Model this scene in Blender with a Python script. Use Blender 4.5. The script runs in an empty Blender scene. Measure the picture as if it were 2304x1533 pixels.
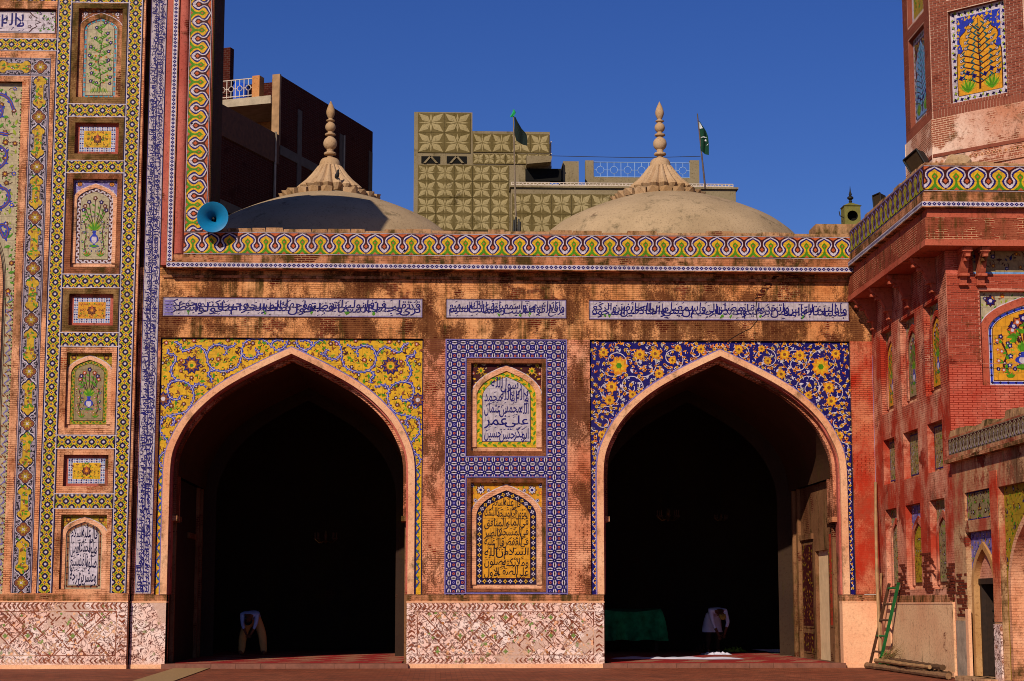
import bpy, bmesh, math, random
from math import sin, cos, pi, sqrt, atan2, radians
from mathutils import Vector, Matrix
from mathutils.geometry import tessellate_polygon

# ------------------------------------------------------------------ camera, sky, sun, exposure
SC = bpy.context.scene
COL = SC.collection
IW, IH, FPX, DIST, EYE = 2304.0, 1533.0, 4130.0, 47.2, 1.6      # photograph size, focal length in its pixels
TH = math.atan(593.5 / FPX)                                     # pitch up
PS = math.atan(172.0 * cos(TH) / FPX)                           # yaw to the right
FWD = Vector((sin(PS) * cos(TH), cos(PS) * cos(TH), sin(TH)))
RGT = Vector((cos(PS), -sin(PS), 0.0))
UPV = RGT.cross(FWD)
EYEP = Vector((0.0, -DIST, EYE))
cam = bpy.data.cameras.new('camera')
camo = bpy.data.objects.new('camera', cam)
COL.objects.link(camo)
camo.location = EYEP
camo.rotation_euler = Matrix((RGT, UPV, -FWD)).transposed().to_euler()
cam.sensor_width = 36.0
cam.lens = FPX / IW * 36.0
cam.clip_end = 2000.0
SC.camera = camo

SUN_DIR = Vector((0.50, 1.0, -0.72)).normalized()               # the way the light travels
SUN_EL = math.asin(-SUN_DIR.z)
world = bpy.data.worlds.new('World'); SC.world = world; world.use_nodes = True
wn = world.node_tree.nodes; wl = world.node_tree.links
bg = wn['Background']
sky = wn.new('ShaderNodeTexSky'); sky.sky_type = 'NISHITA'; sky.sun_disc = False
sky.sun_elevation = SUN_EL
sky.sun_rotation = math.atan2(-SUN_DIR.x, -SUN_DIR.y)
sky.air_density = 1.0; sky.dust_density = 0.5; sky.ozone_density = 6.0; sky.altitude = 800
hs = wn.new('ShaderNodeHueSaturation'); hs.inputs['Saturation'].default_value = 1.2; hs.inputs['Value'].default_value = 1.0; hs.inputs['Hue'].default_value = 0.522
wl.new(sky.outputs[0], hs.inputs['Color']); wl.new(hs.outputs[0], bg.inputs['Color'])
bg.inputs['Strength'].default_value = 0.082
sun = bpy.data.lights.new('sun', 'SUN'); sun.energy = 5.0; sun.angle = radians(0.5); sun.color = (1.0, 0.87, 0.70)
suno = bpy.data.objects.new('sun', sun); COL.objects.link(suno)
suno.rotation_euler = SUN_DIR.to_track_quat('-Z', 'Y').to_euler()
vs = SC.view_settings
vs.view_transform = 'Standard'; vs.look = 'None'; vs.exposure = -0.13; vs.gamma = 1.0
SC.cycles.pixel_filter_type = 'BLACKMAN_HARRIS'; SC.cycles.filter_width = 0.95
SC.cycles.max_bounces = 5; SC.cycles.diffuse_bounces = 3

# ------------------------------------------------------------------ pixel of the photograph -> point on a real plane
def ray(px, py):
    return FWD * FPX + RGT * (px - IW / 2) + UPV * (IH / 2 - py)
def PY(px, py, Y=0.0):
    d = ray(px, py); return EYEP + d * ((Y + DIST) / d.y)
def PX(px, py, X):
    d = ray(px, py); return EYEP + d * (X / d.x)
def PZ(px, py, Z=0.0):
    d = ray(px, py); return EYEP + d * ((Z - EYE) / d.z)

# ------------------------------------------------------------------ materials
def lin(h):
    h = h.lstrip('#')
    r = []
    for i in (0, 2, 4):
        c = int(h[i:i + 2], 16) / 255.0
        r.append(c / 12.92 if c <= 0.04045 else ((c + 0.055) / 1.055) ** 2.4)
    return (r[0], r[1], r[2], 1.0)
MATS = {}
class NT:
    """small helper round a node tree"""
    def __init__(s, name, rough=0.8, spec=0.3):
        s.m = bpy.data.materials.new(name); s.m.use_nodes = True
        s.n = s.m.node_tree.nodes; s.l = s.m.node_tree.links
        s.b = s.n['Principled BSDF']
        s.b.inputs['Roughness'].default_value = rough
        s.b.inputs['Specular IOR Level'].default_value = spec
        s.pos = s.n.new('ShaderNodeNewGeometry').outputs['Position']
    def scale(s, v, vec=None):
        n = s.n.new('ShaderNodeVectorMath'); n.operation = 'MULTIPLY'
        s.l.new(vec or s.pos, n.inputs[0]); n.inputs[1].default_value = v
        return n.outputs[0]
    def noise(s, sc, det=4.0, rough=0.6, stretch=(1, 1, 1), vec=None, dist=0.0):
        n = s.n.new('ShaderNodeTexNoise'); n.inputs['Scale'].default_value = sc
        n.inputs['Detail'].default_value = det; n.inputs['Roughness'].default_value = rough
        n.inputs['Distortion'].default_value = dist
        s.l.new(s.scale(stretch, vec), n.inputs['Vector'])
        return n.outputs['Fac']
    def voro(s, sc, out='Distance', feature='F1', vec=None):
        n = s.n.new('ShaderNodeTexVoronoi'); n.inputs['Scale'].default_value = sc; n.feature = feature
        s.l.new(vec or s.pos, n.inputs['Vector']); return n.outputs[out]
    def ramp(s, f, a, b, va=0.0, vb=1.0):
        n = s.n.new('ShaderNodeMapRange'); n.inputs[1].default_value = a; n.inputs[2].default_value = b
        n.inputs[3].default_value = va; n.inputs[4].default_value = vb
        s.l.new(f, n.inputs[0]); return n.outputs[0]
    def math(s, op, a, b=None):
        n = s.n.new('ShaderNodeMath'); n.operation = op
        for i, x in enumerate((a, b)):
            if x is None: continue
            if isinstance(x, (int, float)): n.inputs[i].default_value = x
            else: s.l.new(x, n.inputs[i])
        return n.outputs[0]
    def sep(s):
        n = s.n.new('ShaderNodeSeparateXYZ'); s.l.new(s.pos, n.inputs[0]); return n.outputs
    def mix(s, fac, a, b, mode='MIX'):
        n = s.n.new('ShaderNodeMix'); n.data_type = 'RGBA'; n.blend_type = mode
        if isinstance(fac, (int, float)): n.inputs[0].default_value = fac
        else: s.l.new(fac, n.inputs[0])
        for i, x in ((6, a), (7, b)):
            if isinstance(x, tuple): n.inputs[i].default_value = x
            else: s.l.new(x, n.inputs[i])
        return n.outputs[2]
    def wallvec(s):
        p = s.sep(); n = s.n.new('ShaderNodeCombineXYZ')
        s.l.new(s.math('SUBTRACT', p[0], p[1]), n.inputs[0]); s.l.new(p[2], n.inputs[1]); return n.outputs[0]
    def bricks(s, w=0.20, h=0.052, mortar=0.006, c1='#ffffff', c2='#dddddd', cm='#000000', vec=None):
        n = s.n.new('ShaderNodeTexBrick'); s.l.new(vec or s.wallvec(), n.inputs['Vector'])
        n.inputs['Color1'].default_value = lin(c1); n.inputs['Color2'].default_value = lin(c2); n.inputs['Mortar'].default_value = lin(cm)
        n.inputs['Scale'].default_value = 1.0; n.inputs['Mortar Size'].default_value = mortar
        n.inputs['Mortar Smooth'].default_value = 0.3
        n.inputs['Brick Width'].default_value = w; n.inputs['Row Height'].default_value = h
        return n.outputs['Color'], n.outputs['Fac']
    def color(s, c): s.l.new(c, s.b.inputs['Base Color'])
    def bump(s, h, strength=0.3, dist=0.02):
        n = s.n.new('ShaderNodeBump'); n.inputs['Strength'].default_value = strength; n.inputs['Distance'].default_value = dist
        s.l.new(h, n.inputs['Height']); s.l.new(n.outputs[0], s.b.inputs['Normal'])

def plain(name, hexa, rough=0.7, var=0.25, sc=6.0, bump=0.0, spec=0.3, metal=0.0):
    if name in MATS: return MATS[name]
    t = NT(name, rough, spec); c = lin(hexa)
    d = tuple(x * (1 - var) for x in c[:3]) + (1,)
    e = tuple(min(1, x * (1 + var * 0.5)) for x in c[:3]) + (1,)
    n = t.noise(sc, 5, 0.65)
    t.color(t.mix(t.ramp(n, 0.3, 0.7), d, e))
    t.b.inputs['Metallic'].default_value = metal
    if bump: t.bump(t.noise(sc * 4, 4), bump)
    MATS[name] = t.m; return t.m

def tile(name, hexa, var=0.28):
    """glazed mosaic piece: a little uneven from piece to piece, grime in soft patches"""
    if name in MATS: return MATS[name]
    t = NT(name, 0.5, 0.12); c = lin(hexa)
    d = tuple(x * (1 - var) for x in c[:3]) + (1,)
    e = tuple(min(1, x * (1 + var * 0.35)) for x in c[:3]) + (1,)
    cell = t.voro(17.0, 'Color'); bw = t.n.new('ShaderNodeRGBToBW'); t.l.new(cell, bw.inputs[0])
    a = t.mix(bw.outputs[0], d, e)
    g = t.ramp(t.noise(1.3, 6, 0.7, (1, 1, 0.6)), 0.5, 0.78, 0.0, 0.34)
    a = t.mix(g, a, lin('#4a3520'), 'MIX')
    jc, jf = t.bricks(.21, .21, .007, '#ffffff', '#ffffff', '#000000')
    a = t.mix(t.math('MULTIPLY', jf, 0.35), a, lin('#2a1a12'))
    a = t.mix(t.ramp(t.noise(5.5, 7, 0.72), 0.655, 0.675, 0.0, 0.8), a, t.mix(t.noise(20, 2), lin('#8a6a4c'), lin('#5a4230')))
    t.color(a)
    t.bump(t.noise(30, 3), 0.12, 0.01)
    MATS[name] = t.m; return t.m
# ------------------------------------------------------------------ objects
ORG = {}
def thing(name, label, cat, loc=(0, 0, 0), group=None):
    o = bpy.data.objects.new(name, None); COL.objects.link(o); o.location = loc
    o.empty_display_size = 0.2
    o['label'] = label; o['category'] = cat
    if group: o['group'] = group
    ORG[o.name] = Vector(loc); return o
def tag(o, label, cat, group=None, kind=None):
    o['label'] = label
    if cat: o['category'] = cat
    if group: o['group'] = group
    if kind: o['kind'] = kind
    return o

class MB:
    """collects faces in world coordinates, then links them as one mesh object"""
    def __init__(s):
        s.v = []; s.f = []; s.mi = []; s.ms = []; s.smooth = False
    def m(s, mat):
        if mat not in s.ms: s.ms.append(mat)
        return s.ms.index(mat)
    def face(s, pts, mat):
        b = len(s.v); s.v += [tuple(p) for p in pts]; s.f.append(tuple(range(b, b + len(pts)))); s.mi.append(s.m(mat))
    def add(s, verts, faces, mat):
        b = len(s.v); s.v += [tuple(p) for p in verts]; k = s.m(mat)
        for f in faces: s.f.append(tuple(b + i for i in f)); s.mi.append(k)
    def box(s, x0, x1, y0, y1, z0, z1, mat, taper=0.0):
        t = taper
        vs_ = [(x0, y0, z0), (x1, y0, z0), (x1, y1, z0), (x0, y1, z0), (x0 + t, y0 + t, z1), (x1 - t, y0 + t, z1), (x1 - t, y1 - t, z1), (x0 + t, y1 - t, z1)]
        s.add(vs_, [(0, 3, 2, 1), (4, 5, 6, 7), (0, 1, 5, 4), (1, 2, 6, 5), (2, 3, 7, 6), (3, 0, 4, 7)], mat)
    def prism(s, poly, a, b, mat):
        """poly: 3-d points of one end, a/b: offsets along a vector pair"""
        n = len(poly); A = [Vector(p) + a for p in poly]; B = [Vector(p) + b for p in poly]
        s.add(A + B, [tuple(range(n)), tuple(range(2 * n - 1, n - 1, -1))] + [((i + 1) % n, i, n + i, n + (i + 1) % n) for i in range(n)], mat)
    def tube(s, pts, radii, mat, n=8, cap=True):
        pts = [Vector(p) for p in pts]
        if not isinstance(radii, (list, tuple)): radii = [radii] * len(pts)
        rings = []; ref = None
        for i, p in enumerate(pts):
            d = (pts[min(i + 1, len(pts) - 1)] - pts[max(i - 1, 0)]).normalized()
            if ref is None: ref = d.orthogonal().normalized()
            ref = (ref - d * ref.dot(d)).normalized(); q = d.cross(ref)
            rings.append([p + (ref * cos(2 * pi * k / n) + q * sin(2 * pi * k / n)) * radii[i] for k in range(n)])
        vs_ = [v for r in rings for v in r]; fs = []
        for i in range(len(rings) - 1):
            for k in range(n):
                fs.append((i * n + k, i * n + (k + 1) % n, (i + 1) * n + (k + 1) % n, (i + 1) * n + k))
        if cap: fs += [tuple(range(n - 1, -1, -1)), tuple((len(rings) - 1) * n + k for k in range(n))]
        s.add(vs_, fs, mat)
    def lathe(s, prof, c, mat, n=24, flute=None):
        """prof: (radius, z) from bottom to top round the vertical axis at c"""
        vs_ = []; fs = []
        for r, z in prof:
            for k in range(n):
                a = 2 * pi * k / n; rr = r * (flute(k, n, r, z) if flute else 1.0)
                vs_.append((c[0] + rr * cos(a), c[1] + rr * sin(a), c[2] + z))
        for i in range(len(prof) - 1):
            for k in range(n):
                fs.append((i * n + k, i * n + (k + 1) % n, (i + 1) * n + (k + 1) % n, (i + 1) * n + k))
        fs += [tuple(range(n - 1, -1, -1)), tuple((len(prof) - 1) * n + k for k in range(n))]
        s.add(vs_, fs, mat)
    def build(s, name, parent=None, loc=None, smooth=False, bevel=0.0):
        o3 = ORG[parent.name] if parent is not None else Vector(loc or (0, 0, 0))
        me = bpy.data.meshes.new(name)
        me.from_pydata([(x - o3.x, y - o3.y, z - o3.z) for x, y, z in s.v], [], s.f)
        for m in s.ms: me.materials.append(m)
        me.polygons.foreach_set('material_index', s.mi)
        if smooth or s.smooth: me.polygons.foreach_set('use_smooth', [True] * len(s.f))
        me.update()
        if smooth:
            try: me.set_sharp_from_angle(angle=radians(38))
            except Exception: pass
        o = bpy.data.objects.new(name, me); COL.objects.link(o)
        if parent is not None: o.parent = parent
        else: o.location = o3
        ORG[o.name] = o3
        if bevel:
            bv = o.modifiers.new('bevel', 'BEVEL'); bv.width = bevel; bv.segments = 2; bv.limit_method = 'ANGLE'
        return o

# frames: (u, v, n) -> world, n points out of the surface
def front(Y): return lambda u, v, n=0.0: (u, Y - n, v)
def left(X): return lambda u, v, n=0.0: (X - n, -u, v)          # a face that looks to -x; u grows towards the viewer
def angled(ox, oy, ang):                                        # u along (cos, sin) of ang, normal to its right
    c, s_ = cos(ang), sin(ang)
    return lambda u, v, n=0.0: (ox + u * c + n * s_, oy + u * s_ - n * c, v)

def clip_rect(poly, r):
    u0, u1, v0, v1 = r
    for ax, lim, sg in ((0, u0, 1), (0, u1, -1), (1, v0, 1), (1, v1, -1)):
        out = []; n = len(poly)
        for i in range(n):
            p, q = poly[i], poly[(i + 1) % n]
            a, b = (p[ax] - lim) * sg, (q[ax] - lim) * sg
            if a >= 0: out.append(p)
            if (a > 0 > b) or (a < 0 < b):
                t = a / (a - b); out.append((p[0] + (q[0] - p[0]) * t, p[1] + (q[1] - p[1]) * t))
        poly = out
        if len(poly) < 3: return []
    return poly

LAY = 0.003
class Art(MB):
    """flat inlaid work on a frame: each layer 3 mm proud of the one below"""
    def __init__(s, fr, base=0.0):
        super().__init__(); s.fr = fr; s.base = base; s.k = 0; s.clip = None
    def poly(s, pts, lay, mat):
        if s.clip:
            pts = clip_rect(pts, s.clip)
            if len(pts) < 3: return
        s.k += 1; n = s.base + lay * LAY + (s.k % 23) * 0.00002
        s.face([s.fr(u, v, n) for u, v in pts], mat)
    def rect(s, u0, u1, v0, v1, lay, mat): s.poly([(u0, v0), (u1, v0), (u1, v1), (u0, v1)], lay, mat)
    def frame(s, u0, u1, v0, v1, w, lay, mat):
        s.rect(u0, u1, v0, v0 + w, lay, mat); s.rect(u0, u1, v1 - w, v1, lay, mat)
        s.rect(u0, u0 + w, v0 + w, v1 - w, lay, mat); s.rect(u1 - w, u1, v0 + w, v1 - w, lay, mat)
    def disc(s, u, v, r, lay, mat, n=8, rot=0.0, ry=None):
        ry = ry or r
        s.poly([(u + r * cos(rot + 2 * pi * i / n), v + ry * sin(rot + 2 * pi * i / n)) for i in range(n)], lay, mat)
    def star(s, u, v, r, r2, n, lay, mat, rot=0.0):
        s.poly([(u + (r if i % 2 == 0 else r2) * cos(rot + pi * i / n), v + (r if i % 2 == 0 else r2) * sin(rot + pi * i / n)) for i in range(2 * n)], lay, mat)
    def stroke(s, pts, w, lay, mat, w2=None):
        n = len(pts)
        if n < 2: return
        L = []; R_ = []
        for i, p in enumerate(pts):
            a = pts[max(i - 1, 0)]; b = pts[min(i + 1, n - 1)]
            dx, dy = b[0] - a[0], b[1] - a[1]; d = sqrt(dx * dx + dy * dy) or 1e-6
            ww = w if w2 is None else w + (w2 - w) * i / (n - 1)
            L.append((p[0] - dy / d * ww / 2, p[1] + dx / d * ww / 2)); R_.append((p[0] + dy / d * ww / 2, p[1] - dx / d * ww / 2))
        for i in range(n - 1): s.poly([R_[i], R_[i + 1], L[i + 1], L[i]], lay, mat)
    def leaf(s, u, v, a, ln, wd, lay, mat):
        c, d = cos(a), sin(a)
        s.poly([(u + x * ln * c - y * wd * d, v + x * ln * d + y * wd * c) for x, y in ((0, 0), (.3, .5), (.65, .42), (1, 0), (.6, -.38), (.3, -.45))], lay, mat)
    def flower(s, u, v, r, lay, mp, mc, n=6, rot=0.0, md=None):
        if md: s.star(u, v, r * 1.18, r * .85, n, lay - .3, md, rot)
        s.poly([(u + r * (1 if i % 2 == 0 else .55) * cos(rot + pi * i / n), v + r * (1 if i % 2 == 0 else .55) * sin(rot + pi * i / n)) for i in range(2 * n)], lay, mp)
        s.disc(u, v, r * .36, lay + .6, mc, 6)
    def fill(s, outer, holes, n, mat):
        """one flat face with holes, at height n"""
        loops = [[Vector((u, v, 0)) for u, v in lp] for lp in [outer] + holes]
        flat = [p for lp in loops for p in lp]; tri = tessellate_polygon(loops)
        V = [s.fr(p.x, p.y, n) for p in flat]
        nrm_ref = None
        fs = []
        for t in tri:
            a, b, c = (flat[i] for i in t)
            ar = (b.x - a.x) * (c.y - a.y) - (b.y - a.y) * (c.x - a.x)
            if abs(ar) < 1e-9: continue
            fs.append(t if ar > 0 else (t[0], t[2], t[1]))
        s.add(V, fs, mat)
    def sides(s, loop, n0, n1, mat, closed=True):
        m = len(loop)
        for i in range(m if closed else m - 1):
            p, q = loop[i], loop[(i + 1) % m]
            s.face([s.fr(p[0], p[1], n0), s.fr(q[0], q[1], n0), s.fr(q[0], q[1], n1), s.fr(p[0], p[1], n1)], mat)
    def slab(s, u0, u1, v0, v1, n0, n1, mat):
        P_ = [s.fr(u, v, n) for n in (n0, n1) for u, v in ((u0, v0), (u1, v0), (u1, v1), (u0, v1))]
        s.add(P_, [(0, 3, 2, 1), (4, 5, 6, 7), (0, 1, 5, 4), (1, 2, 6, 5), (2, 3, 7, 6), (3, 0, 4, 7)], mat)

def rc(u0, u1, v0, v1): return [(u0, v0), (u1, v0), (u1, v1), (u0, v1)]
def catmull(pts, n=6):
    out = []
    for i in range(len(pts) - 1):
        p0 = pts[max(i - 1, 0)]; p1 = pts[i]; p2 = pts[i + 1]; p3 = pts[min(i + 2, len(pts) - 1)]
        for k in range(n):
            t = k / n
            out.append(tuple(0.5 * (2 * p1[j] + (p2[j] - p0[j]) * t + (2 * p0[j] - 5 * p1[j] + 4 * p2[j] - p3[j]) * t * t + (3 * p1[j] - p0[j] - 3 * p2[j] + p3[j]) * t ** 3) for j in range(len(p1))))
    out.append(tuple(pts[-1])); return out
ARCH = [(1, 0), (.99, .142), (.952, .267), (.858, .437), (.717, .59), (.53, .733), (.248, .885), (0, 1)]
ARCHS = catmull(ARCH, 3)
def arch(c, a, zs, rise, z0=None):
    """closed loop of a pointed opening, or the open curve from right spring to left spring when z0 is None"""
    r = [(c + x * a, zs + y * rise) for x, y in ARCHS]
    l = [(c - x * a, zs + y * rise) for x, y in ARCHS][::-1][1:]
    cur = r + l
    if z0 is None: return cur
    return [(c - a, z0), (c + a, z0)] + cur
def arch_top(u, c, a, zs, rise):
    x = abs(u - c) / a
    if x >= 1: return None
    for i in range(len(ARCHS) - 1):
        p, q = ARCHS[i], ARCHS[i + 1]
        if q[0] <= x <= p[0]:
            t = (p[0] - x) / max(p[0] - q[0], 1e-9); return zs + rise * (p[1] + (q[1] - p[1]) * t)
    return zs + rise

# ------------------------------------------------------------------ Arabic writing (contextual forms chosen here, drawn with the built-in font)
_AR = {'ا': 'FE8D2', 'أ': 'FE832', 'إ': 'FE872', 'آ': 'FE812', 'ب': 'FE8F4', 'ة': 'FE932', 'ت': 'FE954', 'ث': 'FE994', 'ج': 'FE9D4', 'ح': 'FEA14', 'خ': 'FEA54', 'د': 'FEA92', 'ذ': 'FEAB2',
       'ر': 'FEAD2', 'ز': 'FEAF2', 'س': 'FEB14', 'ش': 'FEB54', 'ص': 'FEB94', 'ض': 'FEBD4', 'ط': 'FEC14', 'ظ': 'FEC54', 'ع': 'FEC94', 'غ': 'FECD4', 'ف': 'FED14', 'ق': 'FED54',
       'ك': 'FED94', 'ل': 'FEDD4', 'م': 'FEE14', 'ن': 'FEE54', 'ه': 'FEE94', 'و': 'FEED2', 'ى': 'FEEF2', 'ي': 'FEF14', 'ء': 'FE801', 'ئ': 'FE894', 'ؤ': 'FE852'}
def shape_ar(w):
    out = []; i = 0; prev = False; w = w.replace('لا', 'ﻻ')
    ch = list(w)
    for i, c in enumerate(ch):
        if c == 'ﻻ':
            out.append(chr(0xFEFC if prev else 0xFEFB)); prev = False; continue
        if c not in _AR: out.append(c); prev = False; continue
        b = int(_AR[c][:4], 16); n = int(_AR[c][4])
        nx = i + 1 < len(ch) and (ch[i + 1] in _AR or ch[i + 1] == 'ﻻ') and not (i + 1 < len(ch) and ch[i + 1] == 'ء')
        if n == 4:
            f = (3 if nx else 1) if prev else (2 if nx else 0); prev = nx
        elif n == 2: f = 1 if prev else 0; prev = False
        else: f = 0; prev = False
        out.append(chr(b + f))
    return ''.join(reversed(out))
_TX = {}
def glyphs(word):
    if word in _TX: return _TX[word]
    c = bpy.data.curves.new('t', 'FONT'); c.body = shape_ar(word); c.resolution_u = 2; c.offset = 0.01
    o = bpy.data.objects.new('t', c); COL.objects.link(o)
    e = o.evaluated_get(bpy.context.evaluated_depsgraph_get()); m = e.to_mesh()
    V = [(v.co.x, v.co.y) for v in m.vertices]; F = [tuple(p.vertices) for p in m.polygons]
    e.to_mesh_clear(); bpy.data.objects.remove(o); bpy.data.curves.remove(c)
    _TX[word] = (V, F); return V, F
def word_at(art, word, u0, u1, v0, v1, lay, mat, low=-0.35, high=0.95):
    """one word stretched into a box: u0..u1, baseline part low..high into v0..v1"""
    V, F = glyphs(word)
    if not V: return
    xa = min(p[0] for p in V); xb = max(p[0] for p in V); ya = min(min(p[1] for p in V), low * .7); yb = max(max(p[1] for p in V), .72)
    art.k += 1; n = art.base + lay * LAY + (art.k % 23) * 0.00002
    P_ = []
    for x, y in V:
        t = (y - ya) / (yb - ya)
        u = u0 + (x - xa) / max(xb - xa, 1e-6) * (u1 - u0) + (t - .4) * (u1 - u0) * 0.03
        P_.append(art.fr(u, v0 + t * (v1 - v0), n))
    art.add(P_, F, mat)
def line_of(art, text, u0, u1, v0, v1, lay, mat, tiers=True, seed=1):
    """a line of writing from right to left; words sit on two levels and interlock"""
    rng = random.Random(seed); ws = text.split()
    wd = []
    for w in ws:
        V, F = glyphs(w); wd.append(max(p[0] for p in V) - min(p[0] for p in V) + .12)
    H = v1 - v0
    if not tiers:
        tot = sum(wd); u = u1
        for w, d in zip(ws, wd):
            du = d / tot * (u1 - u0); word_at(art, w, u - du * .95, u, v0, v1, lay, mat); u -= du
        return
    two = len(ws) >= 8                                          # long lines are stacked on two levels
    for row in range(2 if two else 1):
        sub_ = list(zip(ws, wd))[row::2] if two else list(zip(ws, wd))
        tot = sum(d for _, d in sub_); u = u1
        lo, hi = ((v0 + H * .22, v1) if row == 0 else (v0, v0 + H * .8)) if two else (v0, v1)
        for i, (w, d) in enumerate(sub_):
            du = d / tot * (u1 - u0); e = (hi - lo) * (.08 if i % 2 else 0)
            word_at(art, w, max(u0, u - du * 1.08), min(u1, u + du * .04), lo + e, hi - (hi - lo) * .08 + e, lay + .3 * row, mat)
            for k in range(3):                                  # vowel marks
                mu = u - du * rng.uniform(.1, .9); mv = hi - (hi - lo) * rng.uniform(.0, .25) if rng.random() < .6 else lo + (hi - lo) * rng.uniform(.0, .2)
                art.stroke([(mu - .03, mv - .012), (mu + .03, mv + .012)], .013, lay + .7, mat)
            u -= du
# ------------------------------------------------------------------ the palette of the glazed tiles
T_WHITE = tile('tile_white', '#beb2bc'); T_NAVY = tile('tile_navy', '#140e60'); T_BLUE = tile('tile_blue', '#2434a0'); T_YEL = tile('tile_yellow', '#cc9c20')
T_ORA = tile('tile_orange', '#d0801e'); T_GRN = tile('tile_green', '#468012'); T_OLI = tile('tile_olive', '#8a9a26'); T_TER = tile('tile_terracotta', '#b4562c')
T_MAR = tile('tile_maroon', '#3c1016'); T_BRN = tile('tile_brown', '#7c4426'); T_TUR = tile('tile_turquoise', '#1f8c9c'); T_INK = tile('tile_ink', '#100a38')
T_BLK = tile('tile_black', '#150c1c'); T_CRM = tile('tile_cream', '#a89a7c'); T_LIL = tile('tile_lilac', '#7468a4'); T_RED = tile('tile_red', '#a83c28')
T_DIM = tile('tile_dim_white', '#968894'); T_TEAL = tile('tile_teal', '#14505c'); T_GOLD = tile('tile_old_gold', '#bc9422'); T_PALE = tile('tile_pale_lilac', '#aea2aa'); T_LBL = tile('tile_light_blue', '#6c90c0'); T_TAN = tile('tile_faded', '#8c7a58'); T_AMB = tile('tile_amber', '#c88a22'); T_OCH = tile('tile_ochre', '#a08420')

def wall_mat(name, plaster, plaster2, brick, mort, expose=0.5, soot=0.5, streak=(2.2, 2.2, 0.22), line=0.45, soot_z=None, soot_col='#241a0e', bw=0.21, bh=0.052, blot=0.0, grit=0.55, upz=None, wash=None, rough=0.85):
    """lime plaster over thin brick: fine course lines, places where the brick shows, rain soot in streaks"""
    t = NT(name, rough, 0.06)
    bc, bf = t.bricks(bw, bh, 0.008, '#ffffff', '#c8c8c8', '#000000')
    big = t.noise(0.55, 6, 0.62); mid = t.noise(3.1, 6, 0.68); fine = t.noise(26, 4, 0.6)
    col = t.mix(t.ramp(big, 0.35, 0.65), lin(plaster), lin(plaster2))
    col = t.mix(t.ramp(fine, 0.35, 0.7, 0.0, 0.22), col, lin(brick))
    if line > 0.1: col = t.mix(t.ramp(mid, 0.4, 0.62, 0.1, 0.6), col, t.mix(0.5, bc, lin('#e8b090')), 'MULTIPLY')
    col = t.mix(t.ramp(t.noise(15, 5, 0.75), 0.54, 0.66, 0.0, grit), col, tuple(x * 0.4 for x in lin(brick)[:3]) + (1,))
    # course lines pressed in the plaster
    lf = t.math('MULTIPLY', t.math('MULTIPLY', bf, t.ramp(mid, 0.40, 0.58)), line)
    if upz: bf = t.math('MULTIPLY', bf, t.ramp(t.sep()[2], upz, upz + 0.6, 0.12, 1.0)); lf = t.math('MULTIPLY', lf, t.ramp(t.sep()[2], upz, upz + 0.6, 0.25, 1.0))
    col = t.mix(lf, col, tuple(x * 0.35 for x in lin(brick)[:3]) + (1,))
    # bare brick where the plaster is gone
    bvar = t.mix(t.noise(9, 3), tuple(x * 0.6 for x in lin(brick)[:3]) + (1,), tuple(min(1, x * 1.3) for x in lin(brick)[:3]) + (1,))
    bcol = t.mix(bf, t.mix(0.6, bvar, bc, 'MULTIPLY'), lin(mort))
    thr = 0.66 - 0.28 * expose
    ex = t.ramp(t.math('ADD', t.math('MULTIPLY', t.noise(0.9, 8, 0.66, (1, 1, 1.3)), 0.75), t.math('MULTIPLY', mid, 0.25)), thr, thr + 0.035)
    col = t.mix(ex, col, bcol)
    # soot
    st = t.noise(1.0, 7, 0.72, streak)
    sm = t.math('ADD', t.math('MULTIPLY', st, 0.7), t.math('MULTIPLY', mid, 0.3))
    so = t.ramp(sm, 0.60 - 0.2 * soot, 0.72 - 0.2 * soot, 0.0, 0.92)
    z = t.sep()[2]
    if soot_z:
        so = t.math('MULTIPLY', so, t.ramp(z, soot_z[0], soot_z[1], soot_z[2], 1.0))
    dk = t.mix(t.noise(5, 3), lin(soot_col), lin('#4c4016'))
    col = t.mix(so, col, dk)
    bl_ = t.ramp(t.math('ADD', t.math('MULTIPLY', t.noise(0.75, 8, 0.7, (1, 1, 0.55)), 0.8), t.math('MULTIPLY', fine, 0.2)), 0.59 - 0.12 * blot, 0.64 - 0.12 * blot, 0.0, 0.85 * min(1, blot * 1.6))
    col = t.mix(bl_, col, t.mix(bf, lin('#3c150b'), lin('#6e4426')))
    if wash:                                                    # coat of red wash that ends in a ragged tide line near the ground
        zz = t.math('ADD', z, t.math('MULTIPLY', t.noise(1.3, 6, 0.7), 1.6))
        wmask = t.math('MULTIPLY', t.ramp(zz, wash[1], wash[1] + 0.7), t.ramp(t.noise(0.8, 7, 0.7, (1, 1, 0.7)), 0.40, 0.58, wash[2], 1.0))
        wc = t.mix(bf, t.mix(t.noise(2.2, 5), lin(wash[0]), lin(wash[3])), t.mix(0.5, lin(wash[0]), lin('#200806')))
        col = t.mix(wmask, col, wc)
    t.color(col)
    h = t.math('SUBTRACT', t.math('ADD', t.math('MULTIPLY', fine, 0.35), mid), t.math('MULTIPLY', bf, 0.55 if line > 0.1 else 0.0))
    t.bump(h, 0.55, 0.02)
    MATS[name] = t.m; return t.m

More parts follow.
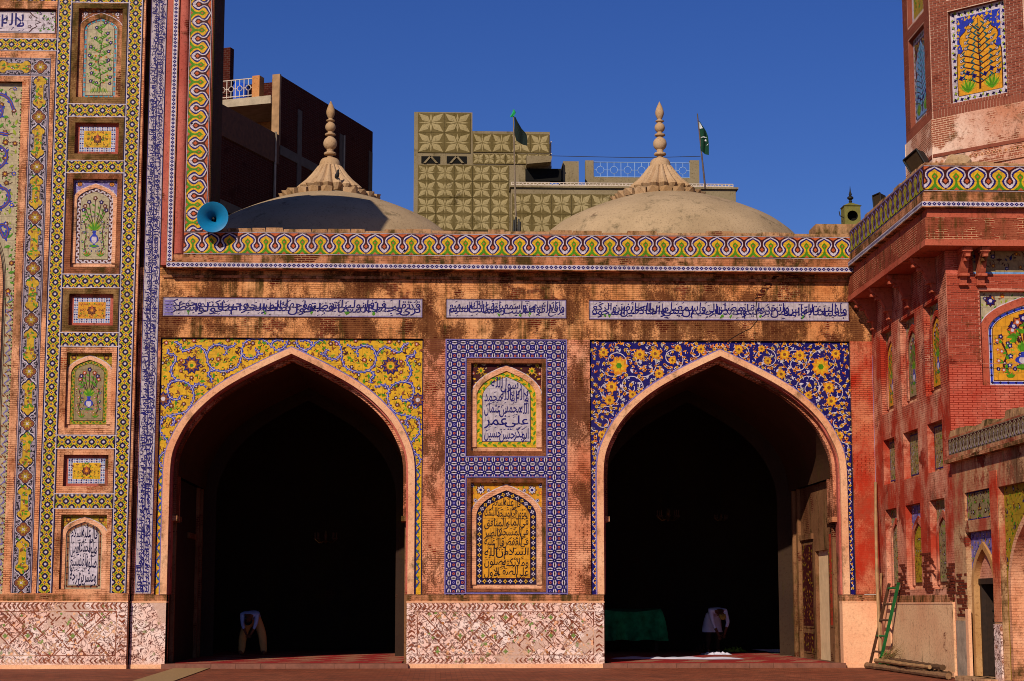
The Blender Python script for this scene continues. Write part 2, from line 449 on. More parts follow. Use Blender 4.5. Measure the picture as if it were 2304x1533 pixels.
M_FAC = wall_mat('facade_plaster', '#e6aa86', '#c26e4c', '#7a2414', '#b88660', 0.40, 0.36, soot_z=(2.0, 9.2, 0.3), line=0.95, blot=0.9)
M_FACU = wall_mat('facade_plaster_upper', '#e2a872', '#cc8650', '#6a1e10', '#a8835c', 0.48, 0.62, streak=(3.0, 3.0, 0.15), line=0.5, soot_col='#0d0a05', blot=0.85)
M_TRIM = wall_mat('trim_plaster', '#e6b492', '#da9c74', '#7a3018', '#c09060', 0.15, 0.42, streak=(1.2, 1.2, 0.8), line=0.15)
M_LEDGE = wall_mat('ledge_plaster', '#cf9670', '#b0704a', '#5a2418', '#9a7450', 0.4, 0.74, streak=(2.5, 2.5, 0.5), line=0.2)
M_FRAME = wall_mat('dark_frame', '#9c6446', '#7c4830', '#54241a', '#8c6a4a', 0.3, 0.62, streak=(1.5, 1.5, .8), line=0.5, blot=.5, soot_col='#1c1006')
M_FRAMEO = wall_mat('olive_frame', '#9a784c', '#6e5230', '#4a2c18', '#8c6a4a', 0.25, 0.74, streak=(1.5, 1.5, .8), line=0.4, blot=.5, soot_col='#1a1606')
M_PORT = wall_mat('portal_plaster', '#e2ab84', '#d49064', '#9c4428', '#c8986a', 0.30, 0.66, streak=(2.0, 2.0, 0.35), line=0.8, soot_z=(5.0, 13.5, 0.35), soot_col='#161006', blot=0.45)
M_FLANK = wall_mat('flank_dark_brown', '#4a2c1c', '#382016', '#3a1a10', '#5a4030', 0.4, 0.7, line=0.2, soot_col='#0c0806')  # near-black brown, much darker than the portal plaster
M_REDM = wall_mat('red_moulding', '#b8685a', '#a04c40', '#6a241a', '#8a5a48', 0.3, 0.35, streak=(2, 2, .3), line=0.1)
M_WING = wall_mat('wing_brick', '#dca488', '#cc8468', '#6e261a', '#b88470', 0.42, 0.18, line=1.0, upz=5.9, blot=0.45, wash=('#88180c', 3.0, 0.0, '#b04630'))
M_REDW = wall_mat('red_washed_brick', '#dc9c78', '#d08860', '#8c2c1a', '#b06a50', 0.3, 0.12, line=0.7, upz=4.5, blot=0.5, wash=('#961e0c', 2.5, 0.35, '#b43c26'))
M_WINGF = wall_mat('wing_brick_front', '#d88c74', '#c86a58', '#7a2418', '#c88c70', 0.5, 0.1, line=0.9, wash=('#9c2818', -1.0, 0.1, '#c46a54'), blot=0.35)
M_CORN = wall_mat('wing_cornice_brick', '#9a5a40', '#7c3a2a', '#8a2c1c', '#c0906c', 0.62, 0.45, streak=(5, 5, .3), line=0.6)
M_CSTONE = wall_mat('wing_cornice_stone', '#b8644c', '#a04a36', '#7a2418', '#a07058', 0.25, 0.3, line=0.05)
M_DOORR = wall_mat('ochre_rim', '#bc9060', '#a0703c', '#8a4a20', '#a07040', 0.15, 0.2, line=0.0)
M_GAL = wall_mat('gallery_plaster', '#ccaa80', '#b48c68', '#7c2c1e', '#a8886a', 0.33, 0.42, streak=(2.5, 2.5, 0.3), line=0.22, upz=9.0, blot=.5, wash=('#8c3424', 2.9, 0.0, '#a8503c'))
M_DADOP = wall_mat('dado_plain', '#eab990', '#e0a27c', '#a05038', '#c8a078', 0.1, 0.05, line=0.04, grit=.3)
M_MIN = wall_mat('minaret_brick_bed', '#d4b8a4', '#c8a894', '#8a4a38', '#d8b8a0', 0.2, 0.1, line=0.2)
M_MINP = wall_mat('minaret_plaster', '#e6ccb8', '#b87c60', '#96543e', '#c8a488', 0.55, 0.26, streak=(1, 1, 3), line=0.0, blot=.35)
M_DOME = wall_mat('dome_plaster', '#b09878', '#9c8668', '#8c705a', '#8c705a', 0.15, 0.3, streak=(1.3, 1.3, 0.8), line=0.0, soot_col='#5a5248')
M_FIN = wall_mat('finial_stone', '#b89c7c', '#a4845e', '#8a5a3c', '#8c6a4a', 0.1, 0.12, streak=(2, 2, 1), line=0.0)
M_COPE = wall_mat('coping_plaster', '#b48c68', '#98704c', '#6a3a26', '#8c6a4a', 0.3, 0.55, streak=(3, 3, 1), line=0.0)
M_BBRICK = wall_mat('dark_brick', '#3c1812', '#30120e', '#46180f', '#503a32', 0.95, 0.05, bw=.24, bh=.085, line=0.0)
M_RIM = wall_mat('rim_plaster', '#e2b48e', '#d0906a', '#7a3018', '#c09060', 0.12, 0.36, streak=(1.2, 1.2, 0.8), line=0.0, grit=.4)
M_CONC = wall_mat('concrete', '#8c7e64', '#7c6e54', '#6a5c40', '#6a5c40', 0.1, 0.3, streak=(1.5, 1.5, .5), line=0.0, soot_col='#3a3220')
M_ROOF = plain('roof_lime', '#a08060', 0.9, 0.3)
M_BARE = wall_mat('bare_brick', '#6e3020', '#5a261a', '#4a1c12', '#4a1c12', 0.3, 0.2, line=0.0)
M_BRICK = wall_mat('brick_piece', '#8e3a2a', '#a04a36', '#7a2c20', '#7a2c20', 0.3, 0.12, line=0.0)
M_BRICK2 = wall_mat('brick_piece_pale', '#784032', '#884c3a', '#74382a', '#74382a', 0.3, 0.08, line=0.0)
M_WOODD = plain('dark_wood', '#2c1c12', 0.7, 0.4, 12)

def dado_mat(name, ground, motif, seed):
    """faded wall painting: knotted brown tendrils on pale ground, scuffed away in patches"""
    t = NT(name, 0.85, 0.06)
    v = t.wallvec()
    n = t.n.new('ShaderNodeTexNoise'); n.inputs['Scale'].default_value = 4.6; n.inputs['Detail'].default_value = 4; n.inputs['Distortion'].default_value = 2.2
    t.l.new(t.scale((1, 1, 1), v), n.inputs['Vector'])
    a = t.ramp(t.math('ABSOLUTE', t.math('SUBTRACT', n.outputs['Fac'], 0.5)), 0.008, 0.06, 1.0, 0.0)
    w1 = t.noise(1.5, 5, 0.6); w2 = t.noise(13, 4, 0.7); w3 = t.noise(0.8, 4, 0.55)
    g = t.mix(t.ramp(w1, 0.35, 0.65), lin(ground), lin('#dcae9c'))
    vx = t.voro(4.6, 'Distance', 'F1', v)
    blot = t.math('MULTIPLY', t.ramp(vx, 0.2, 0.36, 1.0, 0.0), t.ramp(w2, 0.40, 0.52))
    g = t.mix(t.math('MULTIPLY', a, t.ramp(w2, 0.28, 0.42, 0.0, 1.0)), g, lin(motif))
    g = t.mix(t.math('MULTIPLY', blot, 0.8), g, t.mix(t.ramp(t.noise(1.7, 2), .5, .54), lin('#8a4a24'), lin('#67763a')))
    pt = t.ramp(w3, 0.585, 0.61, 0.0, 0.9)
    g = t.mix(pt, g, t.mix(w2, lin('#b08a78'), lin('#cdb0a0')))
    g = t.mix(t.ramp(t.noise(38, 3), 0.62, 0.7, 0, .6), g, lin('#6a2c1c'))
    z = t.sep()[2]
    g = t.mix(t.ramp(t.math('ADD', z, t.math('MULTIPLY', w1, .3)), 0.2, 0.36, 0.75, 0.0), g, lin('#d8a890'))
    t.color(g); t.bump(w2, 0.3, 0.02)
    MATS[name] = t.m; return t.m
M_DADO = dado_mat('dado_painting', '#e6d2ca', '#4e1608', 1)
# ------------------------------------------------------------------ mosaic patterns
def scallop(pts, amp, per):
    """smooth the half-outline and nick it into little lobes"""
    sp = catmull(pts, 5); out = []; L = 0.0
    for i, p in enumerate(sp):
        if i: L += sqrt((p[0] - sp[i - 1][0]) ** 2 + (p[1] - sp[i - 1][1]) ** 2)
        k = 1.0 if i in (0, len(sp) - 1) else 1.0 + amp * (0.5 + 0.5 * cos(2 * pi * L / per))
        out.append((p[0] * k, p[1]))
    return out
_FR_N = scallop([(.5, .02), (.43, .09), (.36, .16), (.28, .26), (.235, .35), (.235, .42), (.28, .49), (.345, .57), (.38, .66), (.34, .76), (.23, .84), (.1, .9), (.0, .96)], .06, .09)
_FR_Y = scallop([(.49, .02), (.38, .08), (.28, .15), (.185, .25), (.14, .35), (.145, .42), (.21, .5), (.28, .57), (.3, .65), (.23, .74), (.1, .82), (.0, .89)], .08, .08)
_FR_G = scallop([(.32, .02), (.2, .1), (.11, .18), (.055, .28), (.045, .4), (.085, .48), (.135, .56), (.11, .63), (.04, .7), (.0, .75)], .12, .08)
_FR_M = catmull([(.0, .22), (.07, .27), (.15, .37), (.13, .46), (.075, .53), (.055, .62), (.075, .75), (.18, .9), (.40, 1.0)], 4)
_FR_D = [(.0, .28), (.06, .34), (.105, .39), (.06, .44), (.0, .5)]
_FR_W = scallop([(.5, .1), (.44, .17), (.37, .26), (.33, .35), (.33, .42), (.37, .49), (.425, .57), (.45, .66), (.41, .78), (.29, .88), (.13, .95), (.0, 1.0)], .05, .09)
def both(h, c, u0, s, v0, H): return [(u0 + (c + x) * s, v0 + y * H) for x, y in h] + [(u0 + (c - x) * s, v0 + y * H) for x, y in reversed(h)]
def frieze(art, u0, u1, v0, v1, n, swap=False, cols=None):
    """guilloche of upright and hanging buds between two white fillets; swap runs it up a vertical band"""
    W_, N_, Y_, G_, M_, D_ = cols or (T_WHITE, T_NAVY, T_YEL, T_GRN, T_MAR, T_TER)
    fr0 = art.fr
    if swap: art.fr = lambda a, b, nn=0.0: fr0(b, a, nn)
    b = (v1 - v0) * .035
    art.rect(u0, u1, v0, v1, 0, M_); art.rect(u0, u1, v0 + b * .4, v0 + b * 1.0, 1, W_); art.rect(u0, u1, v1 - b * 1.0, v1 - b * .4, 1, W_)
    a0, a1 = v0 + b * 1.4, v1 - b * 1.4; H = a1 - a0; p = (u1 - u0) / n
    art.clip = (u0, u1, v0, v1)
    art.rect(u0, u1, a0, a1, 1, M_)
    for i in range(n + 1):
        c = i
        art.poly([(u0 + c * p - p * .2, a0 + H * .2), (u0 + c * p, a0 + H * .1), (u0 + c * p + p * .2, a0 + H * .2), (u0 + c * p + p * .1, a0 + H * .3), (u0 + c * p - p * .1, a0 + H * .3)], 1.4, W_)
        art.poly(both(_FR_M, 0, u0 + c * p, p, a0, H), 1.6, M_)
        art.poly([(u0 + (c - .27) * p, a1), (u0 + (c + .27) * p, a1), (u0 + c * p, a1 - H * .15)], 2.2, D_)
        art.poly(both(_FR_D, 0, u0 + c * p, p, a0, H), 2.2, D_)
    for i in range(n):
        c = u0 + (i + .5) * p
        art.poly(both(_FR_W, 0, c, p, a0, H), 1.3, W_); art.poly(both(_FR_N, 0, c, p, a0, H), 2, N_)
        art.poly(both(_FR_Y, 0, c, p, a0, H), 2.8, Y_)
        art.poly(both(_FR_G, 0, c, p, a0, H), 3.6, G_)
        art.poly([(c - .13 * p, a0), (c + .13 * p, a0), (c, a0 + H * .12)], 4.4, D_)
        art.star(c, a0 + H * .57, .07 * p, .05 * p, 4, 4.4, D_)
    art.clip = None; art.fr = fr0
def diamonds(art, u0, u1, v0, v1, n, swap=False):
    fr0 = art.fr
    if swap: art.fr = lambda a, b, nn=0.0: fr0(b, a, nn)
    art.rect(u0, u1, v0, v1, 0, T_WHITE); p = (u1 - u0) / n; h = (v1 - v0); m = (v0 + v1) / 2
    for i in range(n):
        c = u0 + (i + .5) * p
        art.poly([(c - p * .46, m), (c, m - h * .4), (c + p * .46, m), (c, m + h * .4)], 1, T_NAVY)
        art.disc(c, m, p * .12, 2, T_WHITE, 4)
    art.fr = fr0
def lattice_yg(art, u0, u1, v0, v1, step=.15, ou=None, ov=None):
    """yellow-green knots round white octagons on dark blue"""
    art.clip = (u0, u1, v0, v1); art.rect(u0, u1, v0, v1, 0, T_INK)
    ou = (u0 + u1) / 2 if ou is None else ou; ov = (v0 + v1) / 2 if ov is None else ov
    i0 = int((u0 - ou) / step) - 1; i1 = int((u1 - ou) / step) + 1; j0 = int((v0 - ov) / step) - 1; j1 = int((v1 - ov) / step) + 1
    for i in range(i0, i1 + 1):
        for j in range(j0, j1 + 1):
            u, v = ou + i * step, ov + j * step
            if u < u0 - step or u > u1 + step or v < v0 - step or v > v1 + step: continue
            d = 1 if (i + j) % 2 == 0 else -1                 # knot in the cell, lying across the line between two octagons
            cu, cv = u + step / 2, v + step / 2; a = -pi / 4 * d; c, s_ = cos(a), sin(a)
            L = step * .46; w = step * .27
            bone = [(-L * 1.05, -w), (-L * .45, -w * .95), (0, -w * .6), (L * .45, -w * .95), (L * 1.05, -w), (L * 1.2, 0), (L * 1.05, w), (L * .45, w * .95), (0, w * .6), (-L * .45, w * .95), (-L * 1.05, w), (-L * 1.2, 0)]
            art.poly([(cu + x * c - y * s_, cv + x * s_ + y * c) for x, y in bone], 1, T_YEL)
            art.poly([(cu + x * .54 * c - y * .46 * s_, cv + x * .54 * s_ + y * .46 * c) for x, y in bone], 2, T_GRN if (i * 7 + j * 3) % 5 else T_OLI)
            if d == 1: art.disc(u, v, step * .23, 1.5, T_WHITE, 8, pi / 8)
            else: art.disc(u, v, step * .1, 1.5, T_WHITE, 4)
    art.clip = None
def lattice_blue(art, u0, u1, v0, v1, p=.225, ou=0.0, ov=0.0):
    art.clip = (u0, u1, v0, v1); art.rect(u0, u1, v0, v1, 0, T_NAVY)
    i0 = int((u0 - ou) / p) - 2; i1 = int((u1 - ou) / p) + 2; j0 = int((v0 - ov) / p) - 2; j1 = int((v1 - ov) / p) + 2
    for i in range(i0, i1):
        for j in range(j0, j1):
            u, v = ou + i * p, ov + j * p
            if u + p < u0 or u - p > u1 or v + p < v0 or v - p > v1: continue
            art.disc(u, v, p * .15, 1, T_LIL if (i * 5 + j) % 9 == 0 else T_TER, 8); art.disc(u, v, p * .07, 2, T_NAVY, 5)
            for a, b, vert in ((u + p / 2, v, True), (u, v + p / 2, False)):
                rx, ry = (p * .21, p * .34) if vert else (p * .34, p * .21)
                art.disc(a, b, rx, 1, T_WHITE, 10, 0, ry)
                art.disc(a, b, rx * (.42 if vert else .6), 2, T_BLK, 6, 0, ry * (.6 if vert else .42))
                for e in (-1, 1):
                    if vert: art.rect(a - rx * .22, a + rx * .22, b + e * ry * .75 - ry * .3, b + e * ry * .75 + ry * .3, 2, T_INK)
                    else: art.rect(a + e * rx * .75 - rx * .3, a + e * rx * .75 + rx * .3, b - ry * .22, b + ry * .22, 2, T_INK)
            art.disc(u + p / 2, v + p / 2, p * .055, 1, T_WHITE, 4)
    art.clip = None
def cartouches(art, u0, u1, v0, v1, n, swap=False, seed=3, off=0.0):
    """white band with dark tendrils; long yellow medallions and brown four-lobed ones in turn, along u"""
    rng = random.Random(seed); fr0 = art.fr
    if swap: art.fr = lambda a, b, nn=0.0: fr0(b, a, nn)
    art.clip = (u0, u1, v0, v1)
    art.rect(u0, u1, v0, v1, 0, T_DIM); h = v1 - v0; m = (v0 + v1) / 2; p = (u1 - u0) / n
    for e in (v0 + h * .05, v1 - h * .08): art.rect(u0, u1, e, e + h * .035, 1, T_INK)
    for i in range(int((u1 - u0) / .06)):
        u = u0 + (i + .5) * .06
        for e in (-1, 1):
            for q in range(2):
                art.star(u + rng.uniform(-.02, .02), m + e * h * rng.uniform(.16, .39), .046, .016, 3, 1, T_BLK, rng.uniform(0, 3))
    for i in (range(-1, n + 1) if n > 1 else [-1]):
        c = u0 + (i + .5 + off) * p; L = p * .335; r = h * .36; w = h * .2
        def cart(k):
            q = []
            for e in (1, -1):
                half = [(L * .0, w), (L * .42, w), (L * .5, w * 1.25), (L * .56, r * .95), (L * .72, r * 1.0), (L * .86, r * .72), (L * .9, r * .45), (L * 1.03, r * .22), (L * 1.08, 0)]
                full = half + [(x, -y) for x, y in reversed(half[:-1])]
                q += [(e * x, e * y) for x, y in full]
            return [(c + x * k, m + y * k) for x, y in q]
        if n > 1: art.poly(cart(1.1), 2, T_WHITE); art.poly(cart(1.03), 2.6, T_INK); art.poly(cart(.93), 3.2, T_GOLD)
        for k in range(24 if n > 1 else 0):
            x = rng.uniform(-.9, .9); y = rng.uniform(-.55, .55) * (1.2 if abs(x) > .5 else .6)
            if k % 4 == 0: art.flower(c + x * L, m + y * r, .035, 4.2, T_BRN, T_WHITE, 5, rng.random())
            else: art.leaf(c + x * L, m + y * r, rng.uniform(0, 6.3), .11, .05, 3.9, T_GRN if k % 2 else T_BRN)
        q = c + p / 2 if n > 1 else (u0 + u1) / 2; R_ = h * .35
        def quat(k): return [(q + R_ * k * (.78 + .26 * abs(cos(2 * a))) * cos(a), m + R_ * k * (.78 + .26 * abs(cos(2 * a))) * sin(a)) for a in [2 * pi * t / 24 for t in range(24)]]
        art.poly(quat(1.16), 2, T_WHITE); art.poly(quat(1.06), 2.6, T_INK); art.poly(quat(.95), 3.2, T_BRN)
        for k in range(8): art.leaf(q, m, pi / 8 + k * pi / 4, R_ * .75, .05, 3.8, T_OCH)
        art.star(q, m, .06, .02, 4, 4.6, T_WHITE, pi / 4)
    art.clip = None; art.fr = fr0

def poisson(rng, u0, u1, v0, v1, r, inside, tries=14):
    cell = {}; pts = []; n = int((u1 - u0) * (v1 - v0) / (r * r) * tries)
    for _ in range(n):
        u, v = rng.uniform(u0, u1), rng.uniform(v0, v1)
        if not inside(u, v): continue
        k = (int(u / r), int(v / r)); ok = True
        for a in (-1, 0, 1):
            for b in (-1, 0, 1):
                for x, y in cell.get((k[0] + a, k[1] + b), ()):
                    if (x - u) ** 2 + (y - v) ** 2 < r * r: ok = False
        if ok: cell.setdefault(k, []).append((u, v)); pts.append((u, v))
    return pts
def scatter(art, u0, u1, v0, v1, inside, r, seed, leafs, flowers, vine=None, lay=2, mirror=None, size=1.0):
    """small flowers and leaves with thin stems, mirrored about an axis where the panel is symmetrical"""
    rng = random.Random(seed)
    for u, v in poisson(rng, u0, u1, v0, v1, r, inside):
        a = rng.uniform(0, 2 * pi); t = rng.random(); ms = rng.choice(flowers); ml = rng.choice(leafs); q = rng.uniform(.8, 1.2) * size
        for sg in ((1, -1) if mirror is not None else (1,)):
            uu = u if sg == 1 else 2 * mirror - u; aa = a if sg == 1 else pi - a
            if vine:
                pts = [(uu + r * .75 * k * cos(aa + .9 * k * sg), v + r * .75 * k * sin(aa + .9 * k * sg)) for k in (0, .35, .7, 1.05)]
                art.stroke(pts, .016 * size, lay - .4, vine)
            if t < .45: art.flower(uu, v, r * .36 * q, lay + .4, ms[0], ms[1], rng.choice((5, 6, 8)), aa, ms[2] if len(ms) > 2 else None)
            else: art.leaf(uu, v, aa, r * .8 * q, r * .36 * q, lay, ml)
            art.leaf(uu + r * .45 * cos(aa + 2), v + r * .45 * sin(aa + 2), aa + .8, r * .42, r * .2, lay + .2, ml)
def spiral(cu, cv, r0, r1, a0, turns, n=22):
    return [(cu + (r0 + (r1 - r0) * i / n) * cos(a0 + turns * 2 * pi * i / n), cv + (r0 + (r1 - r0) * i / n) * sin(a0 + turns * 2 * pi * i / n)) for i in range(n + 1)]
def vine2(art, pts, w, lay, dark, pale, thorn=True, n=6):
    sp = catmull(pts, n); art.stroke(sp, w, lay, dark, w * .7); art.stroke(sp, w * .3, lay + .7, pale, w * .2)
    if thorn:
        for i in range(2, len(sp) - 1, 2):
            a = atan2(sp[i][1] - sp[i - 1][1], sp[i][0] - sp[i - 1][0]) + (1.0 if i % 4 else -1.0)
            art.leaf(sp[i][0], sp[i][1], a, w * 1.3, w * .7, lay - .2, dark)
def border_arch(art, c, a, zs, rise, z0, w, lay, mat, n0=0.0):
    """flat band that follows a pointed arch and its jambs, inside the opening a"""
    o = arch(c, a, zs, rise); i = arch(c, a - w, zs, rise - w * 1.05)
    o = [(c + a, z0)] + o + [(c - a, z0)]; i = [(c + a - w, z0)] + i + [(c - a + w, z0)]
    for k in range(len(o) - 1): art.poly([o[k], o[k + 1], i[k + 1], i[k]], lay, mat)
def bouquet(art, c, v0, v1, half, rng, ground_tufts=True, vase=True, fl=(T_BRN, T_NAVY), lay=2.0, stem=T_MAR, leafm=T_GRN):
    """vase of flowers between two slender plants, symmetrical about c"""
    H = v1 - v0
    scatter(art, c - half * .92, c, v0 + H * .12, v0 + H * .66, lambda u, v: abs(u - c) > half * .12, half * .21, 3, [leafm, stem, T_OLI, fl[1]], [(fl[0], T_WHITE, T_MAR), (fl[1], T_WHITE)], stem, lay - .6, c)
    if vase:
        vb = v0 + H * .16; vh = H * .3
        prof = [(.10, 0), (.34, .06), (.4, .1), (.1, .16), (.09, .22), (.3, .34), (.34, .46), (.28, .58), (.13, .7), (.12, .8), (.22, 1.0)]
        half_ = [(half * .95 * x, vb + vh * y) for x, y in catmull(prof, 3)]
        art.poly([(c + x, y) for x, y in half_] + [(c - x, y) for x, y in reversed(half_)], lay, T_BLUE)
        art.poly([(c + x * .6, y) for x, y in half_[12:22]] + [(c - x * .6, y) for x, y in reversed(half_[12:22])], lay + .8, T_WHITE)
        art.leaf(c - half * .32, vb + vh * .08, .0, half * .64, half * .2, lay + 1.6, leafm)
        top = vb + vh
    else: top = v0 + H * .08
    for k in range(-4, 5):                                      # tuft of blades
        a = pi / 2 + k * .27; art.leaf(c, top - H * .03, a, H * .18 * (1 - .05 * abs(k)), half * .17, lay + 1.0 + .1 * (k % 2), leafm if k % 2 else T_OLI)
    for k in range(-3, 4):                                      # stems
        a = pi / 2 + k * .30; L = (v1 - top) * (.92 - .12 * abs(k))
        p = [(c, top), (c + L * .45 * cos(a), top + L * .5), (c + L * .62 * cos(a) * 1.2, top + L * .98)]
        sp = catmull(p, 5); art.stroke(sp, half * .06, lay, stem)
        art.flower(sp[-1][0], sp[-1][1], half * .17, lay + .8, fl[k % 2], T_WHITE, 5, k, T_MAR)
        for q in (5, 7): art.leaf(sp[q][0], sp[q][1], a + .9 * (1 if q % 2 else -1), half * .3, half * .15, lay + .5, leafm)
    for sg in (-1, 1):                                          # side plants
        x = c + sg * half * .72
        sp = catmull([(c + sg * half * .45, v0 + H * .04), (x, v0 + H * .2), (x - sg * half * .12, v0 + H * .38), (x + sg * half * .05, v0 + H * .58)], 5)
        art.stroke(sp, half * .065, lay, stem)
        for q in range(2, len(sp), 2):
            art.leaf(sp[q][0], sp[q][1], pi / 2 + (.9 if q % 4 else -.9), half * .32, half * .15, lay + .5, leafm)
            art.flower(sp[q][0] + half * .17 * (1 if q % 4 == 0 else -1), sp[q][1] + half * .1, half * .11, lay + .8, fl[q // 2 % 2], T_WHITE, 5, q)
        if ground_tufts:
            for k in range(-3, 4): art.leaf(c + sg * half * .5, v0 + H * .02, pi / 2 + k * .32, H * .09, half * .09, lay + 1.0 + .1 * (k % 2), leafm if k % 2 else T_TER)
def flower_tree(art, c, v0, v1, half, rng, lay=2.0, stem=T_MAR, leafm=T_GRN, fl=T_NAVY, wig=0.1):
    H = v1 - v0
    scatter(art, c - half, c + half, v0 + H * .12, v0 + H * .8, lambda u, v: True, .11, 5, [leafm, leafm, T_OLI], [(fl, T_WHITE, T_MAR), (T_ORA, T_MAR)], stem, lay - .6)
    sp = catmull([(c, v0), (c + half * wig, v0 + H * .2), (c - half * wig, v0 + H * .45), (c + half * wig, v0 + H * .7), (c, v0 + H * .97)], 8)
    art.stroke(sp, half * .1, lay, stem, half * .03)
    for i in range(4, len(sp) - 1, 2):
        t = i / len(sp); sg = 1 if (i // 2) % 2 else -1; L = half * (.95 if t < .7 else .7 * (1.25 - t) / .55)
        x, y = sp[i]; b = catmull([(x, y), (x + sg * L * .5, y + H * .035), (x + sg * L * .9, y + H * .085)], 4)
        art.stroke(b, half * .07, lay, stem)
        for q in range(1, len(b)):
            art.leaf(b[q][0], b[q][1], pi / 2 * (1 + .6 * (1 if q % 2 else -1)), half * .3, half * .16, lay + .6, leafm)
        art.flower(b[-1][0], b[-1][1], half * .17, lay + 1.0, fl, T_WHITE, 5, i, T_MAR)
    for k in range(9):
        art.leaf(c + half * (k - 4) * .2, v0, pi / 2 + (k - 4) * .12, H * .09, half * .12, lay + .8, leafm if k % 2 else T_OLI)
    art.flower(sp[-1][0], sp[-1][1], half * .1, lay + 1, fl, T_WHITE)
# ------------------------------------------------------------------ builders shared by the walls
def ring(art, o, i, n0, n1, mat):
    """solid band between two open curves, from depth n0 out to n1"""
    m = len(o)
    for k in range(m - 1):
        art.face([art.fr(*o[k], n1), art.fr(*o[k + 1], n1), art.fr(*i[k + 1], n1), art.fr(*i[k], n1)], mat)
        art.face([art.fr(*o[k], n0), art.fr(*o[k + 1], n0), art.fr(*o[k + 1], n1), art.fr(*o[k], n1)], mat)
        art.face([art.fr(*i[k], n1), art.fr(*i[k + 1], n1), art.fr(*i[k + 1], n0), art.fr(*i[k], n0)], mat)
    for k in (0, m - 1): art.face([art.fr(*o[k], n0), art.fr(*o[k], n1), art.fr(*i[k], n1), art.fr(*i[k], n0)], mat)
def jambed(c, a, zs, rise, z0): return [(c + a, z0)] + arch(c, a, zs, rise) + [(c - a, z0)]
def spandrel_loop(u0, u1, z0, z1, c, a, zs, rise):
    return [(u0, z0), (c - a, z0)] + arch(c, a, zs, rise)[::-1] + [(c + a, z0), (u1, z0), (u1, z1), (u0, z1)]
def niche(parent, fr, u0, u1, v0, v1, depth, cfg, seed=1, name='tile_panel', label=None):
    """recessed panel: tiled spandrels, plaster arch rim, patterned border, field"""
    rng = random.Random(seed); W = u1 - u0; c = (u0 + u1) / 2
    p = Art(fr, -depth + .002)
    sill = cfg.get('sill', .0)
    z0 = v0 + sill; rw = cfg.get('rim', .11) * W; a = W / 2 * cfg.get('fillw', .99); rise = a * cfg.get('rise', .92)
    top = v1 - cfg.get('top', .05) * W; zs = top - rise
    p.rect(u0, u1, v0, v1, 0, M_TRIM)
    g, fl, lf = cfg['sp']
    p.rect(u0 + .01, u1 - .01, zs - .1, v1 - .01, 1, g)
    ins = lambda u, v: (arch_top(u, c, a, zs, rise) or -9) < v
    scatter(p, u0 + .03, c, zs, v1 - .03, ins, W * .085, seed, lf, fl, None, 2, c, 1.0)
    for sg in (-1, 1): p.flower(c + sg * W * .36, v1 - W * .1, W * .06, 2.8, fl[0][0], fl[0][1], 8, 0, T_MAR)
    rm = Art(fr); ring(rm, jambed(c, a, zs, rise, z0), jambed(c, a - rw, zs, rise - rw, z0), -depth, -depth + cfg.get('rimh', .045), cfg.get('rimmat', M_TRIM))
    p.stroke([(c + (a + .012), z0)] + arch(c, a + .012, zs, rise + .012) + [(c - a - .012, z0)], .022, 3.2, T_WHITE)
    ai = a - rw; ri = rise - rw; bw = cfg.get('bw', .1) * W
    fld = [(c - ai, z0), (c + ai, z0)] + arch(c, ai, zs, ri)
    bm, bf = cfg['bord']
    p.poly(fld, 3.4, bm)
    # border pieces along the arch
    mid = jambed(c, ai - bw / 2, zs, ri - bw / 2, z0 + bw / 2)
    mid = mid + [(c - ai + bw / 2, z0 + bw / 2), (c + ai - bw / 2, z0 + bw / 2)]
    L = 0.0; nxt = bw * .3; k = 0
    for i in range(len(mid) - 1):
        (x0, y0), (x1, y1) = mid[i], mid[i + 1]; d = sqrt((x1 - x0) ** 2 + (y1 - y0) ** 2)
        while d > 1e-6 and nxt <= L + d:
            t = (nxt - L) / d; x, y = x0 + (x1 - x0) * t, y0 + (y1 - y0) * t; an = atan2(y1 - y0, x1 - x0)
            bf(p, x, y, an, bw, k); k += 1; nxt += bw * cfg.get('bstep', .8)
        L += d
    af = ai - bw; rf = ri - bw; zf = z0 + bw
    field = [(c - af, zf), (c + af, zf)] + arch(c, af, zs, rf)
    field2 = [(c - af - .015, zf - .015), (c + af + .015, zf - .015)] + arch(c, af + .015, zs, rf + .015)
    p.poly(field2, 5.0, T_MAR); p.poly(field, 5.8, cfg['field'])
    cfg['draw'](p, c, zf, zs + rf, af, rng, zs)
    o = p.build(name, parent)
    if label: o['label'] = label
    rm.build('arch_rim', o)
    return o
def bf_leaf(m1, m2):
    def f(p, x, y, an, bw, k):
        p.leaf(x - cos(an) * bw * .4, y - sin(an) * bw * .4, an + (.5 if k % 2 else -.5), bw * .9, bw * .4, 4.2, m1)
        p.disc(x, y + 0, bw * .14, 4.6, m2, 5)
    return f
def bf_bead(m1, m2):
    def f(p, x, y, an, bw, k):
        if k % 2: p.stroke([(x - cos(an) * bw * .7, y - sin(an) * bw * .7), (x + cos(an) * bw * .7, y + sin(an) * bw * .7)], bw * .42, 4.2, m1)
        else: p.disc(x, y, bw * .3, 4.5, m2, 4)
    return f
def bf_flower(m1, m2):
    def f(p, x, y, an, bw, k):
        p.flower(x, y, bw * .36, 4.2, m1 if k % 2 else m2, T_MAR, 4, an)
    return f
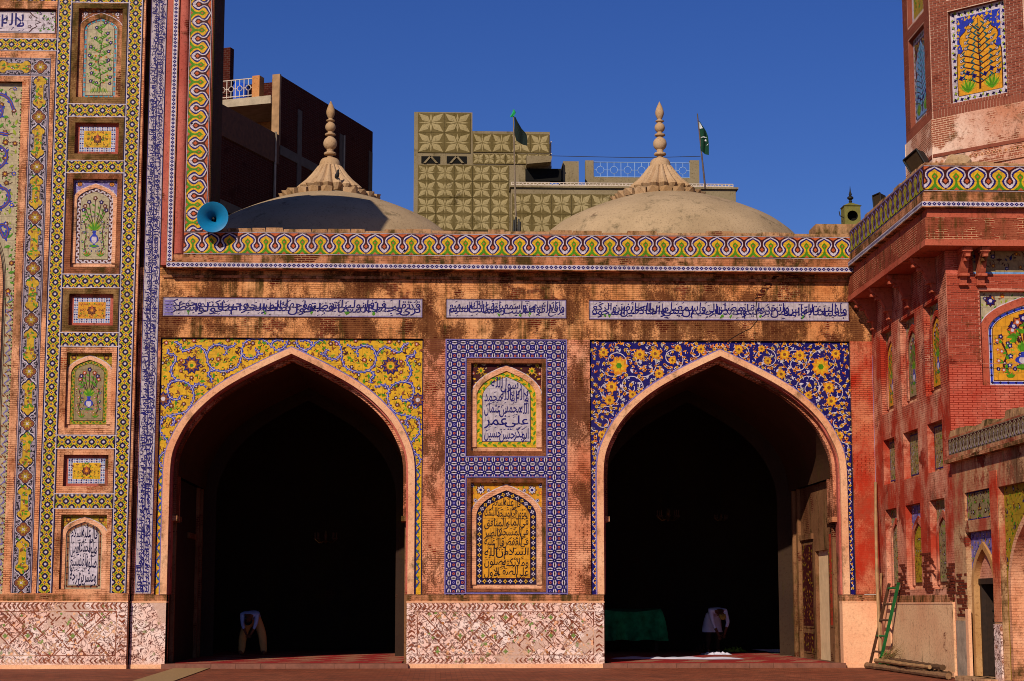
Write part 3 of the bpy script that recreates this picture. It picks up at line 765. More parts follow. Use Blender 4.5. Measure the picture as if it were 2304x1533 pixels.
def text_field(lines, ink, mat_lay=6.6, top=.97):
    def f(p, c, v0, v1, half, rng, zs):
        n = len(lines); H = (v1 - v0) * top
        for i, t in enumerate(lines):
            y1 = v0 + H * (n - i) / n; y0 = v0 + H * (n - i - 1) / n; ov = H / n * .6
            w = half * .93
            while y1 > zs:
                q = arch_top(c + w, c, half, zs, v1 - zs)
                if q is not None and q > y0 + (y1 - y0) * .55: break
                w *= .94
                if w < half * .3: break
            line_of(p, t, c - w, c + w, y0 - ov * .15, y1 + ov * .3, mat_lay, ink, True, i + 5)
    return f

# ------------------------------------------------------------------ main front of the prayer hall
F0 = front(0.0)
fac = thing('prayer_hall_facade', 'two-arched brick and tile front of the mosque prayer hall under a tiled parapet', 'mosque facade', (1.8, 0, 0))
XL, XR = -7.70, 11.38
BL, BM, BR = (-7.12, -.35), (.22, 3.375), (3.97, 10.80)
AL, AR = (-3.76, 3.21), (7.385, 3.25)                            # arch centre, outer half width
ZS, RISE, ZB, ZT = 4.88, 3.30, 1.85, 8.42
RIM = .17
w = Art(F0)
hol = [rc(-7.0, -.45, ZT + .52, ZT + 1.08)]
w.fill(rc(XL, XR, ZT, 10.25), [], 0, M_FACU)
w.fill(rc(XL, BL[0], ZB, ZT), [], 0, M_FAC)
N_UP = (.885, 2.726, 5.515, 7.794); N_LO = (.885, 2.726, 2.0, 4.70)
w.fill(rc(BL[1], BR[0], ZB, ZT), [rc(*N_UP), rc(*N_LO)], 0, M_FAC)
for r in (N_UP, N_LO): w.sides(rc(*r), 0, -.13, M_LEDGE)
w.fill(rc(BR[1], XR, ZB, ZT), [], 0, M_REDW)
for (b0, b1) in (BL, BR):                                       # the shallow sinkings that hold the spandrels
    w.sides([(b0, ZB), (b0, ZT), (b1, ZT), (b1, ZB)], 0, -.07, M_LEDGE, closed=False)
wall = w.build('wall', fac)
# arches: rim, inner order and impost
for (c, a), (b0, b1) in ((AL, BL), (AR, BR)):
    r = Art(F0)
    ring(r, jambed(c, a, ZS, RISE, ZB), jambed(c, a - RIM, ZS, RISE - RIM, ZB), -.5, .025, M_RIM)
    r.build('arch_rim', fac)
    r = Art(F0); q = a - RIM
    ring(r, jambed(c, q, ZS, RISE - RIM, ZB), jambed(c, q - .05, ZS, RISE - RIM - .05, ZB), -.5, -.10, M_REDM)
    ring(r, [(c + q - .03, 3.85)] + arch(c, q - .03, ZS, RISE - RIM - .03) + [(c - q + .03, 3.85)], [(c + q - .13, 3.85)] + arch(c, q - .13, ZS, RISE - RIM - .14) + [(c - q + .13, 3.85)], -1.1, -.32, M_FAC)
    ao = r.build('arch_order', fac)
    for sg in (-1, 1):
        r = Art(F0); u = c + sg * (q - .08); r.slab(u - .1, u + .1, 3.72, 3.85, -1.08, -.28, M_LEDGE); r.build('impost', ao)
    for sg in (-1, 1):                                          # jambs down to the ground
        r = Art(F0); u0_, u1_ = sorted((c + sg * (a - RIM), c + sg * (a + .1)))
        r.slab(u0_ + (0.0), u1_, 0.0, ZB, -.5, -.004, M_FAC); r.build('jamb', fac)
# dado and ledge
def chevron_band(art, u0, u1, v0, v1, n, swap=False, lay=1):
    fr0 = art.fr
    if swap: art.fr = lambda x, y, nn=0.0: fr0(y, x, nn)
    p = (u1 - u0) / n; m = (v0 + v1) / 2; rng = random.Random(int(u0 * 10) + n)
    for i in range(n):
        if rng.random() < .22: continue
        u = u0 + i * p; d = p * .55 * (1 if i < n / 2 else -1); q = p * .42
        k = rng.uniform(.6, 1)
        art.poly([(u, v0 + .015), (u + q, v0 + .015), (u + q + d, m), (u + d, m)], lay, M_CHEV); art.poly([(u + d, m), (u + q + d, m), (u + q * k, v1 - .015), (u, v1 - .015)], lay, M_CHEV)
    art.fr = fr0
M_CHEV = wall_mat('chevron_paint', '#7a3218', '#5c200e', '#d0a488', '#d0a488', 0.45, 0.0, line=0.0)
def dado(parent, fr, u0, u1, z0, z1, n1, chev=True, mat=None, left_side=True, right_side=True):
    d = Art(fr); d.slab(u0, u1, z0, z1, -.3, n1, mat or M_DADO)
    d.slab(u0 - .012, u1 + .012, z0 - .0, z0 + .10, -.3, n1 + .02, M_DADOP)
    d.base = n1
    if chev:
        W = u1 - u0; b = .2
        chevron_band(d, u0 + .05, u1 - .05, z1 - b - .02, z1 - .02, int(W / .115))
        chevron_band(d, u0 + .05, u1 - .05, z0 + .12, z0 + .12 + b * .8, int(W / .115))
        if W > 2:
            for e in (u0 + .03, u1 - .03 - b): chevron_band(d, z0 + .4, z1 - b - .05, e, e + b, int((z1 - z0 - .6) / .115), True)
        d.frame(u0 + b + .06, u1 - b - .06, z0 + .12 + b, z1 - b - .05, .02, 1, M_CHEV) if W > 2 else None
        if W > 2:                                                # net of painted lozenges, broken by wear
            rng = random.Random(int(W * 77)); ua, ub, va, vb = u0 + b + .08, u1 - b - .08, z0 + .14 + b, z1 - b - .07
            d.clip = (ua, ub, va, vb); p_ = .28
            for sg in (-1, 1):
                x = ua - (vb - va)
                while x < ub + (vb - va):
                    y = va
                    while y < vb:
                        if rng.random() < .46:
                            e = .14; xx = x + sg * (y - va) if sg == 1 else x + (vb - va) - (y - va); k = sg
                            d.stroke([(xx, y), (xx + k * e * .5 + rng.uniform(-.012, .012), y + e * .5), (xx + k * e, y + e)], rng.uniform(.018, .036), .6, M_CHEV)
                        y += .14
                    x += p_
            for k in range(int((ub - ua) * 40)):
                x, y = rng.uniform(ua, ub), rng.uniform(va, vb); m_ = rng.choice((M_CHEV, M_CHEV, M_CHEV2, M_GREENP, M_DADOP, M_DADOP))
                d.star(x, y, rng.uniform(.025, .06), rng.uniform(.015, .03), rng.choice((3, 4, 5)), .9, m_, rng.uniform(0, 3))
            d.clip = None
        # rows of painted diamonds with green hearts, half worn away
        if W > 2:
            rng = random.Random(int(W * 100)); n = int((W - .8) / .56)
            for i in range(n):
                c = u0 + .5 + (i + .5) * (W - 1.0) / n
                for j, m in enumerate((z0 + .42, (z0 + z1) / 2 - .02, z1 - .40)):
                    if rng.random() < (.3 if j == 1 else .6): continue
                    k = .13
                    for s1, s2 in ((1, 1), (1, -1), (-1, 1), (-1, -1)):
                        if rng.random() < .25: continue
                        d.stroke([(c + s1 * k, m), (c + s1 * k * .5, m + s2 * k * .5 * 1.1), (c, m + s2 * k * 1.1)], .03, 1, M_CHEV)
                    if j == 1 or rng.random() < .4: d.star(c, m, .065, .04, 4, 2, M_GREENP if rng.random() < .75 else M_CHEV)
    d.build('dado', parent)
    l = Art(fr); l.slab(u0 + .0, u1 - .0, z1, z1 + .17, -.3, n1 - .045, M_LEDGE); l.slab(u0 - .01, u1 + .01, z1 - .03, z1 + .004, -.3, n1 + .012, M_DADOP)
    l.build('ledge', parent)
M_CHEV2 = wall_mat('ochre_paint', '#b0743c', '#94582c', '#d0a488', '#d0a488', 0.4, 0.0, line=0.0)
M_GREENP = wall_mat('green_paint', '#6a8a3c', '#58722e', '#c0a080', '#c0a080', 0.4, 0.1, line=0.0)
dado(fac, F0, -.73, 4.29, 0, 1.67, .07)
dado(fac, F0, XL + .02, -6.80, 0, 1.67, .05, False)
dado(fac, F0, 10.42, 11.36, 0, 1.67, .05, False, M_DADOP)
# spandrels and the strips beside the arches
def spandrel(c, a, b0, b1, kind):
    s = Art(F0, -.068)
    ground = T_YEL if kind == 'y' else T_NAVY
    lp = spandrel_loop(b0, b1, ZB, ZT, c, a, ZS, RISE)
    s.fill(lp, [], -.07, ground)
    for e in (b0, b1 - .03): s.rect(e, e + .03, ZB, ZT, .6, T_INK)
    s.rect(b0, b1, ZT - .03, ZT, .7, T_INK)
    s.stroke([(c + a + .02, ZB)] + arch(c, a + .02, ZS, RISE + .02) + [(c - a - .02, ZB)], .035, 5.5, T_LIL)
    ins = lambda u, v: b0 + .05 < u < b1 - .05 and v < ZT - .05 and ((arch_top(u, c, a + .04, ZS, RISE + .04) or -9) < v if v > ZS else abs(u - c) > a + .05)
    return s, ins
# left: yellow ground, blue vines traced on the left half and mirrored
s, ins = spandrel(*AL, *BL, 'y')
c = AL[0]
TR = [[(190, 105), (235, 130), (260, 180), (320, 165), (380, 140), (430, 170), (455, 220), (470, 290), (520, 335), (590, 350), (660, 335), (715, 300), (740, 230), (745, 170), (770, 110), (820, 85), (880, 80), (940, 100), (985, 140), (1030, 175), (1090, 185)],
      [(455, 215), (480, 160), (530, 130), (590, 140), (620, 180), (600, 220)], [(590, 140), (650, 150), (700, 120)],
      [(520, 335), (480, 350), (470, 380), (495, 410), (490, 440)], [(745, 200), (780, 240), (830, 245), (870, 220), (880, 185), (850, 165)], [(870, 215), (920, 200)],
      [(985, 140), (1000, 105), (1040, 90), (1090, 100)], [(1030, 175), (1080, 160), (1110, 130), (1120, 90)],
      [(135, 165), (145, 205), (190, 215), (200, 260), (170, 310), (165, 360), (200, 415), (260, 430), (310, 455), (340, 500), (350, 560), (330, 620), (280, 680), (210, 700), (140, 715), (90, 740), (75, 790), (78, 850), (110, 890), (140, 930)],
      [(215, 425), (160, 440), (135, 490), (140, 540), (155, 580), (140, 620), (105, 645)], [(150, 560), (190, 580), (230, 575), (245, 545)], [(340, 500), (360, 460), (400, 455), (460, 475)],
      [(150, 720), (185, 735), (190, 770), (165, 800)], [(130, 1000), (85, 1030), (60, 1080), (95, 1130)]]
for tr in TR:
    pts = []
    for x, y in tr:
        P_ = PY(340 + x / 3.65, 740 + y / 3.65, .05); pts.append((P_.x, P_.z))
    for sg in (1, -1): vine2(s, [(u if sg == 1 else 2 * c - u, v) for u, v in pts], .052, 2.6, T_BLUE, T_WHITE)
for sg in (-1, 1):
    s.flower(c + sg * 2.56, 7.72, .21, 3.4, T_BRN, T_WHITE, 10, 0, T_NAVY); s.disc(c + sg * 2.56, 7.72, .11, 4.6, T_YEL, 8); s.disc(c + sg * 2.56, 7.7, .05, 5, T_GRN, 5)
    s.flower(c + sg * 3.27, 6.83, .17, 3.4, T_BRN, T_WHITE, 8, 0, T_NAVY)
    zz = 2.0; k = 0
    while zz < 5.0:                                             # wavy vine down the side strip
        u = c + sg * (AL[1] + .075)
        s.stroke([(u - .055, zz), (u + .055, zz + .17), (u - .055, zz + .34)], .03, 2.6, T_BLUE)
        s.leaf(u + .03, zz + .05, 2.2, .12, .06, 2.2, T_GRN); s.leaf(u - .03, zz + .22, .8, .12, .06, 2.2, T_GRN); s.disc(u - .03, zz + .12, .025, 3.2, T_TER, 5)
        zz += .34; k += 1
scatter(s, BL[0], c, 4.9, ZT, ins, .135, 11, [T_GRN, T_GRN, T_OLI, T_BRN, T_MAR], [(T_BRN, T_WHITE, T_MAR), (T_TER, T_WHITE, T_MAR), (T_BRN, T_YEL), (T_MAR, T_WHITE)], T_MAR, 1.4, c, 1.2)
s.build('spandrel_tilework', fac)['label'] = 'yellow tile spandrel with blue vines'
# right: blue ground, white scrolls, yellow flowers and orange leaves
s, ins = spandrel(*AR, *BR, 'b')
c = AR[0]; rng = random.Random(5)
for cu, cv, r0 in ((-2.75, 7.85, .42), (-2.0, 7.85, .4), (-1.25, 7.95, .33), (-.6, 8.1, .24), (-2.95, 7.05, .38), (-2.35, 7.2, .36), (-3.05, 6.3, .3), (-3.2, 5.6, .2)):
    for sg in (1, -1):
        sp = [(c + sg * x, y) for x, y in spiral(cu, cv, r0, r0 * .25, rng.uniform(0, 6) if sg == 1 else 0, 1.15)]
        sp = [(u, v) for u, v in sp if ins(u, v)]
        if len(sp) > 3: s.stroke(sp, .022, 2.2, T_WHITE)
for fu, fv, fr_ in ((-2.65, 7.75, .22), (-2.1, 8.05, .14), (-1.7, 8.07, .13), (-3.05, 8.1, .12), (-2.85, 7.2, .14), (-2.9, 6.85, .13), (-1.25, 7.9, .1), (-.5, 8.2, .11), (-1.6, 7.55, .12), (-3.1, 5.95, .1), (-1.1, 8.22, .09), (-2.3, 7.0, .1)):
    for sg in (1, -1):
        if ins(c + sg * fu, fv): s.flower(c + sg * fu, fv, fr_, 4.4, T_YEL, T_GRN if fr_ > .2 else T_BRN, 9, 0, T_ORA)
scatter(s, BR[0], c, 4.9, ZT, ins, .108, 23, [T_ORA, T_ORA, T_TER, T_WHITE, T_ORA, T_WHITE, T_CRM], [(T_YEL, T_BRN), (T_ORA, T_MAR), (T_YEL, T_TER)], T_WHITE, 3, c, 1.35)
for sg in (-1, 1):
    zz = 1.95
    while zz < 5.0:
        u = c + sg * (AR[1] + .07)
        s.stroke([(u - .045, zz), (u + .045, zz + .12), (u - .045, zz + .24)], .022, 2.6, T_WHITE); s.flower(u + .02 * (1 if int(zz * 9) % 2 else -1), zz + .06, .045, 3.2, T_YEL, T_BRN, 5)
        s.leaf(u, zz + .16, 1.2, .08, .05, 3, T_ORA); zz += .24
s.build('spandrel_tilework', fac)['label'] = 'dark blue tile spandrel with white scrolls and yellow flowers'
# the pier between the arches
p = Art(F0, .002)
def rect_frame_lattice(p, R0, holes, fn):
    pass
fu0, fu1, fv0, fv1 = BM[0], BM[1], ZB + .0, 8.45 - .03
UP = (.734, 2.862, 5.345, 7.955); LO = (.745, 2.855, ZB, 4.855)
for r in ((fu0, UP[0], fv0, fv1), (UP[1], fu1, fv0, fv1), (UP[0], UP[1], UP[3], fv1), (UP[0], UP[1], LO[3], UP[2])):
    lattice_blue(p, *r, .2245, fu0 + .235, fv1 - .21)
for r in ((fu0, fu1, fv0 + .012, fv1), UP, (LO[0], LO[1], LO[2] + .02, LO[3])): p.frame(*r, .028, 3, T_LIL); p.frame(r[0] + .028, r[1] - .028, r[2] + .028, r[3] - .028, .012, 3, T_INK)
p.build('lattice_tilework', fac)
for o_, i_ in ((UP, N_UP), (LO, N_LO)):
    f_ = Art(F0); f_.fill(rc(o_[0] + .045, o_[1] - .045, o_[2] + .05, o_[3] - .045), [rc(*i_)], .003, M_FRAME); f_.build('niche_frame', fac)
def scroll_field(g):
    return g
niche(fac, F0, *N_UP, .13, dict(sp=(T_MAR, [(T_YEL, T_GRN, T_OCH), (T_TER, T_WHITE), (T_CRM, T_MAR)], [T_OCH, T_CRM, T_TER, T_YEL]), bord=(T_YEL, bf_leaf(T_GRN, T_OLI)), field=T_PALE, bw=.085, rim=.075, top=.03, sill=.1,
      draw=text_field(['رسول الله', 'لا اله الا الله محمد', 'الله محمد بن عثمان', 'علي عمر', 'ابو بكر حسن حسين'], T_NAVY)), 31, label='arched white panel of dark blue calligraphy in a green border')
niche(fac, F0, *N_LO, .13, dict(sp=(T_AMB, [(T_WHITE, T_NAVY, T_NAVY), (T_TER, T_YEL)], [T_GRN, T_GRN, T_BRN]), bord=(T_INK, bf_flower(T_WHITE, T_YEL)), field=T_AMB, bw=.09, rim=.075, top=.03, sill=.1,
      draw=text_field(['قال عليه السلام', 'المؤمن في المسجد كالسمك', 'في الماء والمنافق', 'في المسجد كالطير', 'في القفص قال عليه', 'السلام ان الله', 'وملائكته يصلون', 'على الصف الاول'], T_BLK)), 32, label='arched amber panel of black calligraphy in a dark blue border')
# three inscription panels above the arches
def inscription(x0, x1, z0, z1, text, seed, words=None):
    a = Art(F0, .012)
    a.slab(x0, x1, z0, z1, -.05, .012, T_PALE)
    a.frame(x0, x1, z0, z1, .022, 1, T_MAR); a.frame(x0 + .03, x1 - .03, z0 + .03, z1 - .03, .012, 1, T_LIL)
    a.letters = Art(F0, .012); line_of(a.letters, text, x0 + .09, x1 - .07, z0 + .06, z1 - .05, 1.6, T_NAVY, True, seed)
    rng = random.Random(seed)
    for k in range(int((x1 - x0) / .9)):
        u = x0 + rng.uniform(.3, x1 - x0 - .3)
        for q in (-.5, 0, .5): a.leaf(u, z0 + rng.uniform(.05, .12), pi / 2 + q, .08, .03, 3, T_GRN)
    return a
a = inscription(-7.10, -.37, 8.96, 9.48, 'قد نرى تقلب وجهك في السماء فلنولينك قبلة ترضيها فول وجهك شطر المسجد الحرام وحيث ما كنتم فولوا وجوهكم شطره', 41)
for k in range(6): a.rect(-7.05, -6.82, 9.0 + k * .07, 9.05 + k * .07, 4, T_LIL)
def put(a, lab):
    o = a.build('inscription_panel', fac); o['label'] = lab; a.letters.build('lettering', o)
put(a, 'long white tile inscription above the yellow spandrel')
put(inscription(.22, 3.38, 8.96, 9.48, 'واذ يرفع ابراهيم القواعد من البيت واسمعيل ربنا تقبل منا انك انت السميع العليم', 42), 'short white tile inscription between the two arches')
put(inscription(3.95, 10.81, 8.94, 9.47, 'واذ جعلنا البيت مثابة للناس وامنا واتخذوا من مقام ابرهيم مصلى وعهدنا الى ابرهيم واسمعيل ان طهرا بيتي للطائفين والعاكفين والركع السجود', 43), 'long white tile inscription above the blue spandrel')
# cornice and parapet
XC = 10.80                                                       # the wing's cornice face
YC = -.34
c_ = MB()
c_.box(-6.55, XC + .3, YC + .02, .6, 10.20, 11.14, M_FACU)
c_.box(-6.98, XC + .3, YC - .055, -.01, 10.175, 10.335, M_LEDGE)
c_.box(-6.9, XC + .3, YC - .02, -.012, 10.337, 10.53, M_LEDGE)
c_.box(-7.1, XC + .5, -.05, .0, 9.98, 10.05, M_LEDGE)
c_.build('cornice', fac)
c_ = MB(); rng = random.Random(3)                                # rough coping: uneven lumps of old lime
x = -5.9
while x < XC + .2:
    d = rng.uniform(.35, .8); h = rng.uniform(.06, .13)
    c_.box(x, min(x + d, XC + .2), YC + .03 + rng.uniform(0, .03), .65, 11.14, 11.14 + h, M_COPE, .015); x += d + .002
c_.build('coping', fac)
a = Art(front(YC), .004); frieze(a, -6.55 + .0, XC + .02, 10.54, 11.135, 37); a.build('frieze_tilework', fac)
a = Art(front(YC - .055), .004); diamonds(a, -6.97, XC + .05, 10.195, 10.315, 150); a.build('diamond_border', fac)
# a crack that runs down from the parapet over the right arch
a = Art(F0, .0)
pts = [(8.93, 10.18), (8.72, 9.98), (8.66, 9.86), (8.5, 9.72), (8.47, 9.6), (8.36, 9.49)]
M_CRACK = plain('crack_dark', '#1a0d08', 0.95, 0.3)
a.base = .004; a.stroke(pts, .07, 0, M_CRACK, .12)
a.base = .0125
a.stroke([(8.36, 9.48), (8.33, 9.2), (8.37, 8.96)], .018, 6, M_CRACK); a.base = .004; a.stroke([(8.37, 8.95), (8.2, 8.75), (7.9, 8.6), (7.6, 8.42)], .02, 0, M_CRACK)
for i, (u, v) in enumerate(catmull(pts, 4)):
    for q in range(2): a.slab(u - .08 + rng.uniform(-.05, .05), u + .06 + rng.uniform(-.04, .05), v - .03, v + rng.uniform(0, .015), -.02, .006 + rng.uniform(.002, .012), M_BBRICK if q else M_FACU)
a.build('wall_crack', fac)
# ------------------------------------------------------------------ the tall central portal on the left
PTOP = 19.7
YP = -.2
FP = front(YP)
por = thing('portal_block', 'tall tiled portal with stacked niche panels and vertical calligraphy band', 'mosque portal', (-10.5, 0, 0))
PXR = -7.72
PAN = [(14.535, 17.29), (13.02, 14.2), (10.02, 12.70), (8.50, 9.67), (5.86, 8.145), (4.37, 5.52), (1.89, 4.0)]
PU0, PU1 = -9.66, -8.16
rec = []
for i, (z0, z1) in enumerate(PAN):
    m = .19 if i % 2 == 0 else .2
    rec.append((PU0 + m, PU1 - m * .85, z0 + (.19 if i < 6 else .08), z1 - .16))
TL = (-12.4, -10.05, 16.42, 17.10)                               # inscription panel at the top left
IW0, IWT, IWC, IWA, IWS, IWR = -10.87, 15.12, -15.6, 4.42, 9.55, 5.0  # sunk field round the great arch
w = Art(FP)
w.fill(rc(-16.0, PXR, 1.85, PTOP), [rc(*r) for r in rec] + [rc(*TL)] + [rc(-15.9, IW0, 1.86, IWT)], 0, M_PORT)
for r in rec: w.sides(rc(*r), 0, -.13, M_LEDGE)
w.sides(rc(*TL), 0, -.1, M_LEDGE)
w.sides([(IW0, 1.86), (IW0, IWT), (-15.9, IWT)], 0, -.14, M_LEDGE, closed=False)
w.face([(PXR, YP, 0), (PXR, .0, 0), (PXR, .0, PTOP), (PXR, YP, PTOP)], M_PORT)
w.face([(-16, YP, PTOP), (PXR, YP, PTOP), (PXR, 2.2, PTOP), (-16, 2.2, PTOP)], M_PORT)
w.face([(-16, 2.2, 11), (PXR, 2.2, 11), (PXR, 2.2, PTOP), (-16, 2.2, PTOP)], M_PORT)
w.build('wall', por)
# sunk spandrel of the great arch with its floral tilework
s = Art(FP, -.138)
s.fill([(IWC + 0.2, IWT), (IWC + .2, IWS + IWR - .02)] + [p for p in arch(IWC, IWA, IWS, IWR) if p[0] > IWC + .2][::-1] + [(IWC + IWA, 1.86), (IW0, 1.86), (IW0, IWT)], [], -.14, T_CRM)
ins = lambda u, v: u < IW0 - .12 and v < IWT - .12 and ((arch_top(u, IWC, IWA + .12, IWS, IWR + .12) or -9) < v if v > IWS else u > IWC + IWA + .08)
scatter(s, -12.2, IW0, 9.0, IWT, ins, .2, 77, [T_GRN, T_GRN, T_OLI], [(T_BRN, T_YEL, T_MAR), (T_MAR, T_WHITE), (T_BLUE, T_YEL), (T_BRN, T_WHITE, T_MAR)], T_MAR, 1.4)
for cu, cv, r0, a0 in ((-11.6, 14.4, .5, 0), (-11.55, 13.2, .62, 1), (-11.4, 12.1, .4, 3), (-11.3, 11.2, .3, 2), (-11.22, 10.3, .2, 1)):
    sp = [q for q in spiral(cu, cv, r0, r0 * .3, a0, 1.2) if ins(*q)]
    if len(sp) > 3: vine2(s, sp[::2], .085, 2.4, T_BLUE, T_BRN, True, 3)
# bead borders and the narrow scroll beside the jamb
for k in range(1, 3): s.stroke([(IWC + IWA + .035 * k, 1.9)] + [p for p in arch(IWC, IWA + .035 * k, IWS, IWR + .035 * k) if p[0] > IWC + .3], .012, 3.4, T_MAR)
z = 1.95
while z < 15.0:
    s.disc(IW0 - .04, z, .03, 3, T_MAR, 4); s.disc(IW0 - .04, z + .075, .018, 3, T_GRN, 4); z += .15
z = 2.0; k = 0
while z < 9.4:
    u = IWC + IWA + .17
    s.stroke(catmull([(u - .05, z), (u + .06, z + .12), (u - .05, z + .26)], 3), .022, 2.2, T_LIL if k % 3 else T_BRN)
    s.leaf(u, z + .05, .5, .1, .05, 2.6, T_LIL); s.leaf(u - .03, z + .17, 2.4, .1, .05, 2.6, T_BRN); s.disc(u + .05, z + .2, .022, 3, T_MAR, 5); z += .26; k += 1
s.build('spandrel_tilework', por)
r = Art(FP); oc = [(IWC + IWA, 1.8)] + [p for p in arch(IWC, IWA, IWS, IWR) if p[0] > IWC]; ic = [(IWC + IWA - .3, 1.8)] + [p for p in arch(IWC, IWA - .3, IWS, IWR - .3) if p[0] > IWC - .01]
n_ = min(len(oc), len(ic)); ring(r, oc[:n_], ic[:n_], -1.2, -.09, M_TRIM)
r.build('arch_rim', por)
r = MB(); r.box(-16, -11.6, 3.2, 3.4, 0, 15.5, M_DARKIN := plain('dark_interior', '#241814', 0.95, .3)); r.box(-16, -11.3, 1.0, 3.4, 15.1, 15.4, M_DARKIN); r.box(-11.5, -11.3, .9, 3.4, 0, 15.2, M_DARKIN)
r.build('recess_wall', por)
# yellow-green lattice that frames the panels
g = Art(FP, .002)
cl = (-9.985, -9.665); cr_ = (-8.155, -7.815); gz = 1.88
for a0, a1 in (cl, cr_):
    lattice_yg(g, a0, a1, gz, 19.0, .15, (a0 + a1) / 2, 2.0)
    for e in (a0 - .012, a1 - .012): g.rect(e, e + .022, gz, 19, 4, T_WHITE)
    g.rect(a0 - .045, a0 - .016, gz, 19, 3, T_INK); g.rect(a1 + .014, a1 + .04, gz, 19, 3, T_INK) if a1 < -9 else g.rect(a1 + .014, a1 + .035, gz, 19, 3, T_INK)
gaps = [(PAN[i + 1][1], PAN[i][0]) for i in range(len(PAN) - 1)] + [(PAN[0][1], PAN[0][1] + .3)]
for z0, z1 in gaps:
    lattice_yg(g, cl[1] + .014, cr_[0] - .014, z0, z1, .15, cl[1] + .0, (z0 + z1) / 2)
    for e in (z0 - .012, z1 - .012): g.rect(cl[1], cr_[0], e, e + .024, 4, T_WHITE)
lattice_yg(g, -16, cl[0] - .03, 15.97, 16.27, .15, cl[0], 16.12)
for e in (15.95, 16.27): g.rect(-16, cl[0] - .02, e, e + .02, 4, T_WHITE)
lattice_yg(g, -16, cl[0] - .03, 17.32, 17.6, .15, cl[0], 17.45)
g.build('lattice_tilework', por)
for i in range(4):
    z0, z1 = PAN[i]; f_ = Art(FP); f_.fill(rc(PU0 + .03, PU1 - .03, z0 + .03, z1 - .03), [rc(*rec[i])], .003, M_FRAMEO if i != 2 else M_FRAME); f_.build('niche_frame', por)
# medallion band
g = Art(FP, .002)
cartouches(g, 1.88, 15.26, -10.65, -10.16, 10, True, 3, .19); g.build('medallion_band', por)
g = Art(FP, .002); cartouches(g, -15.0, -10.67, 15.27, 15.76, 3, False, 5, .215); cartouches(g, -10.66, -10.16, 15.27, 15.76, 1, False, 9, 1.0)
g.build('medallion_band', por)
g = Art(FP, .002)
for e in (-10.68, -10.16, -10.02, -7.79): g.rect(e, e + .016, 1.88, 15.8 if e < -10.1 else 19, 0, T_INK)
g.build('tile_fillet', por)
# panels
SPY = (T_OCH, [(T_BRN, T_YEL, T_MAR), (T_TER, T_YEL)], [T_GRN, T_OLI, T_YEL])
SPB = (T_LIL, [(T_ORA, T_BRN, T_NAVY), (T_WHITE, T_NAVY)], [T_NAVY, T_BRN, T_WHITE])
SPW = (T_BRN, [(T_WHITE, T_MAR), (T_CRM, T_MAR)], [T_WHITE, T_MAR, T_YEL])
def small_rect(r, seed, g, orn):
    p = Art(FP, -.128); u0, u1, v0, v1 = r; rng = random.Random(seed)
    p.rect(u0, u1, v0, v1, 0, M_REDM)
    q = .10; a, b, c0, d = u0 + q, u1 - q, v0 + q * .8, v1 - q * .8
    p.rect(a, b, c0, d, 1, T_WHITE)
    for k in range(int((b - a) / .062)):
        for v in (c0 + .028, c0 + .085, d - .028, d - .085): p.poly([(a + (k + .5) * .062 + x, v + y) for x, y in ((-.024, 0), (0, -.024), (.024, 0), (0, .024))], 2, T_NAVY if k % 2 else T_LBL)
    for k in range(int((d - c0) / .062)):
        for u in (a + .028, a + .085, b - .028, b - .085): p.poly([(u + x, c0 + (k + .5) * .062 + y) for x, y in ((-.024, 0), (0, -.024), (.024, 0), (0, .024))], 2.3, T_NAVY if k % 2 else T_LBL)
    a += .115; b -= .115; c0 += .115; d -= .115
    p.rect(a, b, c0, d, 3, g); m = (a + b) / 2; mv = (c0 + d) / 2
    ins_ = lambda u, v: a < u < b and c0 < v < d
    scatter(p, a + .03, m, c0 + .03, d - .03, ins_, .09, seed, [T_GRN, T_OLI, T_BRN], [(T_TER, T_YEL), (T_BRN, T_GRN)], T_BRN, 4, m)
    p.flower(m, mv, .11, 5.4, T_BRN, T_ORA, 8, 0, T_MAR); p.leaf(m, mv, pi / 2, .14, .06, 5.9, T_TER)
    p.build('tile_panel', por)
small_rect(rec[1], 51, T_YEL, 0); small_rect(rec[3], 52, T_AMB, 1); small_rect(rec[5], 53, T_YEL, 2)
def d_tree(p, c, v0, v1, half, rng, zs): flower_tree(p, c, v0 + .06, v1 - .06, half * .82, rng, 6.6, T_MAR, T_GRN, T_NAVY, .12)
def d_vase(fl=(T_BRN, T_NAVY), lf=T_GRN):
    def f(p, c, v0, v1, half, rng, zs): bouquet(p, c, v0 + .04, v1 - .08, half * .95, rng, True, True, fl, 6.6, T_MAR, lf)
    return f
niche(por, FP, *rec[0], .13, dict(sp=SPW, bord=(T_WHITE, bf_bead(T_TUR, T_TER)), field=T_CRM, bw=.07, rim=.12, top=.08, rise=.8, draw=d_tree, rimmat=M_LEDGE), 61, label='arched panel with a flowering tree on cream tile')
niche(por, FP, *rec[2], .13, dict(sp=SPB, bord=(T_WHITE, bf_leaf(T_MAR, T_BRN)), field=T_CRM, bw=.09, rim=.09, top=.1, rise=.8, draw=d_vase(), sill=.12), 62, label='arched panel with a blue vase under a purple spandrel')
niche(por, FP, *rec[4], .13, dict(sp=SPY, bord=(T_OCH, bf_leaf(T_GRN, T_MAR)), field=T_TAN, bw=.09, rim=.09, top=.06, rise=.8, draw=d_vase((T_NAVY, T_TER)), sill=.1), 63, label='arched panel with a small vase on faded tile')
niche(por, FP, *rec[6], .13, dict(sp=SPY, bord=(T_CRM, bf_bead(T_BRN, T_MAR)), field=T_WHITE, bw=.085, rim=.1, top=.05, rise=.8, sill=.02,
      draw=text_field(['قال عليه السلام', 'صلوة الجماعة تفضل', 'صلوة الفذ بسبع', 'وعشرين درجة'], T_INK)), 64, label='arched white panel of dark blue calligraphy')
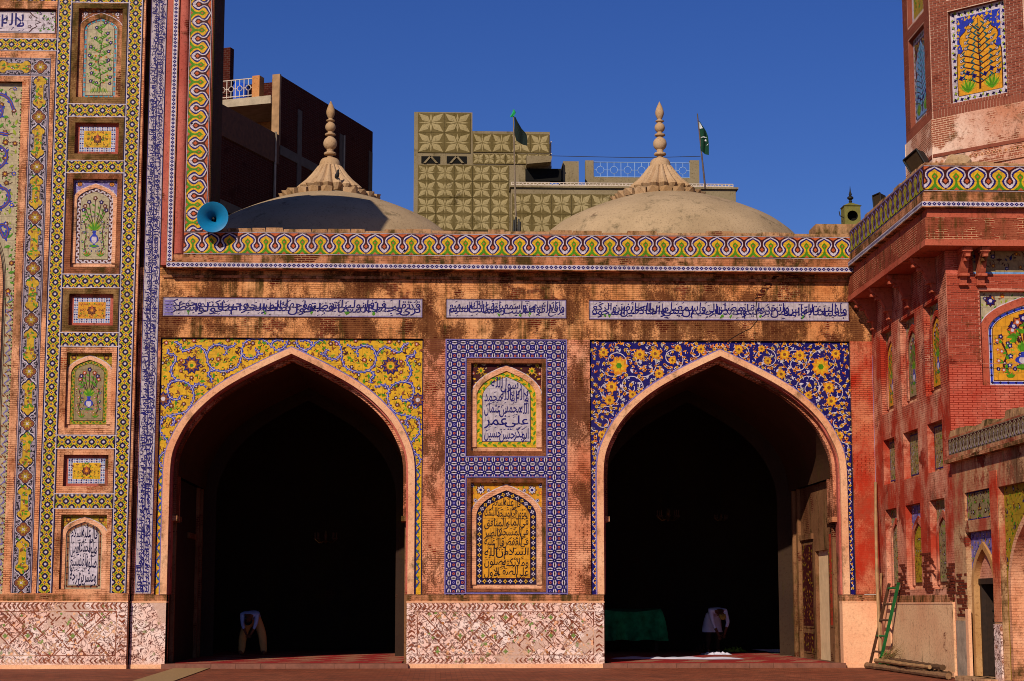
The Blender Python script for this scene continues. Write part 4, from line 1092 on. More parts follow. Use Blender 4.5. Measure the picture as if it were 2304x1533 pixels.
p = Art(FP, -.098); p.rect(*TL, 0, T_MAR); u0, u1, v0, v1 = TL
p.rect(u0 + .05, u1 - .05, v0 + .05, v1 - .05, 1, T_WHITE)
p.poly([(u0 + .05, v0 + .06), (-10.75, v0 + .06), (-10.66, v0 + .16), (-10.55, v0 + .22), (-10.6, v0 + .28), (-10.45, (v0 + v1) / 2), (-10.6, v1 - .28), (-10.55, v1 - .22), (-10.66, v1 - .16), (-10.75, v1 - .06), (u0 + .05, v1 - .06)], 1.6, T_MAR)
p.poly([(u0 + .05, v0 + .08), (-10.77, v0 + .08), (-10.69, v0 + .17), (-10.58, v0 + .23), (-10.62, v0 + .29), (-10.5, (v0 + v1) / 2), (-10.62, v1 - .29), (-10.58, v1 - .23), (-10.69, v1 - .17), (-10.77, v1 - .08), (u0 + .05, v1 - .08)], 2.2, T_WHITE)
line_of(p, 'لا اله الا الله', u0 + .2, -10.9, v0 + .1, v1 - .1, 3, T_NAVY, True, 3)
scatter(p, -10.6, u1 - .08, v0 + .1, v1 - .1, lambda u, v: u > -10.45 or abs(v - (v0 + v1) / 2) > .2, .1, 9, [T_GRN, T_GRN], [(T_MAR, T_WHITE), (T_NAVY, T_WHITE)], T_MAR, 3)
for v in (v0 + .22, v1 - .2): p.flower(-10.75, v, .055, 3.4, T_MAR, T_WHITE, 5)
p.build('inscription_panel', por)['label'] = 'white tile inscription with flowers in its corner, top left'
dado(por, FP, -16.0, PXR - .01, 0, 1.68, .05)
# vertical calligraphy band and the flank with its climbing frieze
c0 = Art(lambda a, b, n=0.0: F0(-b, a, n), .003)
b0, b1 = 7.195, 7.605
c0.rect(1.87, 19, b0, b1, 0, T_PALE)
for e in (b0, b1 - .012, (b0 + b1) / 2 - .006): c0.rect(1.87, 19, e, e + .014, 2.6, T_NAVY)
SU = ('انا فتحنا لك فتحا مبينا ليغفر لك الله ما تقدم من ذنبك وما تاخر ويتم نعمته عليك ويهديك صراطا مستقيما وينصرك الله نصرا عزيزا هو الذي انزل السكينة في قلوب المؤمنين '
      'ليزدادوا ايمانا مع ايمانهم ولله جنود السموات والارض وكان الله عليما حكيما ليدخل المؤمنين والمؤمنات جنات تجري من تحتها الانهار خالدين فيها').split()
for row, (q0, q1) in enumerate(((b0 + .02, (b0 + b1) / 2 + .03), ((b0 + b1) / 2 - .03, b1 - .02))):
    ws = SU[row * 7:] + SU[:row * 7]
    for blk in range(4):
        z0 = 1.9 + blk * 4.0; seg = [ws[(blk * 11 + q) % len(ws)] for q in range(18)]
        line_of(c0, ' '.join(seg), z0, z0 + 4.0, q0, q1, 1.4 + .3 * row, T_NAVY, True, 71 + blk + row * 9)
c0.build('calligraphy_band', por)['label'] = 'vertical white band of dark blue calligraphy'
f = MB()
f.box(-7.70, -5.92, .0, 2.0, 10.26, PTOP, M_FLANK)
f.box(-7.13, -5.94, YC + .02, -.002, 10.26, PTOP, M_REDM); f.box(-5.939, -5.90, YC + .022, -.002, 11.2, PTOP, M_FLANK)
f.build('flank_wall', por)
f = MB()
def half_round(x, r, y): 
    return [(x + r * cos(a), y - r * .7 * sin(a)) for a in [pi * k / 8 for k in range(9)]]
hr = half_round(-6.68, .115, YC + .02)
f.add([(x, y, 10.55) for x, y in hr] + [(x, y, PTOP) for x, y in hr], [(i + 1, i, 9 + i, 9 + i + 1) for i in range(8)], M_REDM)
f.build('round_moulding', por)
f = MB(); f.box(-6.98, -6.815, YC - .055, YC + .02, 10.336, PTOP, M_LEDGE); f.build('edge_moulding', por)
a = Art(front(YC - .055), .004); diamonds(a, 10.34, 19.0, -6.965, -6.835, 84, True); a.build('diamond_border', por)
a = Art(front(YC), .023 - .02 + .004); a.base = .004
frieze(a, 11.14, 19.1, -6.55, -5.965, 17, True); a.build('frieze_tilework', por)
# ------------------------------------------------------------------ the red corner tower on the right
XW, YF = 11.384, -7.12
FW = left(XW); FF = front(YF)
win = thing('corner_tower', 'red brick corner tower with niche panels and bracketed cornice', 'tower', (13.5, -3.5, 0))
COLS = [(.91, 2.07), (2.93, 4.30), (5.14, 6.40)]
ROWS = [(6.38, 8.50), (4.60, 5.73), (1.95, 3.97)]
RD = .16
w = Art(FW)
w.fill(rc(0.0, -YF, 0, 9.6), [rc(a, b, c, d) for a, b in COLS for c, d in ROWS], 0, M_WING)
for a, b in COLS:
    for c, d in ROWS: w.sides(rc(a, b, c, d), 0, -RD, M_WING)
w.build('wall', win)
w = Art(FF)
NF = (12.13, 14.15, 6.42, 8.55)
w.fill(rc(XW, 19.0, 0, 9.6), [rc(*NF)], 0, M_WINGF); w.sides(rc(*NF), 0, -.14, M_WINGF)
w.build('wall', win)
w = MB(); w.box(XW + .003, 19, YF + .3, 0.0, 9.6, 11.2, M_ROOF); w.build('roof', win)
# panels of the left face
SP1 = (T_TAN, [(T_BRN, T_YEL), (T_WHITE, T_BRN)], [T_GRN, T_OLI, T_MAR]); SP2 = (T_LIL, [(T_WHITE, T_NAVY), (T_YEL, T_BRN)], [T_NAVY, T_BRN])
for i, (a, b) in enumerate(COLS):
    fld = (T_AMB, T_TAN, T_AMB)[i]
    niche(win, FW, a, b, *ROWS[0], RD, dict(sp=SP1, bord=(T_BRN, bf_bead(T_MAR, T_BRN)), field=fld, bw=.05, rim=.12, top=.12, rise=.95, rimmat=M_WING, draw=d_vase((T_NAVY, T_TER), T_GRN), sill=.14), 80 + i)
    fld = (T_TAN, T_OCH, T_TAN)[i]
    niche(win, FW, a, b, *ROWS[2], RD, dict(sp=(SP1, SP2, SP1)[i], bord=(T_BRN, bf_bead(T_MAR, T_BRN)), field=fld, bw=.05, rim=.12, top=.2, rise=1.0, rimmat=M_WING, sill=.1,
          draw=lambda p, c, v0, v1, half, rng, zs: (scatter(p, c - half + .05, c, v0 + .06, v1 - .1, lambda u, v: True if v < zs else (arch_top(u, c, half * .9, zs, (v1 - zs) * .9) or 0) > v, .13, 7, [T_GRN, T_MAR, T_OLI], [(T_BRN, T_YEL), (T_MAR, T_WHITE)], T_MAR, 6.6, c))), 90 + i)
    p = Art(FW, -RD + .002); u0, u1, v0, v1 = a, b, *ROWS[1]; c = (u0 + u1) / 2
    p.rect(u0, u1, v0, v1, 0, M_LEDGE); p.rect(u0 + .06, u1 - .06, v0 + .08, v1 - .06, 1, T_TAN); p.frame(u0 + .06, u1 - .06, v0 + .08, v1 - .06, .03, 1.6, T_NAVY)
    scatter(p, u0 + .12, c, v0 + .14, v1 - .12, lambda u, v: True, .11, 95 + i, [T_OLI, T_MAR, T_OCH, T_GRN], [(T_BRN, T_YEL), (T_WHITE, T_MAR)], T_MAR, 2.4, c)
    p.build('tile_panel', win)
niche(win, FF, *NF, .14, dict(sp=(T_CRM, [(T_NAVY, T_WHITE), (T_TER, T_YEL)], [T_GRN, T_BRN, T_OLI]), bord=(T_WHITE, bf_bead(T_BLUE, T_INK)), field=T_AMB, bw=.055, rim=.09, top=.06, rise=.8, sill=.02, rimmat=M_CSTONE,
      draw=lambda p, c, v0, v1, half, rng, zs: bouquet(p, c, v0 + .03, v1 - .1, half * .95, rng, True, True, (T_NAVY, T_TER), 6.6, T_MAR, T_GRN)), 99, label='arched amber panel with a blue vase of flowers')
# dado of the left face
dado(win, FW, .06, 1.25, 0, 1.64, .04, False, M_DADOP)
dado(win, FW, 1.5, 6.95, 0.02, 1.64, .05, False, M_DADOW := wall_mat('dado_worn', '#e6bc90', '#d8a47c', '#6a2a1c', '#b08a68', 0.18, 0.2, streak=(6, 6, 1.2), line=0.03))
# bricks laid bare low on the left face
b = Art(FW); rng = random.Random(8)
brk = []
for (u0, u1, v0, v1) in ((2.2, 2.9, 1.84, 2.55), (4.35, 5.1, 1.85, 2.8), (6.45, 7.1, 1.7, 2.45), (2.1, 2.5, 1.84, 2.2)):
    v = v0
    while v < v1:
        u = u0 + rng.uniform(-.16, .2); ue = u1 + rng.uniform(-.25, .15)
        while u < ue:
            d = rng.uniform(.16, .21)
            if rng.random() > .12: brk.append((u, u + d - .02, v, v + .05, rng.uniform(.006, .022)))
            u += d
        v += .068
# cornice: brick fascia, stone lip, tiled band, frieze; the lower profile steps back
XCW, YCF = 10.80, -7.70
c_ = MB()
c_.box(XCW, 19, YCF, 0.0, 9.60, 10.10, M_CORN)
c_.box(XCW - .03, 19, YCF - .03, -.02, 9.46, 9.598, M_CSTONE)
c_.box(XCW + .06, 19, YCF + .06, -.1, 10.102, 10.31, M_CSTONE)
c_.box(XCW - .08, 19, YCF - .08, -.3, 10.312, 10.46, M_LEDGE)
c_.box(XCW - .03, 19, YCF - .03, -.3, 10.462, 10.67, M_LEDGE)
c_.box(XCW, 19, YCF, -.3, 10.672, 11.29, M_FACU)
c_.build('cornice', win)
c_ = MB(); x = 0; y = -.3
while y > YCF:
    d = rng.uniform(.3, .7); c_.box(XCW + .02, XCW + .5, max(YCF + .02, y - d), y, 11.29, 11.29 + rng.uniform(.03, .1), M_COPE, .01); y -= d + .002
x = XCW + .5
while x < 19:
    d = rng.uniform(.3, .7); c_.box(x, x + d, YCF + .02, YCF + .5, 11.29, 11.29 + rng.uniform(.04, .12), M_COPE, .01); x += d + .002
c_.build('coping', win)
FCL = left(XCW); FCF = front(YCF)
a = Art(FCL, .004); frieze(a, .34, -YCF, 10.69, 11.28, 16, False, (T_LIL, T_MAR, T_OCH, T_OLI, T_MAR, T_MAR)); a.build('frieze_tilework', win)['label'] = 'frieze dulled to olive and lilac, shade of this side put into its colours'  # duller tile colours than the front run; side shade is in the palette
a = Art(FCF, .004); frieze(a, XCW, 10.80 + 16 * .482, 10.69, 11.28, 16); a.build('frieze_tilework', win)
a = Art(left(XCW - .08), .004); diamonds(a, .4, -YCF + .08, 10.335, 10.44, 74); a.build('diamond_border', win)
a = Art(front(YCF - .08), .004); diamonds(a, XCW - .08, 18.0, 10.335, 10.44, 67); a.build('diamond_border', win)
# tiled strip under the brackets on the front
a = Art(FF, .004); a.rect(12.0, 19, 8.98, 9.46, 0, T_TAN)
scatter(a, 12.1, 16, 9.05, 9.4, lambda u, v: True, .17, 6, [T_NAVY, T_BRN, T_MAR], [(T_BRN, T_YEL), (T_NAVY, T_WHITE)], T_MAR, 1.4); a.rect(12.0, 19, 8.94, 8.98, 1, T_LBL)
a.build('tile_strip', win)
def bracket(fr, u, wd=.17):
    """carved serpentine bracket under the cornice"""
    a = Art(fr); pr = catmull([(.0, 8.62), (.07, 8.72), (.10, 8.85), (.22, 9.02), (.30, 9.2), (.46, 9.33), (.56, 9.45)], 4)
    L = [(n, z) for n, z in pr]; 
    V = [a.fr(u - wd / 2, z, n) for n, z in L] + [a.fr(u + wd / 2, z, n) for n, z in L] + [a.fr(u - wd / 2, z + .0, -.01) for n, z in L] + [a.fr(u + wd / 2, z, -.01) for n, z in L]
    m = len(L); fs = []
    for i in range(m - 1):
        fs += [(i, i + 1, m + i + 1, m + i), (i, 2 * m + i, 2 * m + i + 1, i + 1), (m + i, m + i + 1, 3 * m + i + 1, 3 * m + i)]
    a.add(V, fs, M_CSTONE)
    a.slab(u - wd * .68, u + wd * .68, 8.86, 8.92, 0, .20, M_CSTONE); a.slab(u - wd * .6, u + wd * .6, 8.66, 8.70, 0, .12, M_CSTONE)
    a.slab(u - wd * .66, u + wd * .66, 9.36, 9.455, 0, .5, M_CSTONE)
    P_ = [a.fr(u, 8.56 + .0, .06)]
    for k in range(3): a.disc(u, 8.6, .05, 0, M_CSTONE)
    for n, z in ((.48, 9.30), (.36, 9.22)): a.slab(u - .05, u + .05, z - .06, z, n - .06, n + .05, M_CSTONE)
    a.build('bracket', win)
for u in (.45, 2.15, 4.0, 6.2): bracket(FW, u)
for u in (11.75, 12.15, 14.4, 14.8): bracket(FF, u)
# separate bricks of the front face: the largest in view one by one
def brick_field(parent, fr, rects, holes, bw, bh, gap, mat, proud, lim, seed, skip=0.0):
    rng = random.Random(seed); out = []
    for (u0, u1, v0, v1) in rects:
        v = v0; row = 0
        while v + bh - gap < v1 + .001:
            free = [(u0, u1)]
            for h in holes:
                if v + bh - gap > h[2] and v < h[3]: free = [q for x, y in free for q in ((x, min(y, h[0])), (max(x, h[1]), y)) if q[1] - q[0] > .02]
            u = u0 - (bw / 2 if row % 2 else 0)
            while u < u1:
                for x, y in free:
                    a0, a1 = max(u, x), min(u + bw - gap, y)
                    if a1 - a0 > bw * .12 and rng.random() >= skip: out.append((a0, a1, v, v + bh - gap))
                u += bw
            v += bh; row += 1
    mesh = None; rest = Art(fr); n = 0
    for (a0, a1, v0, v1) in out:
        pr = proud * rng.uniform(.5, 1.4)
        if n < lim and abs((a1 - a0) - (bw - gap)) < 1e-4:
            if mesh is None:
                q = Art(lambda u, v, nn=0.0: (u, -nn, v)); q.slab(0, bw - gap, 0, bh - gap, -.01, proud, mat)
                mesh = bpy.data.meshes.new('brick'); mesh.from_pydata(q.v, [], q.f); mesh.materials.append(mat); mesh.update()
                o0 = Vector(fr(0, 0, 0)); ex = (Vector(fr(1, 0, 0)) - o0); en = (Vector(fr(0, 0, 1)) - o0)
                rot = Matrix((ex, -en, Vector((0, 0, 1)))).transposed().to_euler()
            o = bpy.data.objects.new('brick', mesh); COL.objects.link(o); o.parent = parent
            o.location = Vector(fr(a0, v0, pr - proud)) - ORG[parent.name]; o.rotation_euler = rot; n += 1
        else: rest.slab(a0, a1, v0, v1, -.01, pr, mat)
    if rest.f:
        o = rest.build('brickwork', parent); o['kind'] = 'stuff'
m_ = Art(FF); m_.fill(rc(XW + .004, 13.6, 6.9, 8.93), [rc(NF[0] - .012, NF[1] + .0 if NF[1] < 13.6 else 13.59, NF[2] if NF[2] > 6.9 else 6.91, NF[3] + .012)], .004, wall_mat('mortar', '#c88e78', '#b8705c', '#8a3424', '#c08a70', 0.35, 0.15, line=0.0)); m_.build('mortar_bed', win)
brick_field(win, FF, [(XW + .01, 13.3, 6.9, 8.92)], [(NF[0] - .02, NF[1] + .02, NF[2] - .02, NF[3] + .02)], .155, .052, .009, M_BRICK, .014, 290, 4)
b = Art(FW)
for a0, a1, v0, v1, pr in brk: b.slab(a0, a1, v0, v1, -.01, pr, M_BARE)
o = b.build('bare_brickwork', win); o['kind'] = 'stuff'

# ------------------------------------------------------------------ low gallery that runs on from the tower towards the viewer
gal = thing('courtyard_gallery', 'weathered low courtyard wing with tiled parapet, pointed doorway and big arch', 'building', (13.5, -11, 0))
UG0, UG1 = 7.16, 20.0
FG = left(XW - .03)
DO = (8.40, 9.76, .10, 2.12); PA = (8.07, 9.86, 3.37, 3.97)
w = Art(FG)
door_loop = [(8.25, .1), (9.88, .1), (9.88, 2.2)] + arch(9.065, .80, 2.1, .85)[1:-1] + [(8.25, 2.2)]
RN = (8.05, 9.9, .1, 3.12)
BA = (10.45, 15.4, .1, 3.95)
w.fill(rc(UG0, UG1, 0, 4.68), [rc(*RN), rc(*PA), rc(*BA)], 0, M_GAL)
for r in (RN, PA, BA): w.sides(rc(*r), 0, -.12 if r is not PA else -.06, M_GAL)
w.face([(XW - .03, -UG0, 0), (XW + .4, -UG0, 0), (XW + .4, -UG0, 5.2), (XW - .03, -UG0, 5.2)], M_GAL)
w.build('wall', gal)
for u0_, u1_ in ((9.93, 10.41),): d = Art(FG); d.slab(u0_, u1_, 1.25, 4.3, -.02, .012, M_REDW); d.build('red_strip', gal)
# doorway bay
d = Art(FG, -.118); dc = 8.98
d.fill(spandrel_loop(RN[0], RN[1], .1, RN[3], dc, .86, 1.95, .95), [], -.12, M_GAL)
d.fill(spandrel_loop(RN[0], RN[1], 1.9, RN[3], dc, .87, 1.95, .96), [], -.116, T_LIL)
scatter(d, RN[0] + .05, dc, 2.2, RN[3] - .05, lambda u, v: (arch_top(u, dc, .9, 1.95, 1.0) or 0) < v, .12, 12, [T_NAVY, T_OLI, T_NAVY], [(T_WHITE, T_NAVY), (T_YEL, T_BRN)], T_NAVY, 2, dc)
d.build('spandrel_tilework', gal)
r = Art(FG); ring(r, jambed(dc, .86, 1.95, .95, .1), jambed(dc, .70, 1.95, .80, .1), -.4, -.07, M_DOORR); r.build('arch_rim', gal)
r = Art(FG); tl = [(dc - .7, 2.12), (dc + .7, 2.12)] + [p for p in arch(dc, .70, 1.95, .80) if p[1] > 2.12]
r.fill(tl, [], -.2, M_WING); r.slab(dc - .72, dc + .72, 2.02, 2.14, -.45, -.17, M_WOODD)
for e in (-1, 1): r.slab(dc + e * .64 - .06, dc + e * .64 + .06, .1, 2.02, -.45, -.2, M_WOODD)
r.build('door_frame', gal)
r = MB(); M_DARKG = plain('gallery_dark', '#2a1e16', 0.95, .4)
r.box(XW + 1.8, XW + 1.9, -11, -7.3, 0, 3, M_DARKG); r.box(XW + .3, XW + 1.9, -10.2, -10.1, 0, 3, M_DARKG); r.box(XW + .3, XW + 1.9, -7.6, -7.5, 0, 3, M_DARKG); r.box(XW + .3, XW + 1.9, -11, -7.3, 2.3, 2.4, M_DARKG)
r.build('passage', gal)
# half-open studded door leaf
r = Art(angled(XW + .26, -(dc - .60), radians(3)), 0); r.slab(0, 1.1, .12, 2.0, -.03, .03, M_WOODD)
M_IRON = plain('iron', '#2a2622', 0.5, .3, metal=.6)
for k in range(4):
    for j in range(9): r.slab(.12 + k * .27, .16 + k * .27, .25 + j * .2, .29 + j * .2, .03, .05, M_IRON)
r.build('door_leaf', gal)
p = Art(FG, -.058); p.rect(*PA, 0, T_TAN); p.frame(*PA, .03, 1, T_NAVY); pc = (PA[0] + PA[1]) / 2
scatter(p, PA[0] + .06, pc, PA[2] + .05, PA[3] - .05, lambda u, v: True, .13, 14, [T_GRN, T_MAR, T_OLI], [(T_MAR, T_WHITE), (T_BRN, T_YEL)], T_MAR, 2, pc, 1.2)
p.build('tile_panel', gal)
# big blind arch
d = Art(FG, -.118); bc, ba = 12.9, 2.2
d.fill(spandrel_loop(BA[0], BA[1], .1, BA[3], bc, ba, 1.9, 1.85), [], -.12, T_OCH)
scatter(d, BA[0] + .05, bc, 2.0, BA[3] - .05, lambda u, v: (arch_top(u, bc, ba + .05, 1.9, 1.9) or 0) < v, .16, 15, [T_GRN, T_OLI, T_NAVY], [(T_NAVY, T_WHITE), (T_BRN, T_YEL)], T_MAR, 1.4, bc)
d.build('spandrel_tilework', gal)
r = Art(FG); ring(r, jambed(bc, ba, 1.9, 1.85, .1), jambed(bc, ba - .16, 1.9, 1.69, .1), -.5, -.06, M_TRIM); r.build('arch_rim', gal)
r = Art(FG); r.slab(bc - 2.1, bc + 2.1, 0.05, 3.7, -.75, -.45, M_WINGF); r.build('blind_wall', gal)
# cornice and parapet of the gallery
c_ = Art(FG)
c_.slab(UG0, UG1, 4.66, 4.74, -.4, .16, M_LEDGE); c_.slab(UG0, UG1, 4.742, 4.84, -.4, .09, M_GAL); c_.slab(UG0, UG1, 4.842, 5.24, -.4, .05, M_GAL)
c_.build('cornice', gal)
a = Art(left(XW - .08), .004); frieze(a, UG0 + .02, UG1, 4.85, 5.2, 48, False, (T_CRM, T_MAR, T_TAN, T_DIM, T_MAR, T_MAR)); a.build('frieze_tilework', gal)
c_ = MB(); u = UG0 - .05
while u < UG1:
    dd = rng.uniform(.25, .6); c_.box(XW - .06, XW + .5, -(u + dd), -u, 5.24, 5.27 + rng.uniform(.03, .16), M_COPE, .03); u += dd + .002
c_.build('coping', gal)
# painted and patched dado pieces beside the door
for (u0_, u1_, z1_, n_, m_) in ((7.2, 7.95, 1.25, .03, plain('cement_patch', '#a08c78', .9, .35, 4, .4)), (9.95, 10.4, 1.2, .04, M_DADO), (8.0, 8.2, 1.5, .05, M_DADOP)):
    d = Art(FG); d.slab(u0_, u1_, .05, z1_, -.02, n_, m_); d.build('dado', gal)
b = Art(FG); rng = random.Random(18)
v = 1.35
while v < 2.25:
    u = UG0 + .06 + rng.uniform(0, .3); ue = 8.02 - max(0, rng.uniform(-.3, .45))
    while u < ue:
        dd = rng.uniform(.15, .2)
        if rng.random() > .15: b.slab(u, min(u + dd - .018, 8.04), v, v + .05, -.01, rng.uniform(.006, .025), M_BARE)
        u += dd
    v += .066
o = b.build('bare_brickwork', gal); o['kind'] = 'stuff'
r = MB(); r.box(XW + .2, 19, -UG1, -UG0 - .02, 4.6, 5.1, M_ROOF); r.build('roof', gal)
r = MB(); r.box(XW - .35, XW + .3, -10.1, -8.0, 0.0, .1, M_GAL); r.build('door_step', gal)

# ------------------------------------------------------------------ minaret on the tower
S8 = 2.45; A8 = S8 * 1.2071; MX, MY = 11.80 + A8, -3.76
mi = thing('minaret', 'octagonal brick minaret shaft with tiled tree panels above the corner tower', 'minaret', (MX, MY, 11.2))
def octo(k, a=0.0):                                              # frame of face k; 0 looks to -x, 1 to the front left, 2 to the front
    an = pi - 0 + k * pi / 4                                     # outward normal angle
    nx, ny = cos(an), sin(an); tx, ty = -ny, nx                  # tangent so that u grows to the right seen from outside
    ox, oy = MX + nx * A8 - tx * S8 / 2, MY + ny * A8 - ty * S8 / 2
    return lambda u, v, n=0.0: (ox + tx * u + nx * n, oy + ty * u + ny * n, v)
Z0, Z1, ZTOP = 11.25, 13.08, 24.0
MP = (.49, 1.96, 13.36, 15.62)
for k in range(8):
    fr = octo(k); w = Art(fr); vis = k in (0, 1, 2)
    hs_ = [rc(*MP), rc(MP[0], MP[1], 15.95, 18.3)] if vis else []
    w.fill(rc(0, S8, Z1, ZTOP), hs_, 0, M_MIN)
    for h in hs_: w.sides(h, 0, -.12, M_BRICK2)
    w.build('shaft_face', mi)
    w = Art(fr); w.slab(-.03, S8 + .03, Z0, Z1 - .01, -.3, .03, M_MINP)
    w.slab(-.05, S8 + .05, 11.75, 11.85, -.3, .07, M_MINP)
    if vis:
        w.base = .03
        for q in range(16): w.disc(.08 + q * .15, 12.0, .055, 1, M_TRIM, 4); w.disc(.08 + q * .15, 12.0, .03, 2, M_LEDGE, 4)
        w.slab(0, S8, 12.12, 12.2, 0, .05, M_BRICK2)
    w.build('base_face', mi)
    if vis:
        brick_field(mi, fr, [(0.02, S8 - .02, Z1 + .2, 18.5)], [(MP[0] - .01, MP[1] + .01, MP[2] - .09, MP[3] + .01), (MP[0] - .03, MP[1] + .03, 15.92, 18.33)], .19, .064, .012, M_BRICK2, .010, 250 if k == 1 else 20, 20 + k)
        b = Art(fr)                                              # soldier course
        for q in range(int(S8 / .075)): b.slab(.03 + q * .075, .03 + q * .075 + .062, Z1 + .0, Z1 + .19, -.01, .012, M_BRICK2)
        for q in range(int(1.55 / .075)): b.slab(.44 + q * .075, .44 + q * .075 + .062, MP[2] - .085, MP[2] - .01, -.01, .012, M_BRICK2)
        o = b.build('soldier_course', mi); o['kind'] = 'stuff'
def tree_panel(fr, r, ground, field, stem, lf, bluetop, lab, seed):
    p = Art(fr, -.118); u0, u1, v0, v1 = r; c = (u0 + u1) / 2; rng = random.Random(seed); W = u1 - u0; H = v1 - v0
    p.rect(u0, u1, v0, v1, 0, T_WHITE); b = .17
    n = int((v1 - v0) / .16)
    for i in range(n):
        for e in (u0 + b / 2, u1 - b / 2):
            v = v0 + (i + .5) * H / n; p.star(e, v, .055, .03, 4, 1, T_INK if i % 2 else T_NAVY, .4); p.leaf(e, v + .05, rng.uniform(0, 6), .08, .05, 1, T_OLI)
    n = int(W / .16)
    for i in range(n):
        for e in (v0 + b / 2, v1 - b / 2):
            u = u0 + (i + .5) * W / n; p.star(u, e, .055, .03, 4, 1.5, T_INK, .4); p.leaf(u + .05, e, rng.uniform(0, 6), .08, .05, 1.5, T_OLI)
    a, q, c0, d = u0 + b, u1 - b, v0 + b, v1 - b
    p.rect(a, q, c0, d, 2.2, ground); h = (q - a) / 2
    scatter(p, a + .05, c, c0 + (d - c0) * .55, d - .04, lambda u, v: True, .13, seed, [bluetop[0], bluetop[1]], [(bluetop[0], bluetop[1])], bluetop[0], 3, c)
    half = catmull([(h, c0), (h, c0 + H * .42), (h * .82, c0 + H * .45), (h * .68, c0 + H * .5), (h * .86, c0 + H * .56), (h * .84, c0 + H * .63), (h * .6, c0 + H * .68), (h * .52, c0 + H * .73), (h * .3, c0 + H * .755), (h * .18, c0 + H * .79), (0, c0 + H * .835)], 3)
    out = [(c + x * 1.04, y) for x, y in half] + [(c - x * 1.04, y) for x, y in reversed(half)]
    p.poly([(u, v + .015) for u, v in out], 4.2, T_MAR); p.poly([(c + x, y) for x, y in half] + [(c - x, y) for x, y in reversed(half)], 5, field)
    top = c0 + H * .80; p.stroke([(c, c0 + .08), (c + .02, c0 + H * .3), (c - .01, c0 + H * .5), (c, top)], .055, 6, stem, .015)
    for i in range(10):
        t = .10 + .066 * i; y = c0 + H * t * .95; L = h * (.82 if t < .42 else .6) * (1 - max(0, t - .5) * 2.2)
        for sg in (1, -1):
            bb = catmull([(c, y), (c + sg * L * .5, y + H * .05), (c + sg * L, y + H * .085)], 4); p.stroke(bb, .028, 6, stem)
            for j in range(2, len(bb), 2): p.leaf(bb[j][0], bb[j][1], pi / 2 + (.9 if j % 4 else -.9), .14, .04, 6.6, lf)
            p.flower(bb[8][0], bb[8][1], .045, 7.4, T_WHITE, T_MAR, 5, 0, T_MAR)
    for sg in (-1, 1):
        x = c + sg * h * .55
        for k in range(-4, 5): p.leaf(x, c0 + .04, pi / 2 + k * .22, .42 - .03 * abs(k), .06, 6.4 + .1 * (k % 2), T_GRN if k % 2 else T_OLI)
        for k in (-1, 0, 1): p.flower(x + k * .17, c0 + .42 + .1 * (k == 0), .075, 7.4, T_NAVY, T_INK, 4, .3)
    o = p.build('tile_panel', mi); o['label'] = lab
tree_panel(octo(1), MP, T_BLUE, T_AMB, T_MAR, T_TEAL, (T_YEL, T_YEL), 'panel with a flowering tree on amber under deep blue', 5)
tree_panel(octo(0), MP, T_MAR, T_LBL, T_MAR, T_TUR, (T_OCH, T_OCH), 'narrow panel with a pale blue tree on maroon', 6)
tree_panel(octo(2), MP, T_BLUE, T_AMB, T_MAR, T_TUR, (T_YEL, T_YEL), 'panel with a flowering tree on amber', 7)
for k in (0, 1, 2):
    p = Art(octo(k), -.118); p.rect(MP[0], MP[1], 15.95, 18.3, 0, T_WHITE); p.rect(MP[0] + .17, MP[1] - .17, 16.12, 18.15, 1, T_OCH)
    scatter(p, MP[0] + .2, (MP[0] + MP[1]) / 2, 16.2, 18.1, lambda u, v: True, .16, 70 + k, [T_OLI, T_GRN], [(T_YEL, T_BRN)], T_MAR, 2, (MP[0] + MP[1]) / 2); p.build('tile_panel', mi)
